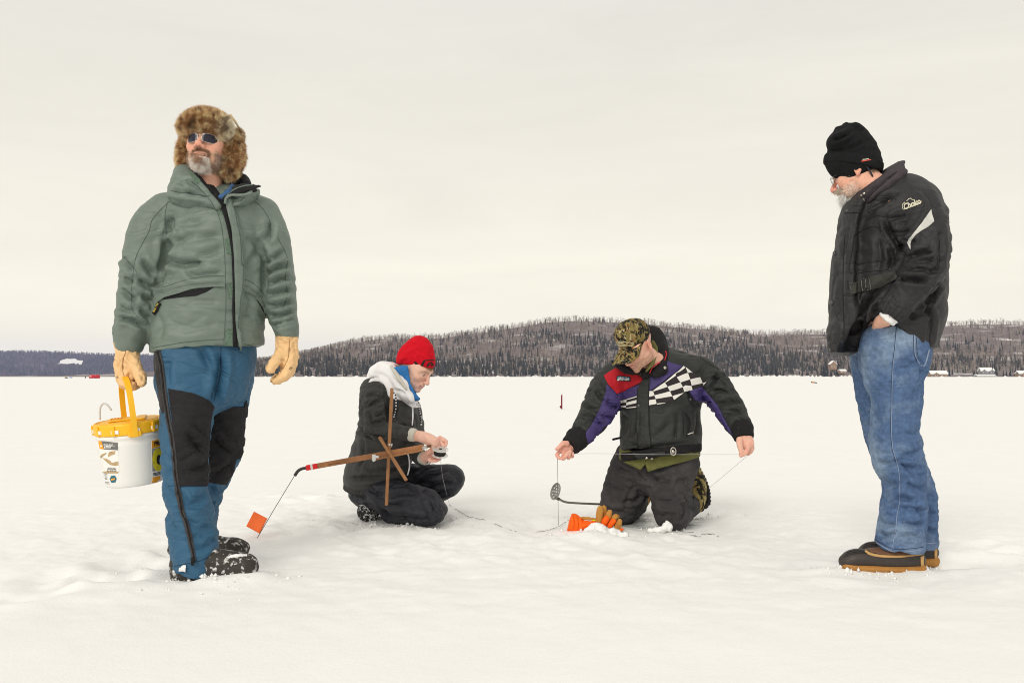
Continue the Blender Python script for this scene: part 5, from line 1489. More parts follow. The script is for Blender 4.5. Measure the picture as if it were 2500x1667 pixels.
# handle: a flat yellow strap seen from its end
ang = math.radians(-62)
def hp(t, r=.152):
    a = math.pi * t; q = r * math.cos(a); zt = -.020 + (.236) * math.sin(a) ** .5
    return np.array((q * math.cos(ang), q * math.sin(ang), zt))
hv, hf = [], []; nH = 40
for i in range(nH + 1):
    t = i / nH; p = hp(t); d = hp(min(1, t + .01)) - hp(max(0, t - .01)); d /= np.linalg.norm(d); wd = np.array((-math.sin(ang), math.cos(ang), 0)) * .0115; nn = np.cross(d, wd / .0115) * .0045
    for u, v in ((-1, -1), (1, -1), (1, 1), (-1, 1)): hv.append(BL(p + wd * u + nn * v))
for i in range(nH):
    for k in range(4): hf.append((4 * i + k, 4 * i + (k + 1) % 4, 4 * i + 4 + (k + 1) % 4, 4 * i + 4 + k))
hf += [(0, 1, 2, 3), tuple(4 * nH + k for k in (3, 2, 1, 0))]
obj('handle', hv, hf, M_yel, bucket, False)
m = MB()
for sg in (1, -1): p = hp(0 if sg == 1 else 1) * np.array((.97, .97, 1)); m.box(BL(p + (0, 0, .012)), (.05, .012, .022), Rb.to_3x3().to_4x4() @ Matrix.Rotation(ang + math.pi / 2, 4, 'Z'), .003)
m.build('handle_lug', M_yel, bucket)
# air hose
hose = [W(a, b, BY - .04) for a, b in z4((165, 838), (162, 770), (172, 715), (198, 690), (228, 700), (252, 728), (268, 752))]
MB().tube(smooth_pts(hose, 5), .0042, 8).build('air_hose', M_tubing, bucket, True)
# printed labels
pailo = [o for o in bucket.children if o.name.startswith('pail')][0]; SBk = Surf(np.array([v.co for v in pailo.data.vertices]), np.array([list(p.vertices) for p in pailo.data.polygons if len(p.vertices) == 4]))
lab = patch(SBk, z4((152, 1028), (328, 1046), (342, 1310), (330, 1325), (190, 1325), (170, 1180)), 'fish_label', M_labelw, bucket, .0008, .001, 8)
patch(SBk, z4((180, 1030), (328, 1046), (330, 1113), (205, 1106)), 'label_banner', M_grey, lab, .0016, .001, 6); patch(SBk, z4((151, 1028), (180, 1030), (203, 1106), (164, 1100)), 'label_corner', M_labelor, lab, .0016, .001, 6)
for t_, c in (('DUAL BAIT', (248, 1064)), ('BUCKET', (240, 1088))): lettering(SBk, t_, z4(c)[0], (1, .05), (.05, -1), 'label_lettering', M_labelw, lab, .0042, BY, bold=.02, fit=(22 if len(t_) > 6 else 16, 4.6))
for c in (((166, 1170), (185, 1150), (220, 1138), (228, 1140), (200, 1165), (175, 1188)), ((238, 1160), (250, 1130), (290, 1122), (306, 1118), (300, 1150), (275, 1158), (245, 1176)), ((190, 1185), (225, 1190), (260, 1210), (280, 1240), (282, 1252), (255, 1245), (220, 1215)), ((270, 1232), (300, 1222), (333, 1215), (334, 1252), (300, 1256), (276, 1250)), ((190, 1310), (250, 1302), (336, 1308), (330, 1324), (200, 1324))):
    patch(SBk, z4(*c), 'fish_picture', M_fish, lab, .0016, .001, 5)
lettering(SBk, 'AQUA', z4((275, 1282))[0], (1, .04), (.04, -1), 'label_lettering', M_ink, lab, .0036, BY, bold=.03, fit=(21, 5)); lettering(SBk, 'L I F E', z4((276, 1300))[0], (1, .04), (.04, -1), 'label_lettering', M_ink, lab, .0036, BY, bold=.03, fit=(21, 3))
for j in range(5): ribbon(SBk, z4((186 + j * 2, 1330 + j * 11), (232 - 6 * (j % 2), 1334 + j * 11)), .9, 'small_print', M_grey, lab, .0014, .001, 5, BY)
for j in range(2): ribbon(SBk, z4((192, 1400 + j * 12), (250, 1408 + j * 12)), .9, 'small_print', M_grey, lab, .0014, .001, 5, BY)
patch(SBk, z4((255, 1375), (268, 1348), (300, 1344), (317, 1372), (306, 1405), (272, 1410)), 'hexagon_badge', M_tealprint, lab, .0018, .001, 4); patch(SBk, z4((268, 1374), (303, 1366), (302, 1382), (270, 1388)), 'badge_stripe', M_labelor, lab, .0026, .001, 4)
lab2 = patch(SBk, z4((633, 1030), (722, 1010), (722, 1410), (640, 1425)), 'side_label', M_labelw, bucket, .0008, .001, 8)
patch(SBk, z4((633, 1032), (722, 1010), (722, 1080), (635, 1098)), 'label_banner', M_labelor, lab2, .0016, .001, 6); lettering(SBk, 'FRA', z4((692, 1048))[0], (1, -.16), (0, -1), 'label_lettering', M_ink, lab2, .003, BY, bold=.05, fit=(20, 10))
patch(SBk, z4((634, 1104), (722, 1086), (722, 1290), (640, 1308)), 'label_picture', M_photo, lab2, .0016, .001, 6)
rg = [(690 + 50 * math.cos(a), 1200 + 105 * math.sin(a)) for a in np.linspace(0, 2 * math.pi, 20)[:-1]]; patch(SBk, z4(*rg), 'hose_picture', M_yelprint, lab2, .0024, .001, 5)
patch(SBk, z4(*[(696 + 20 * math.cos(a), 1200 + 45 * math.sin(a)) for a in np.linspace(0, 2 * math.pi, 14)[:-1]]), 'hose_middle', M_ink, lab2, .0032, .001, 4)
for j in range(3): ribbon(SBk, z4((646, 1326 + 10 * j), (718, 1312 + 10 * j)), 1.4, 'small_print', M_ink, lab2, .0016, .001, 5, BY)
patch(SBk, z4((641, 1362), (712, 1346), (712, 1408), (642, 1422)), 'label_foot', M_labelor, lab2, .0016, .001, 6)

# ================================================================== YOUNG MAN IN THE RED HAT (kneeling, left of centre)
z6 = zm(820, 820, .30603); z7 = zm(940, 820, .10204); z8 = zm(980, 1000, .09566); z9 = zm(580, 920, .26781)
KY = 5.586
M_grey = mat('charcoal_shell', (.050, .049, .047), rough=.58, var=.12, vscale=6, bump=.0004, bscale=600, bump2=.0015, b2scale=18, spec=.25, wrinkle=.014, wrscale=5.775)
M_white = mat('white_yoke_cloth', (.88, .87, .88), rough=.8, var=.04, vscale=8, bump2=.002, b2scale=25)
M_cream = mat('cream_fleece', (.62, .60, .53), rough=.9, var=.08, vscale=30, bump=.002, bscale=300)
M_navy = mat('dark_navy_cloth', (.022, .023, .031), rough=.52, var=.2, vscale=6, bump=.0004, bscale=500, bump2=.0015, b2scale=18, spec=.35, wrinkle=.015, wrscale=6)
M_redknit = mat('red_knit', (.62, .006, .018), rough=.85, var=.14, vscale=40, bump=.0012, bscale=420, spec=.15)
M_blueneck = mat('blue_fleece', (.035, .19, .50), rough=.85, var=.15, vscale=14, bump2=.004, b2scale=40)
M_sole = mat('snowy_rubber_sole', (.035, .034, .034), rough=.7, var=.3, vscale=40, color2=(.75, .75, .75), c2scale=70, c2lo=.52, c2hi=.60)

tor = C([(948, 928, 18, .07, 5.607), (938, 948, 46, .13, 5.597), (950, 985, 64, .16, 5.597), (952, 1030, 73, .17, 5.597), (942, 1080, 76, .175, 5.597), (925, 1130, 75, .175, 5.597), (912, 1165, 74, .18, 5.597), (906, 1190, 66, .17, 5.597)], KY)
arm_n = C([(908, 955, 30, .085, 5.46), (908, 995, 31, .085, 5.397), (912, 1032, 31, .08, 5.355), (928, 1052, 25, .062, 5.334), (958, 1052, 22, .055, 5.303), (985, 1057, 19, .045, 5.271), (1003, 1061, 17, .04, 5.25)], KY)
arm_f = C([(1000, 1000, 28, .08, 5.723), (1012, 1050, 26, .07, 5.649), (1012, 1095, 22, .055, 5.523), (1030, 1119, 19, .045, 5.439), (1040, 1120, 17, .042, 5.408)], KY)
lo, hi = bounds(tor, arm_n, arm_f); s = Cloth(lo, hi, .005)
s.chain(tor, .03, sub=2); s.chain(arm_f, .02, sub=3); s.chain(arm_n, .014, sub=3)
s.plane(W(906, 1186, 5.597), (-.05, .1, -1), .012)
V, Q = s.finish(2); N = normals(V, Q); px = to_px(V)
d_, _ = poly_dist(V, np.array(arm_n)[:, :3]); inr = np.clip((.115 - d_) / .03, 0, 1)
V = limb_folds(V, N, arm_n, ((0, .004), (.3, .008), (.5, .011), (.7, .006), (.9, .008), (1, .006)), .045, .9, 2.2, 1.0, inr); N = normals(V, Q)
V = cloth_noise(V, N, .005 * (1 - inr), (6, 6, 9), 1.5); N = normals(V, Q)
V = creases(V, N, [(z6((215, 580), (290, 540), (370, 500), (400, 470)), 5, .012), (z6((300, 640), (370, 620), (420, 560), (412, 470)), 5, .012), (z6((230, 480), (300, 470), (370, 490)), 5, .008), (z6((200, 520), (205, 600), (215, 680)), 5, .006), (z6((260, 600), (300, 690), (420, 655)), 5, .010),
    (z6((240, 700), (330, 720), (420, 690)), 6, .007), (z6((205, 775), (300, 800), (420, 815)), 5, .014), (z6((150, 740), (200, 735), (215, 770)), 5, .010), (z6((440, 740), (520, 730), (600, 760)), 5, .006), (z6((220, 800), (215, 950), (180, 1080)), 4, .007), (z6((260, 900), (380, 960), (500, 1000)), 8, .006),
    (z6((90, 1120), (170, 1140), (260, 1130), (420, 1130)), 6, .010), (z6((240, 1060), (330, 1090), (430, 1060)), 6, .008), (z6((620, 620), (650, 690), (640, 740)), 4, .006), (z6((500, 560), (470, 620), (460, 660)), 5, .008), (z6((520, 700), (560, 720), (610, 715)), 4, .006),
    (z6((100, 960), (160, 1000), (230, 990)), 6, .007), (z6((400, 1100), (480, 1080), (560, 1040)), 6, .008), (z6((440, 980), (520, 1000), (570, 960)), 6, .006)])
jV, jQ = V, Q; SJ = Surf(V, Q)

# head
HM2 = head_matrix(W(1016, 896, 5.544), 60, 33, 5, .97)
def paint2(V, col):
    n = fbm(V * 170, 2); x, y, z = V.T
    w = (np.clip(n - .22, 0, 1) * 1.2 * (z < -.03) * (y < .0))[:, None]; col = col * (1 - w) + np.array((.55, .16, .13)) * w
    w = (np.clip(.35 + fbm(V * 120, 2), 0, 1) * .12 * (z < -.07))[:, None]; return col * (1 - w) + np.array((.35, .22, .15)) * w
hV, hQ, hc, hL = head(HM2, nose=.78, jaw=.95, chin=1.1, mouth_open=.003, skin=(.74, .46, .36), lip=(.62, .30, .27), paint={'fn': paint2, 'brow': (.26, .15, .09)}, smile=.9, squint=.28, ears=False)
leg1 = C([(915, 1190, 46, .13, 5.586), (944, 1210, 44, .12, 5.481), (985, 1222, 46, .12, 5.397), (1030, 1232, 45, .11, 5.345), (1052, 1240, 38, .10, 5.324)], KY)
shin1 = C([(1048, 1252, 30, .08, 5.334), (1000, 1256, 30, .085, 5.418), (965, 1257, 26, .075, 5.481)], KY)
leg2 = C([(950, 1180, 48, .15, 5.691), (1010, 1172, 40, .12, 5.67), (1055, 1168, 35, .10, 5.607), (1089, 1170, 33, .10, 5.544)], KY)
shin2 = C([(1100, 1170, 34, .10, 5.544), (1078, 1188, 34, .09, 5.586), (1048, 1210, 30, .085, 5.67), (1000, 1232, 30, .08, 5.775)], KY)
iV, iQ = inner_body(tor[1:], arm_n, arm_f, leg1, leg2, shin1, shin2)


def hand_mesh(chains, h=.0021, k=.004, palm_k=.008, foldamp=.0007, seed=0, color=(.70, .40, .31), knuck=()):
    """chains: first is the palm / wrist, then four fingers and the thumb"""
    s = Cloth(*bounds(*[[(*r[:3], *(r[3:] if len(r) == 5 else (r[3], r[3]))) for r in c] for c in chains], pad=.02), h)
    s.chain(chains[0], 0, sub=3)
    for i, c in enumerate(chains[1:]): s.chain(c, palm_k if i == 4 else k, sub=2)
    V, Q = s.finish(1); N = normals(V, Q); V = V + N * (foldamp * fbm(V * 130, 2))[:, None]
    col = np.tile(np.array(color), (len(V), 1)); px = to_px(V)
    n = fbm(V * 55, 2)[:, None]; col = col * (1 - .12 * np.clip(n, -1, 1) * np.array((.3, 1, 1)))
    for kx, ky, r in knuck: w = (np.exp(-(((px[:, 0] - kx) ** 2 + (px[:, 1] - ky) ** 2) / r ** 2)) * .55)[:, None]; col = col * (1 - w) + np.array((.66, .26, .22)) * w
    return V, Q, col


hy = 5.25
def fg(rows, Y): return [(*W(a, b, Y + dy), r / F * Y) for a, b, dy, r in rows]
# right hand reaching over the spool
hr = hand_mesh([C([(1012, 1063, 13, .024, hy), (1030, 1066, 14, .026, 5.229), (1046, 1072, 15, .030, 5.218), (1060, 1078, 13, .030, 5.213)], hy),
    fg([(1056, 1080, -.03, 6.5), (1059, 1092, -.038, 5.88), (1060, 1103, -.032, 5.04)], hy), fg([(1063, 1078, -.022, 6.5), (1069, 1091, -.028, 5.88), (1070, 1102, -.022, 5.04)], hy),
    fg([(1070, 1074, -.005, 6.3), (1080, 1086, -.01, 5.67), (1086, 1094, -.01, 5.04)], hy), fg([(1074, 1069, .012, 6.2), (1088, 1077, .01, 5.46), (1088, 1086, .005, 4.4)], hy),
    fg([(1046, 1076, .03, 7), (1060, 1096, .035, 6), (1072, 1100, .03, 5), (1082, 1098, .025, 4.4)], hy)], seed=1, color=(.76, .46, .36), knuck=((1072, 1071, 5), (1062, 1078, 4), (1087, 1093, 4), (1086, 1079, 4)))
# left hand below the spool
hl = hand_mesh([C([(1036, 1118, 13, .022, 5.355), (1048, 1112, 14, .026, 5.313), (1056, 1112, 13, .026, 5.282)], hy),
    fg([(1052, 1118, .02, 6), (1064, 1122, .02, 5), (1074, 1119, .01, 4.5)], hy), fg([(1054, 1120, .0, 6), (1062, 1124, -.01, 5), (1070, 1122, -.015, 4.6)], hy), fg([(1050, 1122, -.02, 5.775), (1056, 1125, -.028, 5.04), (1063, 1124, -.03, 4.2)], hy),
    fg([(1048, 1121, -.03, 5), (1052, 1125, -.035, 4.3), (1057, 1125, -.036, 4)], hy), fg([(1046, 1106, .0, 6.5), (1052, 1099, -.01, 5.775), (1058, 1102, -.01, 4.6)], hy)], seed=2, color=(.74, .42, .33), knuck=((1066, 1121, 5),))
base2 = G(985, 1280)
boy = person((base2[0], 5.565, 0), 'young man in a red knit hat sitting on his heel, winding line on a spool', [(hV, hQ, hc), (iV, iQ, (.7, .42, .33)), hr, hl])
eyes(HM2, boy)
m = MB()
for i in range(-3, 4):
    a = i * .0055; m.box((a, -.0965 + a * a * 18, -.0645), (.0050, .004, .0065), None, .0012)
obj('teeth', app(HM2, m.V), m.F, M_teeth, boy)
jk2 = obj('jacket', jV, jQ, M_grey, boy)
# grey fleece cuffs, knitted waistband
for c, nm in ((C([(1001, 1060, 17.5, .041, 5.25), (1015, 1063, 16, .038, 5.24)], 5), 'cuff'), (C([(1034, 1119, 17, .042, 5.418), (1044, 1118, 15.5, .040, 5.376)], 5.355), 'cuff')):
    cs = Cloth(*bounds(c, pad=.04), .004); cs.chain(c, 0); a, b = np.array(c[0][:3]), np.array(c[1][:3]); cs.plane(b, b - a, .002); cs.plane(a, a - b, .002)
    cV, cQ = cs.finish(1); obj(nm, cV, cQ, M_cream, jk2)
wb = C([(908, 1172, 70, .176, 5.597), (904, 1192, 64, .168, 5.597)], KY)
cs = Cloth(*bounds(wb, pad=.05), .0045); cs.chain(wb, 0); cs.plane(W(906, 1194, 5.597), (-.05, .1, -1), .006); cs.plane(W(906, 1174, 5.597), (.05, -.1, 1), .006); cs.plane(W(945, 1180, 5.597), (1, 0, -.2), .01)
cV, cQ = cs.finish(1); cN = normals(cV, cQ); ang_ = np.arctan2(cV[:, 1] - 5.597, cV[:, 0] - W(906, 1180, 5.597)[0]); cV = cV + cN * (.004 * np.sin(ang_ * 46))[:, None]; obj('waistband', cV, cQ, M_grey, jk2)
for k in range(5): ribbon(SJ, z6((585 + 14 * k, 738 + 5 * k), (572 + 14 * k, 800 + 4 * k), (560 + 14 * k, 848)), 1.4, 'elastic_gather', M_navy, jk2, .001, .003, 4, 5.25)
# white yoke, hood
patch(SJ, z6((262, 372), (300, 361), (345, 364), (382, 385), (402, 420), (412, 470), (440, 500), (480, 505), (520, 512), (560, 540), (610, 573), (650, 572), (692, 566), (690, 500), (650, 455), (600, 440), (540, 380), (480, 300), (400, 250), (330, 280), (290, 330)), 'white_yoke', M_white, jk2, .005, .008, 5, 5.513, smooth=True)
hd = [C([(912, 930, 16, .09, 5.565), (918, 914, 20, .10, 5.586), (940, 905, 24, .10, 5.607), (962, 912, 22, .09, 5.565), (980, 935, 20, .075, 5.502), (992, 958, 14, .055, 5.46), (1004, 975, 9, .03, 5.429)], 5.565), C([(940, 926, 26, .09, 5.597), (965, 950, 18, .08, 5.544), (995, 975, 9, .04, 5.46)], 5.565)]
s = Cloth(*bounds(*hd), .0045)
for c in hd: s.chain(c, .025, sub=3)
s.chain([(*W(1013, 900, 5.544), .105, .10), (*W(1010, 945, 5.534), .075, .08), (*W(1020, 975, 5.502), .04, .055)], .012, 's')
V, Q = s.finish(2); N = normals(V, Q); V = cloth_noise(V, N, .004, (10, 10, 10), 6); N = normals(V, Q)
V = creases(V, N, [(z7((0, 1090), (80, 1110)), 3, .004), (z7((200, 1290), (350, 1310), (480, 1400)), 3, .006), (z6((330, 300), (400, 330), (440, 400)), 4, .006), (z6((290, 345), (370, 350), (420, 420)), 4, .006), (z6((420, 250), (450, 330), (540, 430)), 4, .005)])
hd_o = obj('hood', V, Q, M_white, jk2); SHd = Surf(np.concatenate([V, jV]), np.concatenate([Q, jQ + len(V)]))
hl_ = [(*(SHd.hit(a, b, 5.46)[0] + np.array((0, -.004, 0))), r, .012) for (a, b), r in zip(z7((150, 730), (230, 850), (300, 960), (400, 1110), (470, 1200), (515, 1270)), (.009, .012, .013, .012, .010, .007))]
s = Cloth(*bounds([tuple(r) for r in hl_]), .0035); s.chain(hl_, 0, sub=4); V, Q = s.finish(1); N = normals(V, Q); V = cloth_noise(V, N, .0015, (25, 25, 25), 4); obj('hood_lining', V, Q, M_cream, hd_o)
# zip, drawcords
ribbon(SJ, z6((610, 570), (612, 640), (608, 715)), 2.6, 'zip', M_white, jk2, .003, .004, 4, 5.46); MB().tube(smooth_pts([W(995, 1104, 5.47), W(999, 1120, 5.46), W(999.5, 1141, 5.46), W(994.5, 1160, 5.47)], 5), .0042, 7).build('zip', M_white, jk2, True)
def cord(pts, name, parent, S_, off=.006, r=.0042):
    L = smooth_pts(pts, 10); P = []
    for q in L: p, n_ = S_.hit(*q, 5.46); P.append(p + n_ * off)
    m = MB(); m2 = MB(); c_ = np.concatenate([[0], np.cumsum(np.linalg.norm(np.diff(P, axis=0), axis=1))])
    T = np.arange(0, c_[-1], .0085); P = np.stack([np.interp(T, c_, np.array(P)[:, i]) for i in range(3)], 1)
    for i in range(len(P) - 1): (m if i % 2 else m2).tube([P[i], P[i + 1]], r, 7)
    a = m.build(name, M_white, parent, True); m2.build('dark_braid', M_liner, a, True); return a
cord(z6((455, 455), (470, 480), (472, 560), (455, 650)), 'drawcord', jk2, SHd); cord(z6((636, 500), (650, 550), (664, 620), (676, 670), (670, 720)), 'drawcord', jk2, SHd)
# blue neck warmer
nk = [(*W(985, 905, 5.534), .085, .085), (*W(996, 925, 5.534), .066, .072), (*W(1006, 948, 5.518), .052, .062), (*W(1014, 962, 5.507), .038, .05), (*W(1016, 972, 5.502), .022, .035)]
s = Cloth(*bounds([tuple(r) for r in nk]), .004); s.chain(nk, .01, sub=3)
s.chain([(*W(1030, 880, 5.523), .085, .10), (*W(1030, 930, 5.523), .066, .11), (*W(1033, 950, 5.523), .05, .10)], .01, 's'); s.chain([(*W(985, 870, 5.534), .10, .1), (*W(975, 895, 5.534), .055, .07)], .01, 's')
V, Q = s.finish(1); N = normals(V, Q); V = cloth_noise(V, N, .004, (14, 14, 22), 2); obj('neck_warmer', V, Q, M_blueneck, boy)
# red knit hat
def hatf(s):
    s.ell((0, .022, .050), (.087, .112, .090), 0); s.ell((0, .045, .115), (.060, .068, .058), .05); s.ell((0, .060, .010), (.084, .075, .075), .04)
    s.plane((0, -.02, .014), (0, -.50, -1), .006)
    s.ell((0, .02, .02), (.078, .102, .085), .0, 's')
s = SDF((-.14, -.16, -.12), (.14, .2, .24), .0042); hatf(s); V, Q = s.mesh(); V = relax(V, Q, 2); N = normals(V, Q); V = cloth_noise(V, N, .0022, (12, 12, 30), 3)
V = app(HM2, V); N = normals(V, Q); V = creases(V, N, [(z7((360, 640), (460, 590), (550, 560)), 3, .003), (z7((340, 700), (430, 660), (500, 640)), 3, .003), (z7((430, 340), (600, 250), (760, 190)), 5, .003)])
rh = obj('knit_hat', V, Q, M_redknit, boy); SR = Surf(V, Q)
blk = lambda *c: patch(SR, z7(*c), 'hat_letter', M_ink, rh, .0016, .002, 3, 5.46)
blk((680, 620), (742, 612), (826, 705), (850, 705), (905, 600), (940, 575), (1100, 567), (1180, 572), (1232, 600), (1235, 618), (1170, 594), (1090, 590), (960, 600), (942, 640), (890, 758), (800, 768))
blk((985, 730), (1030, 645), (1060, 625), (1105, 625), (1140, 650), (1178, 712), (1130, 712), (1115, 690), (1050, 700), (1035, 725)); blk((1228, 640), (1250, 650), (1262, 700), (1270, 750), (1262, 790), (1245, 770), (1240, 720))
patch(SR, z7((1060, 664), (1085, 656), (1105, 676), (1050, 684)), 'hat_letter_gap', M_redknit, rh, .0030, .002, 2, 5.46)
x, y, z = hL.T; fr = np.exp(-((z - .046) / .009) ** 2) * (y < -.07) * (np.abs(x) < .05)
beard(HM2, hL, hQ, fr, 500, .014, .0013, boy, lambda P: np.array((.36, .21, .10)) * (.6 + .7 * RNG.random((len(P), 1))), .3, .8, 'fringe')
# trousers: two legs folded under
t2, ST2, _ = trouser('trouser_leg', [leg2, shin2], M_navy, boy, seed=4, h=.0055, wl=.055, strokes=[(z6((640, 1180), (760, 1110), (900, 1060)), 6, .014), (z6((620, 1120), (740, 1060), (850, 1040)), 5, .010), (z6((700, 1230), (820, 1190), (980, 1170)), 6, .012), (z6((760, 1270), (860, 1240), (960, 1220)), 6, .010), (z6((640, 1200), (700, 1170), (770, 1170)), 5, .012), (z6((900, 1080), (960, 1120), (990, 1180)), 6, .006)])
t1, ST1, _ = trouser('trousers', [C([(912, 1176, 50, .13, 5.597), (906, 1190, 57, .155, 5.597), (918, 1206, 46, .13, 5.565)], KY), shin1, leg1], M_navy, boy, seed=9, h=.0055, wl=.06, strokes=[(z6((260, 1210), (320, 1250), (420, 1240)), 6, .010), (z6((420, 1300), (520, 1250), (640, 1250)), 7, .010), (z6((300, 1240), (420, 1350), (560, 1330)), 7, .009), (z6((700, 1260), (770, 1320), (800, 1400)), 6, .010), (z6((660, 1220), (740, 1250), (800, 1290)), 6, .012), (z6((340, 1360), (450, 1440), (600, 1460), (760, 1480)), 6, .014), (z6((700, 1380), (720, 1430), (720, 1490)), 5, .007), (z6((120, 1240), (160, 1280), (250, 1290)), 5, .010), (z6((420, 1200), (560, 1190), (620, 1230)), 6, .010)])
# boot sole turned to the viewer
bt = [C([(898, 1247, 24, .05, 5.628), (900, 1250, 27, .06, 5.565), (903, 1252, 28, .05, 5.502)], 5.565)]
s = Cloth(*bounds(*bt, pad=.04), .004)
s.ell(W(900, 1249, 5.565), (26 / F * 5.565, .09, 26 / F * 5.565), 0); s.ell(W(896, 1246, 5.554), (.05, .07, .05), .02)
V, Q = s.finish(1); bo = obj('boot', V, Q, M_blackfab, boy)
s = Cloth(W(860, 1285, 5.355) - .03, W(935, 1215, 5.723) + .03, .0032); Rt = Euler((math.radians(-8), math.radians(12), math.radians(24))).to_matrix()
s.ell(W(899, 1248.5, 5.497), (.060, .030, .056), 0, R=Rt); V, Q = s.finish(1); N = normals(V, Q); loc = (V - W(899, 1248.5, 5.497)) @ np.array(Rt)
V = V + N * (.0042 * np.sign(np.sin(loc[:, 2] * 520 + 1.6 * np.sin(loc[:, 0] * 190))))[:, None]; V = relax(V, Q, 1, .25); obj('boot_sole', V, Q, M_sole, bo)

# ================================================================== FISHING TRAP (wooden cross with a flag)
M_wood = mat('varnished_wood', (.36, .150, .052), rough=.45, var=.35, vscale=9, stretch=(1, 1, .12), bump=.0006, bscale=200, spec=.4, coat=.15)
M_wood2 = mat('pale_varnished_wood', (.36, .165, .066), rough=.5, var=.3, vscale=12, bump=.0006, bscale=200, spec=.35)
M_redtip = mat('red_paint', (.75, .02, .025), rough=.4, var=.05); M_whitetape = mat('white_tape', (.72, .72, .70), rough=.6, var=.05)
M_spring = mat('dull_spring_steel', (.07, .068, .065), rough=.4, metallic=.8, var=.1); M_flag = mat('orange_flag_cloth', (1.0, .19, .045), rough=.7, var=.05, vscale=20)
M_steel = mat('bright_steel', (.65, .65, .63), rough=.3, metallic=.9, var=.1); M_dkwood = mat('worn_dark_wood', (.16, .07, .03), rough=.6, var=.4, vscale=14)
trap = empty('fishing_trap', W(944, 1235, 5.25), 'wooden cross shaped fishing trap with an orange flag on its wire, held by the youth', 'tip-up')
def bar(a, b, w, d, name, m, parent=None, bev=.002):
    a, b = np.array(a), np.array(b); ax = b - a; L = np.linalg.norm(ax); ax /= L; u = np.cross(ax, (0, 1, 0)); u /= np.linalg.norm(u); v = np.cross(ax, u)
    M3 = Matrix((u, v, ax)).transposed().to_4x4(); mm = MB(); mm.box((a + b) / 2, (w, d, L), M3, bev); return mm.build(name, m, parent or trap)
A, B = W(775, 1137, 5.103), W(1035, 1090.5, 5.176); bar(A, B, .027, .020, 'main_bar', M_wood)
A0 = W(747, 1142, 5.096); bar(A0, A, .0275, .0205, 'red_tip', M_redtip); w1 = A0 + (A - A0) * .38; w2 = A0 + (A - A0) * .62; bar(w1, w2, .0285, .0215, 'white_band', M_whitetape)
bar(W(912, 1121.5, 5.119), W(1034, 1098.5, 5.161), .010, .012, 'lower_rod', M_wood2); bar(W(1033, 1092, 5.155), W(1052, 1088, 5.176), .014, .016, 'rod_end', M_dkwood)
bar(W(957, 947, 5.145), W(943.5, 1233, 5.145), .0155, .020, 'upright_bar', M_wood2); bar(W(927, 1067, 5.155), W(992, 1172, 5.061), .0155, .020, 'cross_bar', M_wood2)
m = MB(); m.tube([W(951, 1085, 5.129), W(951, 1085, 5.093)], .006, 8); m.tube([W(955, 1092, 5.124), W(957, 1083, 5.114)], .004, 6); m.build('pivot_screw', M_steel, trap, True)
m = MB(); m.box(W(913, 1117, 5.098), (.020, .016, .034), None, .004); m.box(W(918, 1115, 5.093), (.03, .010, .012), None, .003); m.tube([W(911, 1122, 5.095), W(913, 1126, 5.093)], .005, 6); m.build('trip_catch', M_whitetape, trap)
M_clear = bpy.data.materials.new('clear_plastic'); M_clear.use_nodes = True; b_ = M_clear.node_tree.nodes['Principled BSDF']; b_.inputs['Base Color'].default_value = (.9, .9, .88, 1); b_.inputs['Roughness'].default_value = .08; b_.inputs['Alpha'].default_value = .42; b_.inputs['Specular IOR Level'].default_value = .6
s = Cloth(W(1025, 1103, 5.04), W(1050, 1080, 5.25) + .02, .003); s.ell(W(1037, 1093.5, 5.15), (.014, .012, .014), 0); V, Q = s.finish(1); N = normals(V, Q); V = V + N * (.003 * fbm(V * 160, 2))[:, None]; obj('tape_wrap', V, Q, M_clear, trap)
lettering(Surf(np.array([v.co for v in [o for o in trap.children if o.name.startswith('main_bar')][0].data.vertices]), np.array([[0, 1, 2, 3]])) if False else None, '', (0, 0), (1, 0), (0, 1), '', None, None) if False else None
mb_ = [o for o in trap.children if o.name.startswith('main_bar')][0]; SMb = Surf([tuple(v.co) for v in mb_.data.vertices], np.array([list(p.vertices)[:4] for p in mb_.data.polygons if len(p.vertices) == 4]))
lettering(SMb, 'HEAVY TRAPS', (816, 1131.5), (1, -.18), (-.18, -1), 'stamped_print', M_dkwood, mb_, .0012, 5.103, bold=.01, fit=(28, 3.2))
sp = smooth_pts([W(749, 1142, 5.096), W(738, 1143.5, 5.096), (W(728, 1149, 5.096)), W(719.5, 1160.5, 5.096)], 6); MB().tube(sp, list(np.linspace(.0075, .0085, len(sp))), 8).build('flexible_spring', M_spring, trap, True)
MB().tube([W(719.5, 1160, 5.096), W(672, 1238, 4.985), W(626, 1316, 4.872)], .0016, 6).build('flag_wire', M_spring, trap, True)
fc = [(620, 1248), (653, 1265), (634, 1302), (601, 1284)]; fV = []; nF = 8
for i in range(nF + 1):
    for j in range(nF + 1):
        u, v = i / nF, j / nF; p = (1 - u) * (1 - v) * np.array(fc[1]) + u * (1 - v) * np.array(fc[0]) + u * v * np.array(fc[3]) + (1 - u) * v * np.array(fc[2]); fV.append(W(*p, 4.922 + .012 * math.sin(u * 3) + .004 * math.sin(v * 6 + u * 3)))
fV = np.array(fV); fF = [(i * (nF + 1) + j, (i + 1) * (nF + 1) + j, (i + 1) * (nF + 1) + j + 1, i * (nF + 1) + j + 1) for i in range(nF) for j in range(nF)]
fV2, fF2 = shell(fV, np.tile((0, -1.0, 0), (len(fV), 1)), fF, .0008, .0016); obj('flag', fV2, fF2, M_flag, trap, True)
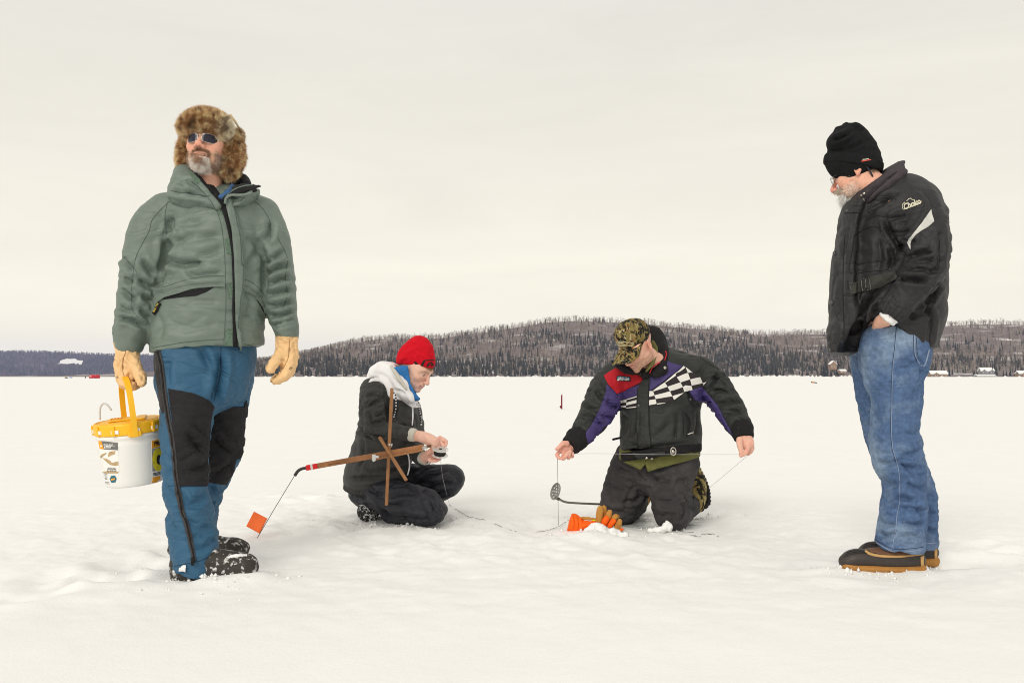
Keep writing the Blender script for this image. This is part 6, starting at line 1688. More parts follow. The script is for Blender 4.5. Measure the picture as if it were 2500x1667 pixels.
# spool of line in his hands
spool = empty('line_spool', W(1074, 1108, 5.208), 'clear plastic spool of black fishing line between the hands of the kneeling youth', 'spool')
Rs = Euler((math.radians(20), math.radians(8), 0)).to_matrix().to_4x4(); cS = W(1074, 1103, 5.203)
mm = MB(); mm.lathe([(.012, -.014), (.030, -.014), (.0315, -.010), (.0315, .010), (.030, .014), (.012, .014)], 32, Rs, cS); mm.build('wound_line', M_ink, spool, True)
for zz_, nm in ((-.017, 'rim'), (.017, 'rim')): mm = MB(); mm.lathe([(.010, zz_ - .0015), (.040, zz_ - .0015), (.042, zz_), (.040, zz_ + .0015), (.010, zz_ + .0015)], 36, Rs, cS); r_ = mm.build(nm, M_clear, spool, True); mm = MB(); mm.tube([np.array(Rs @ Vector((.0415 * math.cos(a), .0415 * math.sin(a), zz_))) + cS for a in np.linspace(0, 2 * math.pi, 37)], .0016, 6, False); mm.build('rim_edge', M_whitetape, r_, True)
# wristband
c = C([(1040, 1117, 15, .030, 5.366), (1043, 1116, 15, .030, 5.355)], 5.355)
MB().tube([W(1042 + 9 * math.cos(a) * .45, 1115 + 15 * math.sin(a), 5.339 - .03 * math.cos(a)) for a in np.linspace(0, 2 * math.pi, 24)], .0035, 7, False).build('bracelet', M_steel, boy, True)
# line on the snow
M_line = mat('dark_fishing_line', (.05, .05, .05), rough=.5, var=0)
def line_on_snow(name, label, pts, r=.0011, group=None):
    P = []
    for q in smooth_pts(pts, 8):
        if len(q) > 2 and q[2] > 0: P.append(W(q[0], q[1], q[2])); continue
        g = G(q[0], q[1]); P.append(np.array((g[0], g[1], np.mean([gz(g[0] + a_, g[1] + b_) for a_ in (-.06, 0, .06) for b_ in (-.08, 0, .08)]) + .004)))
    V, Fc = tube_vf(P, r, 5); o = obj(name, V, Fc, M_line, None, True); return tag(o, label, 'fishing line', group)
line_on_snow('fishing_line', 'thin dark line on the snow between the youth and the orange glove', [(1097, 1232), (1110, 1245), (1140, 1262), (1180, 1274), (1220, 1286), (1250, 1294), (1262, 1297)])
V, Fc = tube_vf(smooth_pts([W(1075, 1118, 5.218), W(1080, 1160, 5.271), W(1089, 1200, 5.324), W(1097, 1232, 6.19)][:3] + [G(1097, 1232) + (0, 0, .004)], 6), .0008, 5); tag(obj('spool_line', V, Fc, mat('grey_line', (.35, .35, .36), rough=.4, var=0), None, True), 'thin grey line hanging from the spool down over the knee of the youth', 'fishing line')

# ================================================================== KNEELING MAN IN THE CAP (right of centre)
z10 = zm(1330, 760, .35714); z11 = zm(1460, 760, .19133); z12 = zm(1320, 1040, .19139); z13 = zm(1380, 1220, .17007); zR = zm(1340, 1050, .0574); zL = zm(1780, 1030, .0638)
LY = 5.30
M_blk3 = mat('black_jacket_cloth', (.026, .028, .027), rough=.62, var=.15, vscale=6, bump=.0003, bscale=700, bump2=.0015, b2scale=18, spec=.3, wrinkle=.014, wrscale=5.5)
M_purple = mat('purple_cloth', (.055, .038, .150), rough=.6, var=.15, vscale=8, bump2=.0015, b2scale=20, spec=.35, wrinkle=.013, wrscale=7)
M_red3 = mat('red_cloth', (.46, .012, .022), rough=.75, var=.12, vscale=14, bump2=.002, b2scale=24)
M_chkw = mat('white_check_cloth', (.74, .72, .68), rough=.8, var=.05, vscale=20); M_chkb = mat('black_check_cloth', (.028, .023, .024), rough=.8, var=.1)
M_knitb = mat('black_rib_knit', (.014, .013, .014), rough=.95, var=.2, vscale=60, bump=.002, bscale=200)
M_jeansb = mat('black_denim', (.046, .043, .045), rough=.85, var=.22, vscale=7, bump=.0008, bscale=500, color2=(.080, .075, .078), c2scale=5, c2lo=.5, c2hi=.7, spec=.2, wrinkle=.018, wrscale=6)
M_olive = mat('olive_shirt', (.135, .135, .040), rough=.85, var=.18, vscale=18, bump=.001, bscale=300, bump2=.002, b2scale=30)
M_badge = mat('blue_grey_badge', (.10, .22, .32), rough=.6, var=.05)
M_snap = mat('steel_snap', (.55, .52, .46), rough=.35, metallic=.9, var=.1); M_dksnap = mat('dark_snap', (.10, .10, .10), rough=.35, metallic=.7, var=.1)
M_stitchg = mat('grey_stitching', (.085, .08, .08), rough=.8, var=0)


def camo_mat(name, sc=26, dark=1.0, speck=.5):
    m = bpy.data.materials.new(name); m.use_nodes = True; nt = m.node_tree; L = nt.links; b = nt.nodes['Principled BSDF']; b.inputs['Roughness'].default_value = .8; b.inputs['Specular IOR Level'].default_value = .2
    tc = _n(nt, 'ShaderNodeTexCoord')
    def noise(s_, det, dist, off, st=(1, 1, 1)):
        mp = _n(nt, 'ShaderNodeMapping'); mp.inputs['Location'].default_value = (off, off * 2, off); mp.inputs['Scale'].default_value = st; L.new(tc.outputs['Object'], mp.inputs['Vector'])
        n = _n(nt, 'ShaderNodeTexNoise'); n.inputs['Scale'].default_value = s_; n.inputs['Detail'].default_value = det; n.inputs['Distortion'].default_value = dist; L.new(mp.outputs['Vector'], n.inputs['Vector']); return n.outputs['Fac']
    r = _n(nt, 'ShaderNodeValToRGB'); r.color_ramp.interpolation = 'CONSTANT'; e = r.color_ramp.elements
    cols = [(0, (.012, .013, .010)), (.38, (.045, .030, .016)), (.44, (.22, .17, .055)), (.51, (.30, .235, .085)), (.56, (.33, .16, .055)), (.60, (.020, .020, .014)), (.66, (.19, .17, .08))]
    e[0].position = 0; e[0].color = (*[q * dark for q in cols[0][1]], 1); e[1].position = cols[1][0]; e[1].color = (*[q * dark for q in cols[1][1]], 1)
    for p, c in cols[2:]: q = e.new(p); q.color = (*[w * dark for w in c], 1)
    L.new(noise(sc, 3, 1.2, 3.1), r.inputs['Fac'])
    mx = _n(nt, 'ShaderNodeMix'); mx.data_type = 'RGBA'; mr = _n(nt, 'ShaderNodeMapRange'); mr.inputs['From Min'].default_value = .60; mr.inputs['From Max'].default_value = .64; mr.inputs['To Max'].default_value = .9; L.new(noise(sc * 3.2, 4, .4, 8.7, (1.8, 1.8, .5)), mr.inputs['Value'])
    L.new(mr.outputs['Result'], mx.inputs[0]); L.new(r.outputs['Color'], mx.inputs[6]); mx.inputs[7].default_value = (.50, .45, .30, 1)
    m2 = _n(nt, 'ShaderNodeMix'); m2.data_type = 'RGBA'; mr = _n(nt, 'ShaderNodeMapRange'); mr.inputs['From Min'].default_value = .56; mr.inputs['From Max'].default_value = .60; L.new(noise(sc * 1.5, 3, .8, 15.2, (1.5, 1.5, .7)), mr.inputs['Value'])
    L.new(mr.outputs['Result'], m2.inputs[0]); L.new(mx.outputs[2], m2.inputs[6]); m2.inputs[7].default_value = (.014, .014, .010, 1)
    L.new(m2.outputs[2], b.inputs['Base Color']); return m
M_camo = camo_mat('camouflage_cloth', 20, .9); M_camob = camo_mat('camouflage_boot', 13, 1.1)

t3 = C([(1604, 866, 34, .07, 5.34), (1610, 890, 100, .125, 5.32), (1612, 922, 116, .155), (1612, 955, 108, .172), (1611, 995, 96, .178), (1612, 1045, 99, .182), (1613, 1080, 98, .18), (1613, 1110, 95, .175)], LY)
ar3 = C([(1512, 908, 35, .09, 5.29), (1482, 945, 42, .09, 5.24), (1460, 1000, 42, .085, 5.17), (1434, 1038, 36, .072, 5.10), (1416, 1062, 28, .058, 5.05), (1410, 1069, 22, .05, 5.04)], LY)
al3 = C([(1712, 904, 36, .09, 5.32), (1745, 944, 40, .088, 5.27), (1774, 986, 38, .08, 5.20), (1797, 1026, 34, .07, 5.13), (1809, 1045, 29, .06, 5.09), (1812, 1053, 22, .05, 5.08)], LY)
lo, hi = bounds(t3, ar3, al3); s = Cloth(lo, hi, .0052)
s.chain(t3, .03, sub=2); s.chain(C([(1530, 890, 28, .08, 5.3), (1610, 870, 28, .08, 5.34), (1672, 884, 22, .08, 5.34), (1720, 910, 28, .08, 5.33)], LY), .03, sub=3)
for a in (ar3, al3): s.chain(a, .02, sub=3)
s.plane(W(1612, 1100, 5.2), (-.05, -.1, -1), .01)
V, Q = s.finish(2); N = normals(V, Q)
def near_w(V, ch, r0, r1): d_, _ = poly_dist(V, np.array(ch)[:, :3]); return np.clip((r0 - d_) / (r0 - r1), 0, 1)
wr = near_w(V, ar3[1:], .125, .09); wl = near_w(V, al3[1:], .125, .09)
V = limb_folds(V, N, ar3, ((0, .003), (.25, .007), (.5, .011), (.75, .011), (.92, .010), (1, .004)), .055, .6, 1.1, 2.0, wr); N = normals(V, Q)
V = limb_folds(V, N, al3, ((0, .003), (.25, .008), (.5, .011), (.75, .011), (.92, .010), (1, .004)), .055, .6, 6.1, -2.0, wl); N = normals(V, Q)
V = cloth_noise(V, N, .005 * np.clip(1 - wr - wl, 0, 1), (4, 4, 8), 5.5); N = normals(V, Q)
V = creases(V, N, [(z10((1190, 395), (1180, 440), (1150, 500), (1110, 540)), 5, .014), (z10((1110, 480), (1170, 450), (1200, 460), (1260, 520)), 5, .010), (z10((1130, 560), (1200, 540), (1290, 560)), 5, .010), (z10((1180, 640), (1250, 620), (1340, 620)), 5, .011), (z10((1220, 710), (1300, 690), (1370, 690)), 5, .010), (z10((1270, 790), (1330, 760), (1410, 770)), 5, .010),
    (z10((340, 530), (400, 600), (480, 650)), 5, .010), (z10((260, 640), (340, 670), (420, 720)), 5, .012), (z10((240, 720), (320, 730), (400, 780)), 5, .010), (z10((180, 800), (240, 810), (300, 850)), 5, .009), (z10((430, 580), (460, 640), (520, 680)), 5, .010), (z10((370, 690), (430, 720), (480, 730)), 5, .010),
    (z10((530, 700), (560, 760), (545, 850)), 6, .010), (z10((560, 870), (600, 830), (620, 760)), 6, .007), (z10((860, 760), (800, 820), (740, 860)), 7, .006), (z10((900, 700), (905, 780), (890, 880)), 5, .006), (z10((985, 540), (1000, 590), (1030, 640)), 5, .012), (z10((1040, 680), (1050, 760), (1030, 860)), 6, .008), (z10((760, 690), (840, 660), (930, 620)), 7, .005), (z10((640, 700), (650, 780), (640, 880)), 5, .004), (z10((540, 880), (620, 920), (760, 930), (1000, 890)), 6, .008), (z10((840, 230), (900, 260), (1000, 300)), 7, .005)])
V = relax(V, Q, 1, .25); j3V, j3Q = V, Q; S3 = Surf(V, Q)

HM3 = head_matrix(W(1554, 845, 5.10), -46, 36, -4, .925)
def paint3(V, col):
    x, y, z = V.T; n = fbm(V * 150, 2)
    w = np.clip((-.044 - z) / .012, 0, 1) * (y < .02) * np.clip((z + .135) / .01, 0, 1) * np.clip(.45 + .8 * n, 0, .75); w = w * (1 - .9 * np.exp(-((x / .026) ** 4 + ((z + .067) / .010) ** 2))); w = w[:, None]
    return col * (1 - w) + np.array((.26, .15, .09)) * w
hV, hQ, hc, hL = head(HM3, nose=1.05, jaw=1.02, mouth_open=.001, skin=(.66, .37, .27), lip=(.52, .22, .19), paint={'fn': paint3, 'brow': (.20, .12, .08)}, squint=.3,
    neck=[(0, .022, -.07, .056, .060), (0, .055, -.14, .058, .060), (0, .09, -.20, .064, .064)])
pel3 = C([(1612, 1080, 92, .165, 5.36), (1608, 1120, 92, .165, 5.36), (1606, 1140, 88, .16, 5.37)], LY)
lr3 = C([(1548, 1120, 50, .13, 5.40), (1538, 1160, 57, .125, 5.42), (1528, 1195, 57, .12, 5.44), (1516, 1226, 52, .11, 5.46), (1506, 1246, 42, .095, 5.47)], LY)
ll3 = C([(1655, 1120, 50, .13, 5.34), (1645, 1160, 52, .125, 5.30), (1638, 1200, 52, .12, 5.26), (1638, 1235, 49, .115, 5.23), (1640, 1258, 41, .10, 5.22)], LY)
sr3 = C([(1510, 1248, 36, .09, 5.48), (1530, 1242, 33, .085, 5.62), (1550, 1230, 28, .08, 5.8)], LY); sl3 = C([(1642, 1258, 36, .09, 5.25), (1660, 1248, 34, .085, 5.40), (1680, 1232, 30, .08, 5.6)], LY)
iV, iQ = inner_body(t3[1:], ar3, al3, pel3, lr3[:-1], ll3[:-1])
hy = 4.98
def fz(zf, rows, Y): return [(*W(*zf((a, b))[0], Y + d), r * 1.0 / F * Y) for a, b, d, r in rows]
h3r = hand_mesh([C([(1400, 1078, 17, .026, 5.02), (1390, 1086, 16, .021, 5.0), (1381, 1094, 16, .019, 4.985), (1375, 1100, 15, .016, 4.98)], hy),
    fz(zR, [(480, 880, .0, 5), (345, 1040, -.025, 4.9), (440, 1180, -.04, 4.5), (530, 1190, -.035, 4.0)], hy), fz(zR, [(640, 960, -.01, 5), (610, 1200, -.03, 5.1), (700, 1120, -.05, 4.9), (800, 960, -.05, 4.4)], hy),
    fz(zR, [(800, 960, -.005, 5), (840, 1180, -.025, 4.8), (870, 1050, -.045, 4.5), (905, 890, -.045, 4.0)], hy), fz(zR, [(950, 930, -.0, 4.6), (1000, 1120, -.015, 4.3), (1010, 1050, -.03, 4.0), (1015, 975, -.032, 3.7)], hy),
    fz(zR, [(760, 560, -.012, 7), (600, 560, -.025, 6.2), (470, 690, -.032, 5.0), (330, 800, -.035, 4.0)], hy)], seed=4, color=(.66, .35, .27), knuck=((1360, 1110, 4), (1374, 1119, 4), (1388, 1117, 4), (1358, 1096, 3)))
h3l = hand_mesh([C([(1815, 1060, 17, .027, 5.06), (1818, 1070, 19, .027, 5.04), (1822, 1080, 19, .026, 5.02), (1825, 1086, 17, .024, 5.01)], hy),
    fz(zL, [(730, 870, .0, 6.6), (700, 1050, -.02, 6.3), (590, 1210, -.03, 5.6), (450, 1285, -.035, 4.6)], 5.0), fz(zL, [(830, 880, .02, 6.2), (850, 1040, .015, 5.8), (780, 1170, .01, 5.2), (720, 1225, .005, 4.5)], 5.0),
    fz(zL, [(850, 870, .04, 6), (890, 1000, .045, 5.4), (830, 1140, .045, 4.8), (760, 1200, .04, 4.2)], 5.0), fz(zL, [(840, 860, .055, 5.4), (900, 960, .07, 4.8), (860, 1080, .075, 4.2)], 5.0),
    fz(zL, [(400, 680, -.005, 8), (400, 830, -.02, 7.4), (440, 1020, -.03, 6.4), (470, 1190, -.034, 4.9)], 5.0)], seed=5, color=(.70, .40, .30), knuck=((1833, 1083, 5), (1824, 1098, 6), (1809, 1108, 4)))
man3 = person((W(1600, 1280, 5.3)[0], 5.3, 0), 'kneeling man in a camouflage cap and checkered black jacket, stretching a line between his hands', [(hV, hQ, hc), (iV, iQ, (.65, .36, .27)), h3r, h3l])
eyes(HM3, man3)
j3 = obj('jacket', j3V, j3Q, M_blk3, man3)
red = patch(S3, z11((75, 822), (225, 726), (330, 786), (430, 800), (582, 832), (552, 900), (420, 972), (235, 1057), (130, 930)), 'red_panel', M_red3, j3, .006, .008, 5, 5.15, smooth=True)
for c in (z11((235, 1060), (420, 974), (535, 932), (505, 1075), (380, 1110), (255, 1132)), z11((668, 830), (780, 792), (868, 740), (878, 642), (960, 668), (1075, 706), (960, 800), (760, 950), (655, 1020), (662, 930)),
          z10((425, 502), (495, 575), (527, 655), (488, 738), (402, 784), (338, 872), (246, 935), (244, 872), (310, 790), (370, 680), (412, 570)), z10((985, 542), (1072, 515), (1112, 560), (1180, 640), (1232, 742), (1290, 845), (1268, 825), (1215, 768), (1150, 680), (1085, 628), (1025, 600))):
    patch(S3, c, 'purple_panel', M_purple, j3, .0075, .0095, 4, 5.15, smooth=True)
chk = patch(S3, z11((655, 1022), (850, 902), (980, 797), (1085, 702), (1200, 780), (1290, 840), (1390, 910), (1335, 948), (1200, 1004), (1160, 1000), (1098, 1032), (962, 1126), (850, 1170), (750, 1188), (655, 1195)), 'checkered_panel', M_chkb, j3, .0065, .008, 5, 5.15)
for c in (((655, 1020), (703, 1018), (720, 1072), (655, 1088)), ((655, 1132), (735, 1120), (750, 1178), (655, 1194)), ((703, 1010), (850, 904), (885, 962), (714, 1018)), ((718, 1072), (914, 1020), (944, 1086), (738, 1118)), ((752, 1176), (860, 1166), (848, 1170), (758, 1188)),
          ((850, 902), (980, 798), (990, 826), (862, 906)), ((885, 962), (1045, 906), (1076, 966), (914, 1020)), ((946, 1086), (1096, 1032), (1060, 1062), (964, 1126)), ((980, 797), (1085, 702), (1108, 720), (986, 806)), ((1000, 846), (1138, 790), (1166, 870), (1045, 906)), ((1076, 966), (1110, 945), (1184, 952), (1200, 1002), (1160, 1000), (1098, 1032)),
          ((1112, 716), (1200, 780), (1140, 790)), ((1166, 872), (1290, 842), (1320, 920), (1186, 946)), ((1322, 920), (1390, 910), (1335, 948))):
    patch(S3, z11(*c), 'white_check', M_chkw, chk, .0082, .001, 5, 5.15)
chl = patch(S3, z11((262, 1132), (380, 1112), (502, 1080), (496, 1226), (370, 1236), (315, 1224)), 'checkered_panel', M_chkb, j3, .0065, .008, 5, 5.15)
for c in (((380, 1112), (502, 1079), (502, 1092), (383, 1124)), ((262, 1132), (378, 1118), (373, 1160), (280, 1168)), ((376, 1162), (499, 1130), (498, 1166), (373, 1194)), ((300, 1200), (370, 1196), (369, 1226), (318, 1222)), ((372, 1228), (496, 1212), (496, 1226), (370, 1236))): patch(S3, z11(*c), 'white_check', M_chkw, chl, .0082, .001, 5, 5.15)
plk = patch(S3, z11((505, 1000), (560, 890), (610, 832), (668, 832), (660, 950), (655, 1100), (655, 1300), (660, 1440), (665, 1560), (508, 1560), (500, 1400), (500, 1200)), 'placket', M_blk3, j3, .009, .010, 7, 5.1)
S3p = Surf(np.array([v.co for v in plk.data.vertices]), np.array([list(p.vertices)[:3] for p in plk.data.polygons]))
patch(S3, z10((632, 690), (712, 690), (718, 800), (728, 930), (640, 930), (634, 800)), 'placket', M_blk3, j3, .009, .010, 7, 5.1)
for c in (z10((712, 460), (712, 640), (714, 780), (728, 940)), z10((640, 520), (634, 680), (632, 800), (642, 930))): ribbon(S3, c, 1.3, 'seam', M_liner, j3, .0102, .003, 6, 5.1)
def snap(S_, p, r, m, parent, nm='snap', off=.011, Y=5.1):
    q, n_ = S_.hit(*p, Y); n_ = Vector(tuple(n_)); R4 = n_.to_track_quat('Z', 'Y').to_matrix().to_4x4(); mm = MB(); mm.lathe([(.0001, r * .45), (r * .7, r * .4), (r, r * .1), (r, -.004)], 14, R4, q + np.array(n_) * off); return mm.build(nm, m, parent, True)
for p, r, m in (((525, 1205), .010, M_dksnap), ((1160, 1130), .008, M_dksnap), ((548, 822), .005, M_snap), ((594, 828), .005, M_snap), ((628, 832), .005, M_snap)): snap(S3, z11(p)[0], r, m, j3)
bd = patch(S3, z11((232, 838), (245, 826), (330, 832), (412, 838), (424, 850), (424, 890), (410, 896), (320, 890), (238, 886), (225, 876)), 'badge', M_ink, red, .009, .004, 5, 5.15)
patch(S3, z11((240, 842), (250, 834), (330, 840), (408, 846), (416, 854), (416, 882), (404, 888), (320, 882), (244, 878), (234, 870)), 'badge_field', M_badge, bd, .0102, .001, 4, 5.15); lettering(S3, 'ski-doo', z11((326, 862))[0], (1, .05), (.05, -1), 'badge_lettering', M_chkw, bd, .0120, 5.15, bold=.03, shear=.25, fit=(32, 8))
pk = ribbon(S3, z10((958, 690), (985, 745), (982, 800), (968, 858)), [3, 6, 6, 2], 'pocket_zip', M_liner, j3, .003, .004, 5, 5.1); ribbon(S3, z10((975, 840), (1012, 826)), 1.8, 'zip_cord', M_chkw, pk, .006, .003, 4, 5.1)
for c in (z10((905, 690), (905, 780), (900, 880)), z10((940, 680), (948, 780), (945, 860)), z10((1060, 310), (1110, 350), (1190, 395))): ribbon(S3, c, 1.2, 'seam', M_liner, j3, .001, .003, 6, 5.1)
# rib-knit waistband, cuffs, collar
wb = C([(1613, 1080, 99, .190, 5.3), (1613, 1102, 99, .190, 5.3)], LY); cs = Cloth(*bounds(wb, pad=.05), .0048); cs.chain(wb, 0); cs.plane(W(1612, 1113, 5.1), (.13, -.12, -1), .006); cs.plane(W(1612, 1092, 5.1), (-.13, .12, 1), .006)
cV, cQ = cs.finish(1); cN = normals(cV, cQ); an = np.arctan2(cV[:, 1] - 5.3, cV[:, 0] - W(1613, 0, 5.3)[0]); cV = cV + cN * (.0025 * np.sin(an * 90) + .006 * fbm(cV * 9, 2))[:, None]; wbo = obj('waistband', cV, cQ, M_knitb, j3); SW = Surf(cV, cQ)
patch(SW, z10((600, 962), (660, 975), (820, 955), (822, 998), (700, 1010), (640, 1004)), 'waist_tab', M_blk3, wbo, .006, .006, 6, 5.1)
for p in ((692, 996), (728, 999)): snap(SW, z10(p)[0], .0075, M_snap, wbo, off=.008)
q, n_ = SW.hit(*z10((875, 955))[0], 5.1); MB().tube([q + np.array((.014 * math.cos(a), -.014, .020 * math.sin(a))) for a in np.linspace(0, 2 * math.pi, 17)], .003, 6, False).build('buckle_ring', M_snap, wbo, True); snap(SW, z10((875, 958))[0], .012, M_snap, wbo, 'buckle', .006)
MB().tube([W(*p, 5.2) for p in z10((522, 862), (495, 868), (462, 876))], .0065, 6).build('side_strap', M_liner, j3, True)
for c, nm in ((C([(1409, 1071, 30, .062, 5.03), (1397, 1084, 26, .054, 5.01), (1391, 1091, 22, .047, 5.0)], 5.0), 0), (C([(1811, 1048, 30, .062, 5.08), (1815, 1063, 26, .052, 5.06), (1816, 1072, 22, .046, 5.05)], 5.0), 1)):
    cs = Cloth(*bounds(c, pad=.05), .0042); cs.chain(c, 0); a, b = np.array(c[0][:3]), np.array(c[-1][:3]); cs.plane(b, b - a, .003)
    cV, cQ = cs.finish(1); cN = normals(cV, cQ); cV = limb_folds(cV, cN, c, ((0, .003), (1, .003)), .02, 1.5, 2 + nm); obj('cuff', cV, cQ, M_knitb, j3)
colc = [C([(1584, 806, 8, .06, 5.42), (1602, 822, 18, .07, 5.38), (1612, 852, 20, .06, 5.32), (1608, 885, 18, .045, 5.22), (1590, 903, 13, .03, 5.16), (1572, 915, 9, .025, 5.13)], 5.3), C([(1612, 890, 15, .03, 5.16), (1616, 902, 14, .03, 5.14), (1600, 912, 11, .022, 5.12)], 5.2), C([(1505, 888, 7, .04, 5.16), (1516, 893, 9, .04, 5.13), (1530, 903, 10, .03, 5.11), (1545, 908, 8, .025, 5.11)], 5.15), C([(1585, 812, 8, .05, 5.44), (1560, 830, 14, .05, 5.44), (1520, 880, 14, .06, 5.30)], 5.4)]
s = Cloth(*bounds(*colc), .0042)
for c in colc: s.chain(c, .015, sub=3)
s.chain([(*W(1554, 846, 5.12), .080, .09), (*W(1564, 876, 5.12), .050, .07)], .008, 's')
s.chain(C([(1613, 838, 11, .05, 5.32), (1618, 862, 13, .055, 5.27), (1616, 884, 13, .05, 5.20), (1606, 902, 12, .03, 5.14)], 5.2), .012, sub=3)
V, Q = s.finish(1); N = normals(V, Q); V = cloth_noise(V, N, .0025, (12, 12, 12), 8); col3 = obj('collar', V, Q, M_knitb, j3); SC3 = Surf(V, Q)
snap(SC3, z11((852, 720))[0], .0085, M_snap, col3, off=.002); ribbon(SC3, z11((858, 505), (872, 540), (862, 590), (850, 622)), 2.4, 'red_piping', M_red3, col3, .002, .003, 4, 5.2)
MB().tube(smooth_pts([W(*p, y) for p, y in zip(z11((660, 790), (680, 740), (720, 690), (780, 660), (850, 610)), (5.09, 5.09, 5.1, 5.12, 5.2))], 4), .0028, 6).build('red_piping', M_red3, col3, True)
sc3 = C([(1594, 838, 4.5, .03, 5.22), (1600, 855, 5, .04, 5.19), (1597, 877, 4.5, .03, 5.14), (1587, 894, 4, .025, 5.10), (1578, 906, 3.5, .018, 5.09)], 5.2); s = Cloth(*bounds(sc3), .004); s.chain(sc3, .01, sub=3); V, Q = s.finish(1); N = normals(V, Q); V = cloth_noise(V, N, .0025, (20, 20, 20)); obj('shirt_collar', V, Q, M_olive, man3)
# shirt tails below the jacket
s = Cloth(*bounds(pel3, pad=.08), .006); s.chain([(a, b, c, d + .008, e_ + .012) for a, b, c, d, e_ in pel3], 0); s.chain(C([(1612, 1060, 96, .175, 5.33), (1610, 1165, 98, .17, 5.35)], LY), .02); Vs_, Qs_ = s.finish(1); Ns_ = normals(Vs_, Qs_); Vs_ = cloth_noise(Vs_, Ns_, .006, (9, 9, 4), 3); SP = Surf(Vs_, Qs_)
for c in (z10((520, 920), (560, 940), (640, 975), (692, 985), (690, 1042), (655, 1082), (600, 1056), (545, 1030), (511, 1002)), z10((692, 985), (820, 985), (940, 965), (1066, 922), (1080, 976), (1030, 1002), (940, 1028), (850, 1052), (770, 1075), (706, 1096), (690, 1042))): patch(SP, c, 'shirt_tail', M_olive, man3, .006, .007, 7, 5.2, smooth=True)
# jeans
for nm, ch, sh, sd_, st in (('trouser_leg', lr3, sr3, 2, [(z10((480, 1060), (560, 1100), (650, 1110)), 5, .010), (z10((650, 1100), (620, 1180), (570, 1260), (555, 1340)), 4, .007), (z10((560, 1150), (620, 1160), (700, 1150)), 6, .008), (z10((430, 1180), (520, 1230), (600, 1200)), 7, .007), (z10((560, 1300), (620, 1290), (660, 1250)), 5, .009), (z10((390, 1330), (470, 1370), (560, 1370)), 6, .008)]),
                            ('trousers', ll3, sl3, 6, [(z10((690, 1100), (740, 1140), (760, 1180)), 6, .012), (z10((720, 1170), (780, 1150), (860, 1160)), 6, .008), (z10((880, 1180), (930, 1150), (990, 1140)), 6, .009), (z10((760, 1280), (840, 1310), (940, 1280)), 8, .007), (z10((740, 1370), (790, 1400), (860, 1380)), 6, .008), (z10((930, 1300), (960, 1360), (930, 1440)), 5, .009), (z10((960, 1240), (985, 1320), (1000, 1370)), 5, .010), (z10((640, 1100), (660, 1140), (700, 1160)), 5, .010)])):
    chs = ([pel3] if nm == 'trousers' else []) + [sh, ch]; o3, So, _ = trouser(nm, chs, M_jeansb, man3, seed=sd_, h=.0055, wl=.06, strokes=st, nz=.0055)
    if nm == 'trousers':
        for c in (z10((978, 1030), (965, 1150), (945, 1300), (925, 1440)), z10((1005, 1035), (990, 1130), (985, 1200))): ribbon(So, c, 1.3, 'stitching', M_stitchg, o3, .0012, .003, 5, 5.2, dash=2)
    else: ribbon(So, z10((665, 1085), (620, 1180), (575, 1260), (555, 1350), (553, 1380)), 1.2, 'stitching', M_stitchg, o3, .0012, .003, 5, 5.3, dash=2)
# boots behind him
bo3 = C([(1696, 1140, 12, .05, 5.66), (1700, 1172, 21, .065, 5.66), (1700, 1205, 25, .07, 5.62), (1697, 1232, 22, .065, 5.58), (1690, 1245, 12, .05, 5.56)], 5.6)
s = Cloth(*bounds(bo3), .005); s.chain(bo3, 0, sub=3); s.plane((0, 0, .012), (0, 0, -1), .01); V, Q = s.finish(1); N = normals(V, Q); V = cloth_noise(V, N, .0035, (16, 16, 16), 3); b3 = obj('boot', V, Q, M_camob, man3)
sl = C([(1704, 1142, 5, .04, 5.69), (1717, 1172, 7, .055, 5.70), (1724, 1200, 7.5, .06, 5.68), (1722, 1228, 7.5, .055, 5.64), (1710, 1243, 6, .04, 5.6)], 5.6); s = Cloth(*bounds(sl), .004); s.chain(sl, 0, sub=5); V, Q = s.finish(1); N = normals(V, Q); V = V + N * (.0022 * np.sign(np.sin(V[:, 2] * 330)))[:, None]; obj('boot_sole', V, Q, M_blackfab, b3)
MB().tube([W(*p, 5.50) for p in z10((985, 1240), (1012, 1262), (1024, 1290), (1018, 1330))], .006, 7).build('boot_strap', M_blackfab, b3, True)
bo4 = C([(1590, 1188, 10, .04, 5.9), (1580, 1208, 14, .05, 5.9), (1566, 1232, 14, .05, 5.86)], 5.9); s = Cloth(*bounds(bo4), .006); s.chain(bo4, 0, sub=3); V, Q = s.finish(1); obj('boot', V, Q, M_camob, man3)
# cap
s = SDF((-.13, -.15, -.06), (.13, .17, .2), .0042); s.ell((0, .014, .060), (.087, .109, .094), 0); s.ell((0, -.02, .105), (.070, .075, .055), .03); s.plane((0, 0, .001), (0, .06, -1), .006); s.ell((0, .018, .03), (.080, .101, .088), 0, 's'); V, Q = s.mesh(); V = relax(V, Q, 2); N = normals(V, Q); V = cloth_noise(V, N, .0012, (20, 20, 20), 4)
V = app(HM3, V); cap = obj('camouflage_cap', V, Q, M_camo, man3); SCp = Surf(V, Q)
bv = []; nu, nv = 26, 9
for i in range(nu + 1):
    u = -1 + 2 * i / nu; a = u * 1.32
    for j in range(nv + 1):
        v = j / nv; ix, iy = .083 * math.sin(a), .014 - .105 * math.cos(a); ox, oy = .079 * math.sin(a) * 1.0, -.092 - .100 * (1 - abs(u) ** 2.6) ** .55 * 1.0
        x_ = ix + (ox - ix) * v; y_ = iy + (oy - iy) * v; bv.append((x_, y_, .040 - (1.2 + 3.2 * v) * x_ * x_ - .012 * v - .012 * v * v))
bf = [(i * (nv + 1) + j, (i + 1) * (nv + 1) + j, (i + 1) * (nv + 1) + j + 1, i * (nv + 1) + j + 1) for i in range(nu) for j in range(nv)]
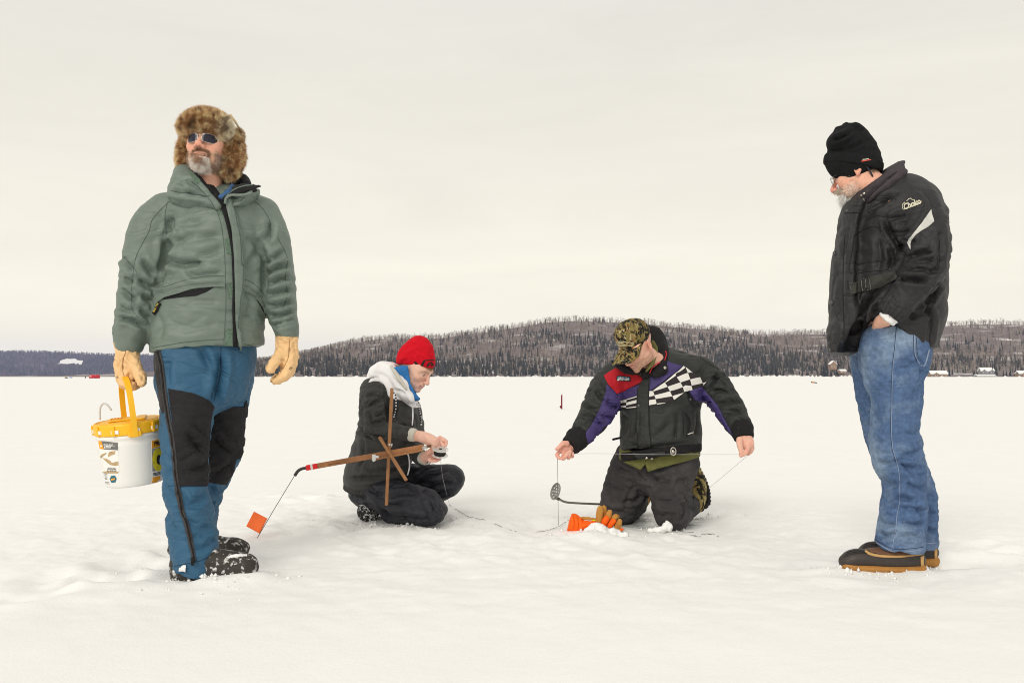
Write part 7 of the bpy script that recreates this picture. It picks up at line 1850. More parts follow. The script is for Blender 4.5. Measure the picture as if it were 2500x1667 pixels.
bv = np.array(bv); bN = normals(bv, np.array(bf)); bN = bN * np.sign(bN[:, 2:3] + 1e-9); V, Fc = shell(bv, bN, bf, .0, .004); obj('brim', app(HM3, V), Fc, M_camo, cap, True)
M_emb = mat('pale_embroidery', (.72, .66, .42), rough=.8, var=.1)
for c, w in ((z11((195, 395), (245, 385), (340, 388), (370, 405)), 1.3), (z11((210, 428), (250, 435), (330, 437), (372, 432)), 1.3), (z11((215, 405), (225, 430)), 1.2), (z11((370, 405), (412, 395), (450, 415), (430, 440), (372, 432)), 1.2), (z11((250, 400), (320, 402)), 1.0), (z11((240, 420), (340, 424)), 1.0)): ribbon(SCp, c, w, 'embroidery', M_emb, cap, .0015, .002, 3, 5.05)
for p in ((228, 298), (345, 312), (488, 262)): snap(SCp, z11(p)[0], .003, M_ink, cap, 'eyelet', .0005, 5.05)
for c in (z11((430, 115), (400, 200), (350, 320), (330, 390)), z11((430, 115), (520, 170), (560, 300), (560, 400))): ribbon(SCp, c, .8, 'seam', M_ink, cap, .0006, .001, 4, 5.05)

# ================================================================== SKIMMER, GLOVE, LINES, SNOW LUMPS
skm = empty('ice_skimmer', W(1400, 1232, 5.45), 'perforated grey metal ice skimmer with a long handle, sticking out behind the kneeling man', 'ladle')
M_zinc = mat('worn_zinc', (.34, .335, .32), rough=.45, metallic=.75, var=.3, vscale=40); M_handle = mat('weathered_handle', (.17, .15, .125), rough=.6, metallic=.3, var=.3, vscale=25)
cD = W(1356, 1199, 5.45); R_ = .0485; nrm = Vector((-.84, -.46, .30)).normalized(); R4 = nrm.to_track_quat('Z', 'Y').to_matrix(); holes = [(0, 0, .0055)] + [(.018 * math.cos(a), .018 * math.sin(a), .004) for a in np.arange(0, 6.2, 1.047)] + [(.034 * math.cos(a + .3), .034 * math.sin(a + .3), .0038) for a in np.arange(0, 6.2, .571)]
nr, na = 26, 120; V = [(0, 0, -.010)]; Fc = []
for i in range(1, nr + 1):
    for k in range(na): r = R_ * i / nr; a = 2 * math.pi * k / na; V.append((r * math.cos(a), r * math.sin(a), -.010 * (1 - (i / nr) ** 2)))
V = np.array(V)
def okf(c): return all((c[0] - h_[0]) ** 2 + (c[1] - h_[1]) ** 2 > h_[2] ** 2 for h_ in holes)
for k in range(na):
    f = (0, 1 + k, 1 + (k + 1) % na)
    if okf(V[list(f)].mean(0)): Fc.append(f)
for i in range(nr - 1):
    for k in range(na):
        f = (1 + i * na + k, 1 + (i + 1) * na + k, 1 + (i + 1) * na + (k + 1) % na, 1 + i * na + (k + 1) % na)
        if okf(V[list(f)].mean(0)): Fc.append(f)
Vw = V @ np.array(R4).T * 1.0 + cD; V2, F2 = shell(Vw, np.tile(np.array(nrm), (len(Vw), 1)), Fc, .0008, .0018); obj('dish', V2, F2, M_zinc, skm, True)
hp_ = smooth_pts([W(*z12((195, 912))[0], 5.45), W(*z12((240, 932))[0], 5.44), W(*z12((290, 958))[0], 5.44), W(*z12((370, 974))[0], 5.44), W(*z12((560, 985))[0], 5.46), W(*z12((740, 993))[0], 5.5), W(*z12((860, 998))[0], 5.55)], 5); MB().tube(hp_, .0062, 8).build('handle', M_handle, skm, True)
MB().tube([W(*z12((185, 905))[0], 5.44), W(*z12((238, 934))[0], 5.435)], .009, 8).build('socket', M_handle, skm, True)

gl = empty('work_glove', G(1440, 1300), 'orange and tan work glove lying on the snow in front of the kneeling man', 'glove')
GYv = 5.10; M_org = mat('bright_orange_cloth', (1.0, .14, .005), rough=.65, var=.12, vscale=30, bump2=.003, b2scale=60); M_tan2 = mat('golden_suede', (.52, .25, .055), rough=.85, var=.18, vscale=40, bump=.001, bscale=400); M_lime = mat('lime_trim', (.62, .78, .02), rough=.6, var=0)
cf_ = C([(*z13((60, 318))[0], 23.5, .055, GYv), (*z13((150, 345))[0], 19, .05, GYv), (*z13((250, 365))[0], 14, .045, GYv), (*z13((360, 350))[0], 9, .035, GYv - .01), (*z13((440, 350))[0], 10, .03, GYv)], GYv); s = Cloth(*bounds(cf_), .0036); s.chain(cf_, 0, sub=4); a, b = np.array(cf_[0][:3]), np.array(cf_[1][:3]); s.plane(a, a - b, .002); V, Q = s.finish(1); N = normals(V, Q); V = cloth_noise(V, N, .004, (16, 16, 16), 4); N = normals(V, Q); V = creases(V, N, [(z13((70, 200), (75, 320), (60, 440)), 2, .004), (z13((190, 250), (200, 340), (190, 440)), 2, .004), (z13((240, 290), (300, 330), (370, 310)), 2.2, .005), (z13((120, 220), (150, 330), (120, 440)), 2, .003)]); obj('cuff', V, Q, M_org, gl)
def gf(name, rows, m, Y=GYv, h=.003, amp=.0015):
    c = [(*W(*z13((x, y))[0], Y + d), r / F * Y, r / F * Y) for x, y, d, r in rows]; s = Cloth(*bounds(c), h); s.chain(c, 0, sub=3); V, Q = s.finish(1); N = normals(V, Q); V = cloth_noise(V, N, amp, (35, 35, 35), rows[0][0]); return obj(name, V, Q, m, gl)
gf('thumb', [(185, 258, -.0, 3.2), (270, 262, -.01, 4), (350, 268, -.01, 4), (430, 276, -.005, 3)], M_tan2)
gf('finger', [(485, 290, -.02, 8.2), (490, 220, -.02, 8.6), (500, 150, -.02, 8.6), (505, 118, -.02, 7)], M_tan2); gf('finger', [(560, 240, .02, 7), (562, 160, .02, 7), (556, 105, .02, 6)], M_tan2)
gf('finger', [(560, 350, -.0, 8.5), (590, 290, -.005, 8.5), (620, 220, -.005, 8.6), (638, 175, -.005, 7)], M_tan2); gf('finger', [(650, 360, .0, 8), (690, 290, -.005, 8), (715, 245, -.005, 7.5), (745, 235, .01, 6)], M_tan2); gf('finger', [(745, 420, -.01, 8.5), (760, 360, -.012, 8.5), (780, 310, -.012, 7)], M_tan2)
gf('finger_back', [(545, 360, -.016, 8), (565, 310, -.022, 8.4), (590, 268, -.020, 7.8)], M_org); gf('finger_back', [(640, 370, -.014, 7.2), (665, 335, -.018, 7.4), (690, 300, -.017, 7)], M_org); gf('finger_back', [(720, 430, -.02, 4), (770, 440, -.02, 4.5), (815, 420, -.015, 4)], M_org); gf('finger_tip', [(770, 440, -.028, 4.5), (795, 465, -.03, 3)], M_tan2)
gf('trim', [(392, 290, -.012, 2.6), (436, 292, -.012, 2.6)], M_lime); gf('trim', [(485, 340, -.03, 2.6), (505, 345, -.03, 2.6)], M_lime)

M_linep = mat('pale_fishing_line', (.45, .45, .45), rough=.4, var=0)
def line3(name, label, pts, r=.0009, m=None):
    V, Fc = tube_vf(pts, r, 5); return tag(obj(name, V, Fc, m or M_linep, None, True), label, 'fishing line')
line3('fishing_line', 'line stretched level from hand to hand across the kneeling man', smooth_pts([W(1366, 1117, 4.94), W(1420, 1107, 4.93), W(1600, 1109, 5.02), W(1720, 1109, 4.97), W(1810, 1109, 4.96)], 6))
line3('fishing_line', 'line hanging straight down from the open palm of the kneeling man', [W(1361, 1112, 4.95), W(1362, 1200, 4.98), (*G(1363.5, 1281)[:2], .0)], .0011, M_line)
line3('fishing_line', 'line slanting down to the left from the pinching hand of the kneeling man', [W(1824, 1113, 4.98), W(1780, 1150, 5.4), (*W(1728, 1194, 5.9)[:2], W(1728, 1194, 5.9)[2])])
line_on_snow('fishing_line', 'dark line lying on the snow left of the orange glove', [(1290, 1294), (1315, 1291), (1340, 1286), (1363, 1281), (1378, 1276), (1392, 1270)])
line_on_snow('fishing_line', 'dark line lying on the wet ice between the knees of the kneeling man', [(1519, 1272), (1545, 1274), (1575, 1275), (1600, 1279), (1620, 1284)])
line_on_snow('fishing_line', 'dark line curling away over the snow from the right knee of the kneeling man', [(1634, 1286), (1645, 1290), (1660, 1294), (1680, 1296), (1700, 1297)])
line_on_snow('fishing_line', 'looped end of dark line on the snow, farthest right below the camouflage boot', [(1712, 1305), (1722, 1302), (1735, 1303), (1742, 1306), (1735, 1306), (1730, 1303), (1740, 1301), (1748, 1307), (1755, 1313)])
line_on_snow('fishing_line', 'short bits of dark line on the snow just left of its looped end', [(1652, 1304), (1668, 1308), (1682, 1311), (1700, 1309), (1690, 1311), (1712, 1313)])

# lumps of snow kicked up round the glove and the knees
s = Cloth((-2.6, 4.4, -.05), (2.6, 5.8, .10), .0105) if False else None
def lump(pts, lo_px, hi_px, Yl, name_seed, h=.0055):
    a, b = W(*lo_px, Yl), W(*hi_px, Yl); s = Cloth((a[0], Yl - .16, -.06), (b[0], Yl + .16, b[2]), h)
    for px_, py_, r, dy in pts: c = W(px_, py_, Yl + dy); rm = r / F * Yl; s.ell(c, (rm, rm * .9, rm), .012)
    V, Q = s.mesh(); V = relax(V, Q, 1); N = normals(V, Q); return V + N * (.016 * fbm(V * 30 + name_seed, 4, .6) + .006 * fbm(V * 95, 2))[:, None], Q
ls = [lump([(1440, 1303, 16, 0), (1452, 1290, 15, 0), (1456, 1281, 8, 0), (1470, 1300, 16, -.01), (1484, 1295, 9, 0), (1495, 1304, 14, 0), (1510, 1308, 13, .01), (1525, 1310, 12, 0), (1426, 1309, 9, -.02), (1400, 1312, 9, 0), (1412, 1313, 9, .01)], (1370, 1340), (1550, 1260), 5.0, 1.0),
      lump([(1612, 1291, 9, 0), (1622, 1288, 10, 0), (1628, 1281, 8, 0), (1631, 1274, 4.5, 0), (1600, 1293, 8, 0), (1634, 1290, 9, 0), (1586, 1295, 7, 0)], (1570, 1310), (1650, 1250), 5.08, 3.0), 
      lump([(560, 1416, 14, 0), (590, 1418, 12, .0), (540, 1420, 10, 0)], (500, 1440), (630, 1390), 3.82, 7.0)]
Vl = np.concatenate([q[0] for q in ls]); b = 0; Ql = []
for V_, Q_ in ls: Ql.append(Q_ + b); b += len(V_)
tag(obj('snow_lumps', Vl, np.concatenate(Ql), M_snow), 'lumps of loose snow by the glove, knees and boots', None, None, 'stuff')

# ================================================================== MAN IN THE BLACK HAT (right)
z14 = zm(1980, 370, .33812); z15 = zm(2000, 760, .42079); z16 = zm(1990, 280, .15306)
RY = 4.15
M_blk4 = mat('black_nylon', (.020, .019, .021), rough=.58, var=.2, vscale=6, bump=.0003, bscale=700, bump2=.0015, b2scale=16, spec=.35, wrinkle=.015, wrscale=5.0)
M_blk4c = mat('faded_black_collar', (.050, .040, .046), rough=.75, var=.2, vscale=10, bump=.0006, bscale=400)
M_reflect = mat('reflective_silver', (.55, .55, .52), rough=.5, var=.12, vscale=30, bump=.0006, bscale=200); M_cream4 = mat('cream_embroidery', (.66, .62, .48), rough=.7, var=.05)
M_web = mat('dark_webbing', (.042, .042, .036), rough=.8, var=.1, bump=.001, bscale=300); M_gunmetal = mat('gunmetal', (.13, .13, .12), rough=.4, metallic=.8, var=.1)
M_denim = mat('faded_denim', (.078, .132, .250), rough=.9, var=.28, vscale=60, bump=.0006, bscale=900, bump2=.002, b2scale=24, color2=(.20, .275, .385), c2scale=4.5, c2lo=.46, c2hi=.62, spec=.15, wrinkle=.013, wrscale=5.5)
nt = M_denim.node_tree   # denim grain
M_denimst = mat('denim_stitch', (.24, .30, .42), rough=.8, var=.1); M_denimdk = mat('denim_dark_seam', (.030, .050, .11), rough=.9, var=.1)
M_bootrub = mat('brown_rubber', (.042, .032, .029), rough=.5, var=.15, vscale=20, spec=.4); M_gum = mat('gum_sole', (.40, .185, .045), rough=.6, var=.15, vscale=16, bump=.001, bscale=200); M_blea = mat('brown_leather', (.155, .075, .040), rough=.6, var=.2, vscale=30); M_btrim = mat('tan_trim', (.55, .33, .13), rough=.6, var=.08)
M_knit4 = mat('black_knit', (.011, .012, .013), rough=.95, var=.25, vscale=60, bump=.0014, bscale=330, spec=.15)
M_whitecuff = mat('white_shirt_cuff', (.80, .80, .80), rough=.85, var=.04)

t4 = C([(2212, 474, 30, .10, 4.16), (2206, 496, 78, .17, 4.16), (2194, 526, 106, .20), (2189, 556, 119, .21), (2180, 620, 125, .215), (2175, 690, 131, .22), (2171, 760, 132, .225), (2161, 815, 127, .225), (2155, 880, 123, .225)], RY)
a4 = C([(2238, 508, 48, .10, 4.02), (2251, 552, 59, .108, 3.97), (2260, 605, 60, .108, 3.93), (2255, 655, 55, .10, 3.91), (2233, 695, 48, .088, 3.90), (2205, 728, 41, .074, 3.90), (2183, 752, 35, .062, 3.90)], RY)
lo, hi = bounds(t4, a4); s = Cloth(lo, hi, .0052)
s.chain(t4, .03, sub=2); s.chain(C([(2084, 500, 16, .10, 4.10), (2065, 570, 18, .11, 4.10), (2058, 680, 20, .13, 4.10), (2055, 790, 22, .14, 4.10), (2053, 850, 24, .15, 4.10)], RY), .03, sub=2)
s.plane(W(2040, 866, 4.1), (-.02, 0, -1), .006, None, W(2300, 800, 4.4))
s.plane(W(2150, 860, 4.1), (.06, 0, -1), .006)
s.chain(C([(2160, 778, 18, .30, 3.80), (2163, 790, 40, .32, 3.80), (2170, 813, 60, .33, 3.80), (2175, 838, 80, .35, 3.80), (2170, 868, 104, .35, 3.80), (2168, 905, 116, .35, 3.80)], 3.80), .008, 's', sub=2)
s.hollow(.016, (lo[0], lo[1], lo[2]), (hi[0], hi[1], W(0, 790, 4.15)[2]))
s.chain(a4, .022, sub=3)
V, Q = s.finish(2); N = normals(V, Q)
wa = near_w(V, a4[1:], .15, .11)
V = limb_folds(V, N, a4, ((0, .003), (.25, .006), (.45, .010), (.6, .013), (.8, .009), (1, .006)), .06, .55, 1.9, 2.0, wa); N = normals(V, Q)
V = cloth_noise(V, N, .008 * np.clip(1 - wa, 0, 1), (4, 4, 6), 7.7); N = normals(V, Q)
V = creases(V, N, [(z14((540, 480), (560, 560), (610, 640), (655, 720), (670, 780)), 6, .018), (z14((560, 500), (620, 470), (680, 450)), 6, .009), (z14((590, 560), (640, 600), (700, 560)), 6, .010), (z14((630, 700), (700, 660), (760, 640)), 6, .009), (z14((680, 770), (780, 740), (880, 715)), 6, .014), (z14((670, 800), (760, 800), (920, 770)), 6, .009), (z14((600, 900), (680, 920), (800, 930), (860, 915)), 6, .016), (z14((620, 860), (720, 850), (850, 850)), 6, .008),
    (z14((900, 1000), (820, 1080), (740, 1170)), 7, .008), (z14((940, 940), (900, 1000), (860, 1060)), 6, .010), (z14((860, 1060), (840, 1130), (870, 1200)), 6, .014), (z14((870, 1180), (860, 1280), (840, 1400)), 6, .012), (z14((700, 1190), (780, 1180), (900, 1120)), 6, .010), (z14((560, 950), (480, 1000), (400, 1100), (330, 1250), (240, 1430)), 8, .014), (z14((440, 1040), (390, 1130), (350, 1280)), 7, .010), (z14((500, 1110), (470, 1160), (420, 1240)), 6, .012),
    (z14((240, 620), (215, 800), (210, 1000), (225, 1200)), 7, .010), (z14((280, 520), (250, 640), (240, 760)), 6, .008), (z14((480, 620), (500, 740), (480, 860)), 7, .006), (z14((560, 690), (590, 780), (560, 850)), 6, .010), (z14((420, 420), (520, 360), (600, 320)), 7, .008), (z14((500, 380), (560, 330), (640, 290)), 6, .007), (z14((190, 1200), (200, 1320), (180, 1440)), 7, .007), (z14((800, 260), (860, 330), (900, 420)), 7, .007), (z14((930, 560), (940, 680), (920, 800)), 6, .007), (z14((950, 780), (900, 850), (830, 890)), 6, .010)])
V = relax(V, Q, 1, .25); j4V, j4Q = V, Q; S4 = Surf(V, Q)

HM4 = head_matrix(W(2091, 417, 4.14), -121, 22, 0, .93)
def paint4(V, col):
    x, y, z = V.T; n = fbm(V * 140, 2); w = (np.clip(n - .1, 0, 1) * .9)[:, None]; col = col * (1 - w) + np.array((.50, .20, .13)) * w
    w = (np.exp(-((x / .02) ** 2 + ((z + .03) / .022) ** 2)) * (y < -.09) * .55)[:, None]; col = col * (1 - w) + np.array((.60, .20, .18)) * w
    w = (np.clip((-.05 - z) / .015, 0, 1) * (y < -.02) * np.clip((z + .13) / .01, 0, 1) * .45)[:, None]; return col * (1 - w) + np.array((.66, .55, .47)) * w
hV, hQ, hc, hL = head(HM4, nose=1.1, jaw=1.02, mouth_open=.004, skin=(.68, .37, .265), lip=(.45, .18, .16), paint={'fn': paint4, 'brow': (.40, .33, .27)}, squint=.35, jowl=1,
    neck=[(0, .022, -.07, .058, .062), (0, .060, -.14, .062, .064), (0, .10, -.21, .07, .07)])
pel4 = C([(2190, 780, 74, .165, 4.15), (2186, 830, 84, .175, 4.15), (2180, 870, 84, .175, 4.14)], RY)
n4 = C([(2184, 850, 84, .13, 4.05), (2181, 905, 76, .12, 4.05), (2187, 950, 64, .115, 4.05), (2188, 1000, 57, .11, 4.05), (2184, 1060, 60, .11, 4.05), (2192, 1118, 62, .11, 4.06), (2207, 1155, 53, .11, 4.07), (2208, 1190, 50, .105, 4.07), (2206, 1235, 54, .11, 4.07), (2199, 1295, 57, .115, 4.07), (2196, 1350, 60, .115, 4.07), (2196, 1376, 60, .115, 4.07)], RY)
f4 = C([(2150, 845, 78, .12, 4.25), (2144, 905, 64, .115, 4.27), (2153, 990, 56, .105, 4.28), (2166, 1060, 55, .105, 4.28), (2192, 1125, 54, .105, 4.28), (2228, 1185, 51, .10, 4.28), (2237, 1235, 50, .10, 4.28), (2236, 1300, 51, .105, 4.28), (2234, 1345, 52, .105, 4.28)], RY)
iV, iQ = inner_body(t4[3:6], a4[2:], pel4, n4[:-3], f4[:-3])
# wrist and hand going into the pocket
hp4 = hand_mesh([C([(2188, 750, 19, .034, 3.91), (2170, 770, 20, .032, 3.935), (2155, 786, 22, .026, 3.985), (2146, 806, 22, .020, 4.05)], 3.9),
    fg([(2134, 818, .05, 9), (2128, 850, .09, 8), (2126, 872, .12, 7)], 4.03), fg([(2142, 822, .05, 9), (2138, 856, .09, 8), (2136, 880, .12, 7)], 4.03), fg([(2150, 824, .05, 9), (2148, 856, .09, 8), (2146, 878, .12, 7)], 4.03), fg([(2158, 822, .05, 8), (2157, 848, .09, 7), (2156, 866, .12, 6)], 4.03), fg([(2136, 788, .02, 9), (2122, 805, .06, 8), (2116, 822, .10, 7)], 4.03)], seed=8, color=(.70, .40, .29), h=.003)
man4 = person((W(2190, 1390, 4.1)[0], 4.12, 0), 'man in a black knit hat, black jacket and blue jeans, hand in his pocket', [(hV, hQ, hc), (iV, iQ, (.65, .36, .27)), hp4])
eyes(HM4, man4)
j4 = obj('jacket', j4V, j4Q, M_blk4, man4)
# collar
c4 = [C([(2180, 414, 11, .10, 4.16), (2165, 432, 20, .115, 4.15), (2135, 455, 22, .115, 4.13), (2108, 477, 20, .10, 4.12), (2092, 492, 13, .075, 4.10)], RY), C([(2180, 436, 13, .12, 4.16), (2155, 455, 24, .13, 4.15), (2120, 482, 20, .12, 4.12), (2100, 500, 14, .09, 4.1)], RY)]
s = Cloth(*bounds(*c4), .0045)
for c in c4: s.chain(c, .015, sub=3)
s.chain([(*W(2085, 400, 4.14), .11, .10), (*W(2105, 430, 4.14), .088, .098), (*W(2125, 455, 4.14), .055, .085)], .01, 's')
V, Q = s.finish(1); N = normals(V, Q); V = cloth_noise(V, N, .003, (9, 9, 12), 4); N = normals(V, Q); V = creases(V, N, [(z16((750, 1440), (900, 1230), (1080, 1080), (1310, 910)), 4, .007), (z16((900, 1010), (1050, 900), (1180, 800)), 5, .003), (z16((700, 1260), (790, 1180), (880, 1100)), 4, .004)]); co4 = obj('collar', V, Q, M_blk4c, j4); SC4 = Surf(np.concatenate([V, j4V]), np.concatenate([Q, j4Q + len(V)]))
ribbon(SC4, z16((770, 1410), (900, 1270), (1060, 1120), (1200, 990), (1310, 905)), 1.6, 'seam', M_liner, co4, .001, .002, 4, 4.0)
patch(SC4, z16((490, 1465), (740, 1465), (745, 1568), (465, 1568)), 'collar_tab', M_blk4, j4, .005, .006, 5, 4.0)
for p, r in (((785, 1262), .005), ((745, 1292), .004)): snap(SC4, z16(p)[0], r, M_snap, co4, 'snap', .004, 4.0)
q, n_ = SC4.hit(*z16((770, 1360))[0], 4.0); s = Cloth(q - .03, q + .03, .003); s.ell(q + n_ * .004, (.009, .008, .012), 0); V, Q = s.finish(1); obj('cord_lock', V, Q, M_gunmetal, co4)
# jacket details
for c, w in ((z14((245, 600), (235, 760), (232, 1000), (238, 1250), (240, 1460)), 1.4), (z14((310, 612), (335, 590), (435, 545), (480, 548), (545, 552)), 2.2), (z14((400, 500), (470, 466), (535, 472)), 1.5), (z14((312, 615), (295, 740), (278, 872), (400, 870), (480, 862), (560, 855)), 1.4), (z14((600, 690), (575, 780), (555, 855)), 1.5), (z14((925, 640), (930, 760), (915, 870)), 1.4), (z14((400, 425), (470, 385), (550, 350), (620, 345)), 1.4), (z14((405, 405), (440, 388)), 1.2), (z14((895, 1010), (905, 1060), (870, 1130), (850, 1200), (880, 1250), (855, 1330), (860, 1400)), 1.5), (z14((232, 1028), (280, 1026)), 1.6), (z14((265, 930), (268, 1000)), 1.4), (z14((820, 760), (870, 790), (915, 770)), 1.2)):
    ribbon(S4, c, w, 'seam', M_liner, j4, .0012, .003, 6, 4.0)
blt = patch(S4, z14((282, 952), (360, 932), (440, 905), (560, 880), (615, 865), (625, 915), (570, 950), (440, 992), (380, 1014), (292, 1030)), 'belt', M_web, j4, .008, .007, 6, 4.0)
SBl = Surf(np.array([v.co for v in blt.data.vertices]), np.array([list(p.vertices)[:3] for p in blt.data.polygons]))
for c in (z14((368, 918), (412, 906), (424, 925), (432, 990), (424, 1004), (384, 1012), (372, 1000), (366, 930), (368, 918)), z14((392, 912), (402, 1008)), z14((276, 945), (284, 1038)), z14((276, 945), (290, 942)), z14((284, 1038), (298, 1034))): ribbon(SBl, c, 2.6, 'buckle', M_gunmetal, blt, .006, .007, 3, 4.0, sm=False)
patch(S4, z14((865, 420), (876, 462), (888, 506), (850, 542), (800, 570), (755, 605), (724, 645), (718, 672), (720, 706), (706, 690), (698, 662), (704, 632), (735, 598), (765, 560), (800, 515), (836, 462)), 'reflective_flash', M_reflect, j4, .003, .004, 5, 3.9)
lettering(S4, 'Choko', z14((732, 382))[0], (.93, -.36), (-.36, -.93), 'embroidered_name', M_cream4, j4, .004, 3.9, bold=.035, shear=.2, fit=(44, 15)); ribbon(S4, z14((690, 408), (740, 394), (800, 362)), 1.2, 'embroidered_line', M_cream4, j4, .003, .002, 3, 3.9); ribbon(S4, z14((735, 398), (780, 380)), 1.8, 'embroidered_line', M_cream4, j4, .003, .002, 3, 3.9)
ribbon(S4, z14((690, 360), (702, 352), (708, 340), (716, 346), (724, 338), (728, 352), (742, 350)), 1.1, 'embroidered_leaf', M_cream4, j4, .003, .002, 3, 3.9, sm=False); ribbon(S4, z14((680, 368), (662, 385), (660, 408), (672, 420), (690, 412)), 1.2, 'embroidered_line', M_cream4, j4, .003, .002, 3, 3.9)
for p, r in (((172, 737), .010), ((152, 1093), .011), ((138, 1435), .011), ((268, 430), .008)): snap(S4, z14(p)[0], r, M_dksnap, j4, 'snap', .004, 4.0)
c = C([(2188, 747, 36, .066, 3.90), (2176, 762, 33, .060, 3.905), (2170, 769, 30, .055, 3.91)], 3.9); cs = Cloth(*bounds(c, pad=.05), .0042); cs.chain(c, 0); a, b = np.array(c[0][:3]), np.array(c[-1][:3]); cs.plane(b, b - a, .003); cV, cQ = cs.finish(1); cN = normals(cV, cQ); u_ = (b - a) / np.linalg.norm(b - a); tt = np.arctan2((cV - a) @ np.cross(u_, (0, 1, 0)), cV[:, 1] - 3.9); cV = cV + cN * (.004 * np.sin(tt * 17))[:, None]; obj('cuff', cV, cQ, M_blk4, j4)
c = C([(2176, 768, 25, .045, 3.905), (2162, 782, 23, .040, 3.912)], 3.9); cs = Cloth(*bounds(c, pad=.05), .004); cs.chain(c, 0); a, b = np.array(c[0][:3]), np.array(c[-1][:3]); cs.plane(b, b - a, .002); cV, cQ = cs.finish(1); cN = normals(cV, cQ); cV = cloth_noise(cV, cN, .003, (25, 25, 25)); obj('shirt_cuff', cV, cQ, M_whitecuff, man4)
# jeans
jst = [(z15((300, 60), (380, 78), (450, 66)), 4, .006), (z15((440, 300), (500, 290), (560, 300)), 5, .006), (z15((440, 330), (520, 320), (580, 290)), 5, .006), (z15((250, 340), (330, 345), (420, 320)), 6, .005), (z15((300, 300), (360, 320), (430, 300)), 6, .004), (z15((230, 200), (250, 320), (285, 420)), 6, .008), (z15((560, 260), (590, 320), (600, 400)), 6, .008), (z15((310, 860), (380, 880), (450, 870), (520, 850)), 6, .012), (z15((350, 910), (430, 900), (520, 900), (610, 920)), 6, .012), (z15((460, 820), (530, 830), (600, 800)), 6, .009), (z15((470, 880), (540, 930), (620, 960)), 6, .010), (z15((300, 640), (360, 650), (430, 630)), 7, .005), (z15((480, 700), (540, 710), (590, 690)), 7, .005), (z15((280, 720), (340, 760), (420, 760)), 7, .006),
    (z15((365, 1100), (430, 1110), (480, 1080), (560, 1110)), 6, .012), (z15((340, 1150), (400, 1130), (450, 1140)), 6, .012), (z15((470, 1150), (540, 1140), (610, 1180)), 6, .012), (z15((335, 1210), (400, 1240), (450, 1220)), 6, .010), (z15((480, 1230), (550, 1240), (610, 1230)), 6, .010), (z15((335, 1290), (400, 1300), (450, 1280)), 6, .010), (z15((460, 1310), (530, 1300), (605, 1330)), 6, .010), (z15((370, 980), (430, 1010), (470, 990)), 6, .008), (z15((500, 990), (560, 1030), (620, 1020)), 6, .010), (z15((560, 1090), (590, 1150), (610, 1200)), 6, .008)]
am = ((0, .002), (.3, .003), (.48, .005), (.6, .006), (.8, .007), (1, .006))
j4f, SF4, _ = trouser('trouser_leg', [f4], M_denim, man4, [(W(2234, 1331, 4.28), (0, .1, -1))], am, 3, [(z15((630, 950), (660, 1020), (640, 1100)), 6, .008), (z15((620, 1140), (660, 1180), (690, 1180)), 5, .012), (z15((620, 1250), (650, 1280), (685, 1270)), 5, .010), (z15((240, 560), (270, 600), (300, 580)), 6, .005), (z15((260, 690), (280, 660), (300, 600)), 5, .006)], .0055, .07, nz=.003)
j4n, SN4, _ = trouser('trousers', [pel4, n4], M_denim, man4, [(W(2196, 1346, 4.0), (-.05, .10, -1), (lo[0], 3, -.1), (hi[0], 4.3, .4)), (W(2186, 785, 4.0), (0, 0, 1))], am, 5, jst, .0050, .085, nz=.005)
for c, w, m in ((z15((455, 70), (448, 140), (440, 220), (430, 300), (424, 400), (422, 500), (420, 600), (420, 700), (428, 800), (452, 880), (466, 960), (468, 1060), (466, 1110), (452, 1180), (445, 1260), (432, 1330), (420, 1385)), 1.4, M_denimst), (z15((450, 72), (443, 140), (436, 220), (426, 300), (420, 400), (418, 500), (416, 600), (416, 700), (424, 800), (448, 880)), 1.4, M_denimdk), (z15((300, 62), (350, 78), (400, 82), (455, 66)), 3.0, M_denimst), (z15((300, 66), (350, 84), (400, 87), (450, 71)), 1.4, M_denimdk),
                (z15((550, 135), (552, 190), (560, 262), (606, 320), (640, 220)), 2.6, M_denimst), (z15((546, 135), (548, 190), (556, 266), (604, 325)), 1.3, M_denimdk), (z15((562, 150), (566, 200), (572, 255), (608, 300)), 1.0, M_denimdk), (z15((212, 190), (222, 225), (232, 242)), 2.0, M_denimst), (z15((320, 1332), (370, 1362), (430, 1392), (520, 1392), (606, 1380)), 2.0, M_denimst), (z15((322, 1318), (370, 1348), (430, 1376), (520, 1376), (606, 1364)), 1.2, M_denimdk)):
    ribbon(SN4, c, w, 'stitching', m, j4n, .0014, .003, 5, 4.0)
ribbon(SF4, z15((608, 1338), (640, 1345), (676, 1340)), 2.0, 'stitching', M_denimst, j4f, .0014, .003, 5, 4.2)
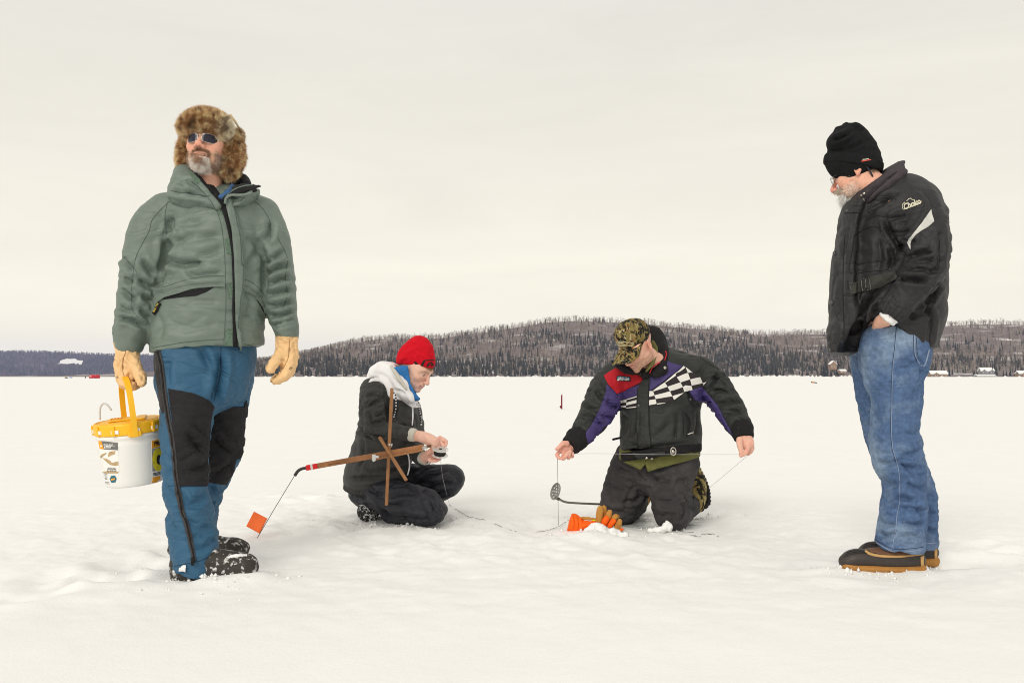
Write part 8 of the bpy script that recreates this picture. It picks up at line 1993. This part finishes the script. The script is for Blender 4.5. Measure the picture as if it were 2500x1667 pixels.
# duck boots
def duck_boot(dx, dy, sc, Y, Yo):
    def T(*rows): return C([(2255 + (r[0] - 2255) * sc + dx, r[1] + dy, r[2] * sc, r[3], Y + (r[4] if len(r) > 4 else 0)) for r in rows], Y)
    sh = [T((2066, 1370, 18, .038), (2084, 1364, 24, .047), (2113, 1363, 24, .050), (2160, 1368, 22, .050), (2215, 1367, 22, .046), (2238, 1366, 20, .042)), T((2130, 1356, 14, .04), (2180, 1352, 16, .045), (2232, 1352, 17, .042))]
    s = Cloth(*bounds(*sh), .0042)
    for c in sh: s.chain(c, .014, sub=3)
    zt = T((2200, 1382, 1, .01))[0][2]; s.plane((0, 0, zt), (0, 0, -1), .002); V, Q = s.finish(1); b = obj('boot', V, Q, M_bootrub, man4); Sb = Surf(V, Q)
    so = [T((2062, 1378, 11, .040), (2085, 1382, 12, .051), (2130, 1384, 13, .055), (2180, 1386, 13, .053), (2225, 1387, 15, .049), (2246, 1386, 13, .043))]; s = Cloth(*bounds(*so), .0036); s.chain(so[0], 0, sub=4); s.chain(T((2215, 1393, 9, .046), (2246, 1393, 8, .042)), .004); V, Q = s.finish(1); N = normals(V, Q); V = V + N * (.0008 * np.sin(V[:, 0] * 330) * (V[:, 2] < V[:, 2].mean()))[:, None]; obj('sole', V, Q, M_gum, b)
    le = [T((2122, 1346, 8, .032), (2140, 1350, 13, .040), (2175, 1348, 16, .046), (2230, 1346, 18, .044))]; s = Cloth(*bounds(*le), .004); s.chain(le[0], 0, sub=3); V, Q = s.finish(1); obj('leather_upper', V, Q, M_blea, b)
    tr = [(2255 + (px_ - 2255) * sc + dx, py_ + dy) for px_, py_ in ((2112, 1344), (2125, 1352), (2150, 1357), (2190, 1358), (2225, 1355), (2254, 1351))]; ribbon(Sb, tr, 5.2 * sc, 'trim', M_btrim, b, .004, .006, 4, Y - .05)
    for k_ in range(3):
        rb_ = [(2255 + (px_ - 2255) * sc + dx, py_ + dy) for px_, py_ in ((2060 + 4 * k_, 1358 - 5 * k_), (2080, 1352 - 4 * k_), (2100, 1349 - 3 * k_), (2118, 1350 - 2 * k_))]; ribbon(Sb, rb_, 1.2, 'toe_rib', M_blackfab, b, .002, .003, 4, Y - .05)
    hl_ = [(2255 + (px_ - 2255) * sc + dx, py_ + dy) for px_, py_ in ((2247, 1358), (2254, 1357), (2254, 1380), (2248, 1381))]; patch(Sb, hl_, 'heel_label', M_btrim, b, .003, .003, 3, Y - .05)
    return b
bb1 = duck_boot(0, 0, 1.0, 4.05, 0); bb2 = duck_boot(33, -19, .95, 4.27, 0)
# black knit hat: turned-up cuff and slouched crown
cu = C([(2084, 410, 72, .096, 4.14), (2079, 388, 68, .094, 4.14)], RY); s = Cloth(*bounds(cu), .0042); s.chain(cu, 0); up = np.array(cu[1][:3]) - np.array(cu[0][:3]); upn = up / np.linalg.norm(up)
tiltn = np.array((.20, 0, .98)); s.plane(W(2081, 413, 4.14), -tiltn, .008); s.plane(W(2076, 384, 4.14), tiltn, .010); s.chain([(a, b, c_, d - .012, e_ - .012) for a, b, c_, d, e_ in C([(2082, 425, 70, .093, 4.14), (2079, 402, 68, .092, 4.14)], RY)], .0, 's')
V, Q = s.finish(1); N = normals(V, Q); V = V + N * (.0012 * fbm(V * 60, 2))[:, None]; hat4 = obj('knit_hat', V, Q, M_knit4, man4); SH4 = Surf(V, Q)
cr4 = C([(2084, 394, 69, .092, 4.14), (2083, 374, 60, .088, 4.14), (2073, 348, 49, .078, 4.14), (2071, 332, 38, .062, 4.14), (2078, 328, 24, .045, 4.14)], RY); s = Cloth(*bounds(cr4), .0042); s.chain(cr4, 0, sub=3); s.ell(W(2050, 345, 4.10), (.05, .07, .035), .03); V, Q = s.finish(2); N = normals(V, Q); V = cloth_noise(V, N, .003, (8, 8, 12), 3); N = normals(V, Q)
V = creases(V, N, [(z16((240, 400), (330, 390), (460, 340), (590, 260)), 4, .010), (z16((590, 165), (680, 200), (750, 270)), 3, .006), (z16((240, 590), (340, 560), (460, 560)), 4, .004), (z16((520, 560), (650, 500), (800, 420)), 4, .005)]); obj('crown', V, Q, M_knit4, hat4)
ribbon(SH4, z16((738, 748), (890, 720)), 2.2, 'red_label_bar', mat('label_red', (.72, .10, .07), rough=.6, var=0), hat4, .002, .002, 3, 4.0); lettering(SH4, 'thinsulate', z16((804, 712))[0], (1, -.18), (-.18, -1), 'label_print', M_cream4, hat4, .002, 4.0, bold=.03, fit=(16, 3.4))
# hair, beard, glasses, cord
x, y, z = hL.T
beard(HM4, hL, hQ, (y > .055) * (z < -.012) * (z > -.05) * 1.0, 3000, .008, .0012, man4, lambda P: np.array((.30, .225, .16)) * (.5 + .9 * RNG.random((len(P), 1))), .12, 1.0, 'hair')
beard(HM4, hL, hQ, (np.abs(x) > .06) * np.exp(-((y + .012) / .022) ** 2) * np.exp(-((z - .012) / .022) ** 2), 700, .012, .0012, man4, lambda P: np.array((.55, .50, .45)) * (.6 + .6 * RNG.random((len(P), 1))), .12, 1.0, 'sideburn')
gb = np.clip((-.072 - z) / .012, 0, 1) * np.clip((.046 - np.abs(x)) / .01, 0, 1) * (y < -.03) * (z > -.14)
beard(HM4, hL, hQ, gb, 4200, .030, .0013, man4, lambda P: np.array((.88, .87, .84)) * (.65 + .5 * RNG.random((len(P), 1))), .55, .75)
mu = np.exp(-((z + .053) / .006) ** 2) * (np.abs(x) < .036) * (y < -.083); beard(HM4, hL, hQ, mu, 1300, .013, .0012, man4, lambda P: np.array((.70, .62, .52)) * (.6 + .6 * RNG.random((len(P), 1))), .7, .7, 'moustache')
sb4 = np.clip((-.04 - z) / .02, 0, 1) * (np.abs(x) > .03) * (y < .0) * (z > -.125); beard(HM4, hL, hQ, sb4, 2400, .005, .0010, man4, lambda P: np.where(RNG.random((len(P), 1)) < .6, np.array([[.75, .70, .64]]), np.array([[.35, .22, .15]])) * (.7 + .5 * RNG.random((len(P), 1))), .4, .8, 'stubble')
gm = MB(); lens4 = []
for q in (-1, 1):
    P = [(q * .034 + .0215 * math.cos(a), -.1135 + 2.5 * max(0, abs(q * .034 + .0215 * math.cos(a)) - .02) ** 2 * 6, -.006 + .0175 * math.sin(a)) for a in np.linspace(0, 2 * math.pi, 25)]; gm.tube([app(HM4, [p])[0] for p in P], .0012, 6, False); lens4.append(P[:-1])
    gm.tube([app(HM4, [p])[0] for p in ((q * .055, -.104, .0), (q * .070, -.085, .004), (q * .079, -.03, .008), (q * .083, .012, .004))], .0012, 6)
gm.tube([app(HM4, [p])[0] for p in ((-.0125, -.1135, -.003), (0, -.117, .0), (.0125, -.1135, -.003))], .0012, 6)
g4 = gm.build('glasses', mat('dark_wire', (.10, .085, .07), rough=.3, metallic=.8, var=0), man4, True)
for q, P in zip((-1, 1), lens4): V = app(HM4, [(q * .034, -.1140, -.006)] + P); n = len(P); obj('lens', V, [(0, 1 + i, 1 + (i + 1) % n) for i in range(n)], M_clear, g4, True)
MB().tube(smooth_pts([app(HM4, [p])[0] for p in ((.083, .012, .004), (.080, .03, -.01))] + [W(*p, 4.06) for p in z16((815, 820), (850, 870), (890, 930), (920, 990))], 4), .0035, 7).build('glasses_cord', M_navy, g4, True)

# ------------------------------------------------------------------ crumbs of snow kicked loose round feet and knees
rc = np.random.default_rng(21); cV_, cF_ = [], []
for px, py, R, n in ((500, 1425, .30, 110), (620, 1412, .16, 60), (430, 1400, .18, 50), (985, 1285, .38, 190), (880, 1280, .2, 60), (1110, 1270, .2, 50), (1450, 1310, .26, 150), (1625, 1292, .24, 120), (1700, 1262, .2, 60), (2150, 1400, .26, 110), (2060, 1392, .14, 40), (2280, 1385, .16, 40)):
    g = G(px, py)
    for _ in range(n):
        a, r = rc.random() * 6.283, R * abs(rc.normal()) * .6; x, y = g[0] + r * math.cos(a), g[1] + r * .8 * math.sin(a); q = .0025 + .008 * rc.random() ** 3; z = gz(x, y) + q * .35
        b = len(cV_); J = rc.normal(size=(6, 3)) * .25 + 1
        cV_ += [(x + q * d[0] * j[0], y + q * d[1] * j[1], z + q * d[2] * j[2]) for d, j in zip(((1, 0, 0), (-1, 0, 0), (0, 1, 0), (0, -1, 0), (0, 0, 1), (0, 0, -1)), J)]
        cF_ += [(b + i, b + j, b + k) for i, j, k in ((0, 2, 4), (2, 1, 4), (1, 3, 4), (3, 0, 4), (2, 0, 5), (1, 2, 5), (3, 1, 5), (0, 3, 5))]
tag(obj('snow_crumbs', np.array(cV_), np.array(cF_), M_snow), 'crumbs of loose snow scattered round boots and knees', None, None, 'stuff')
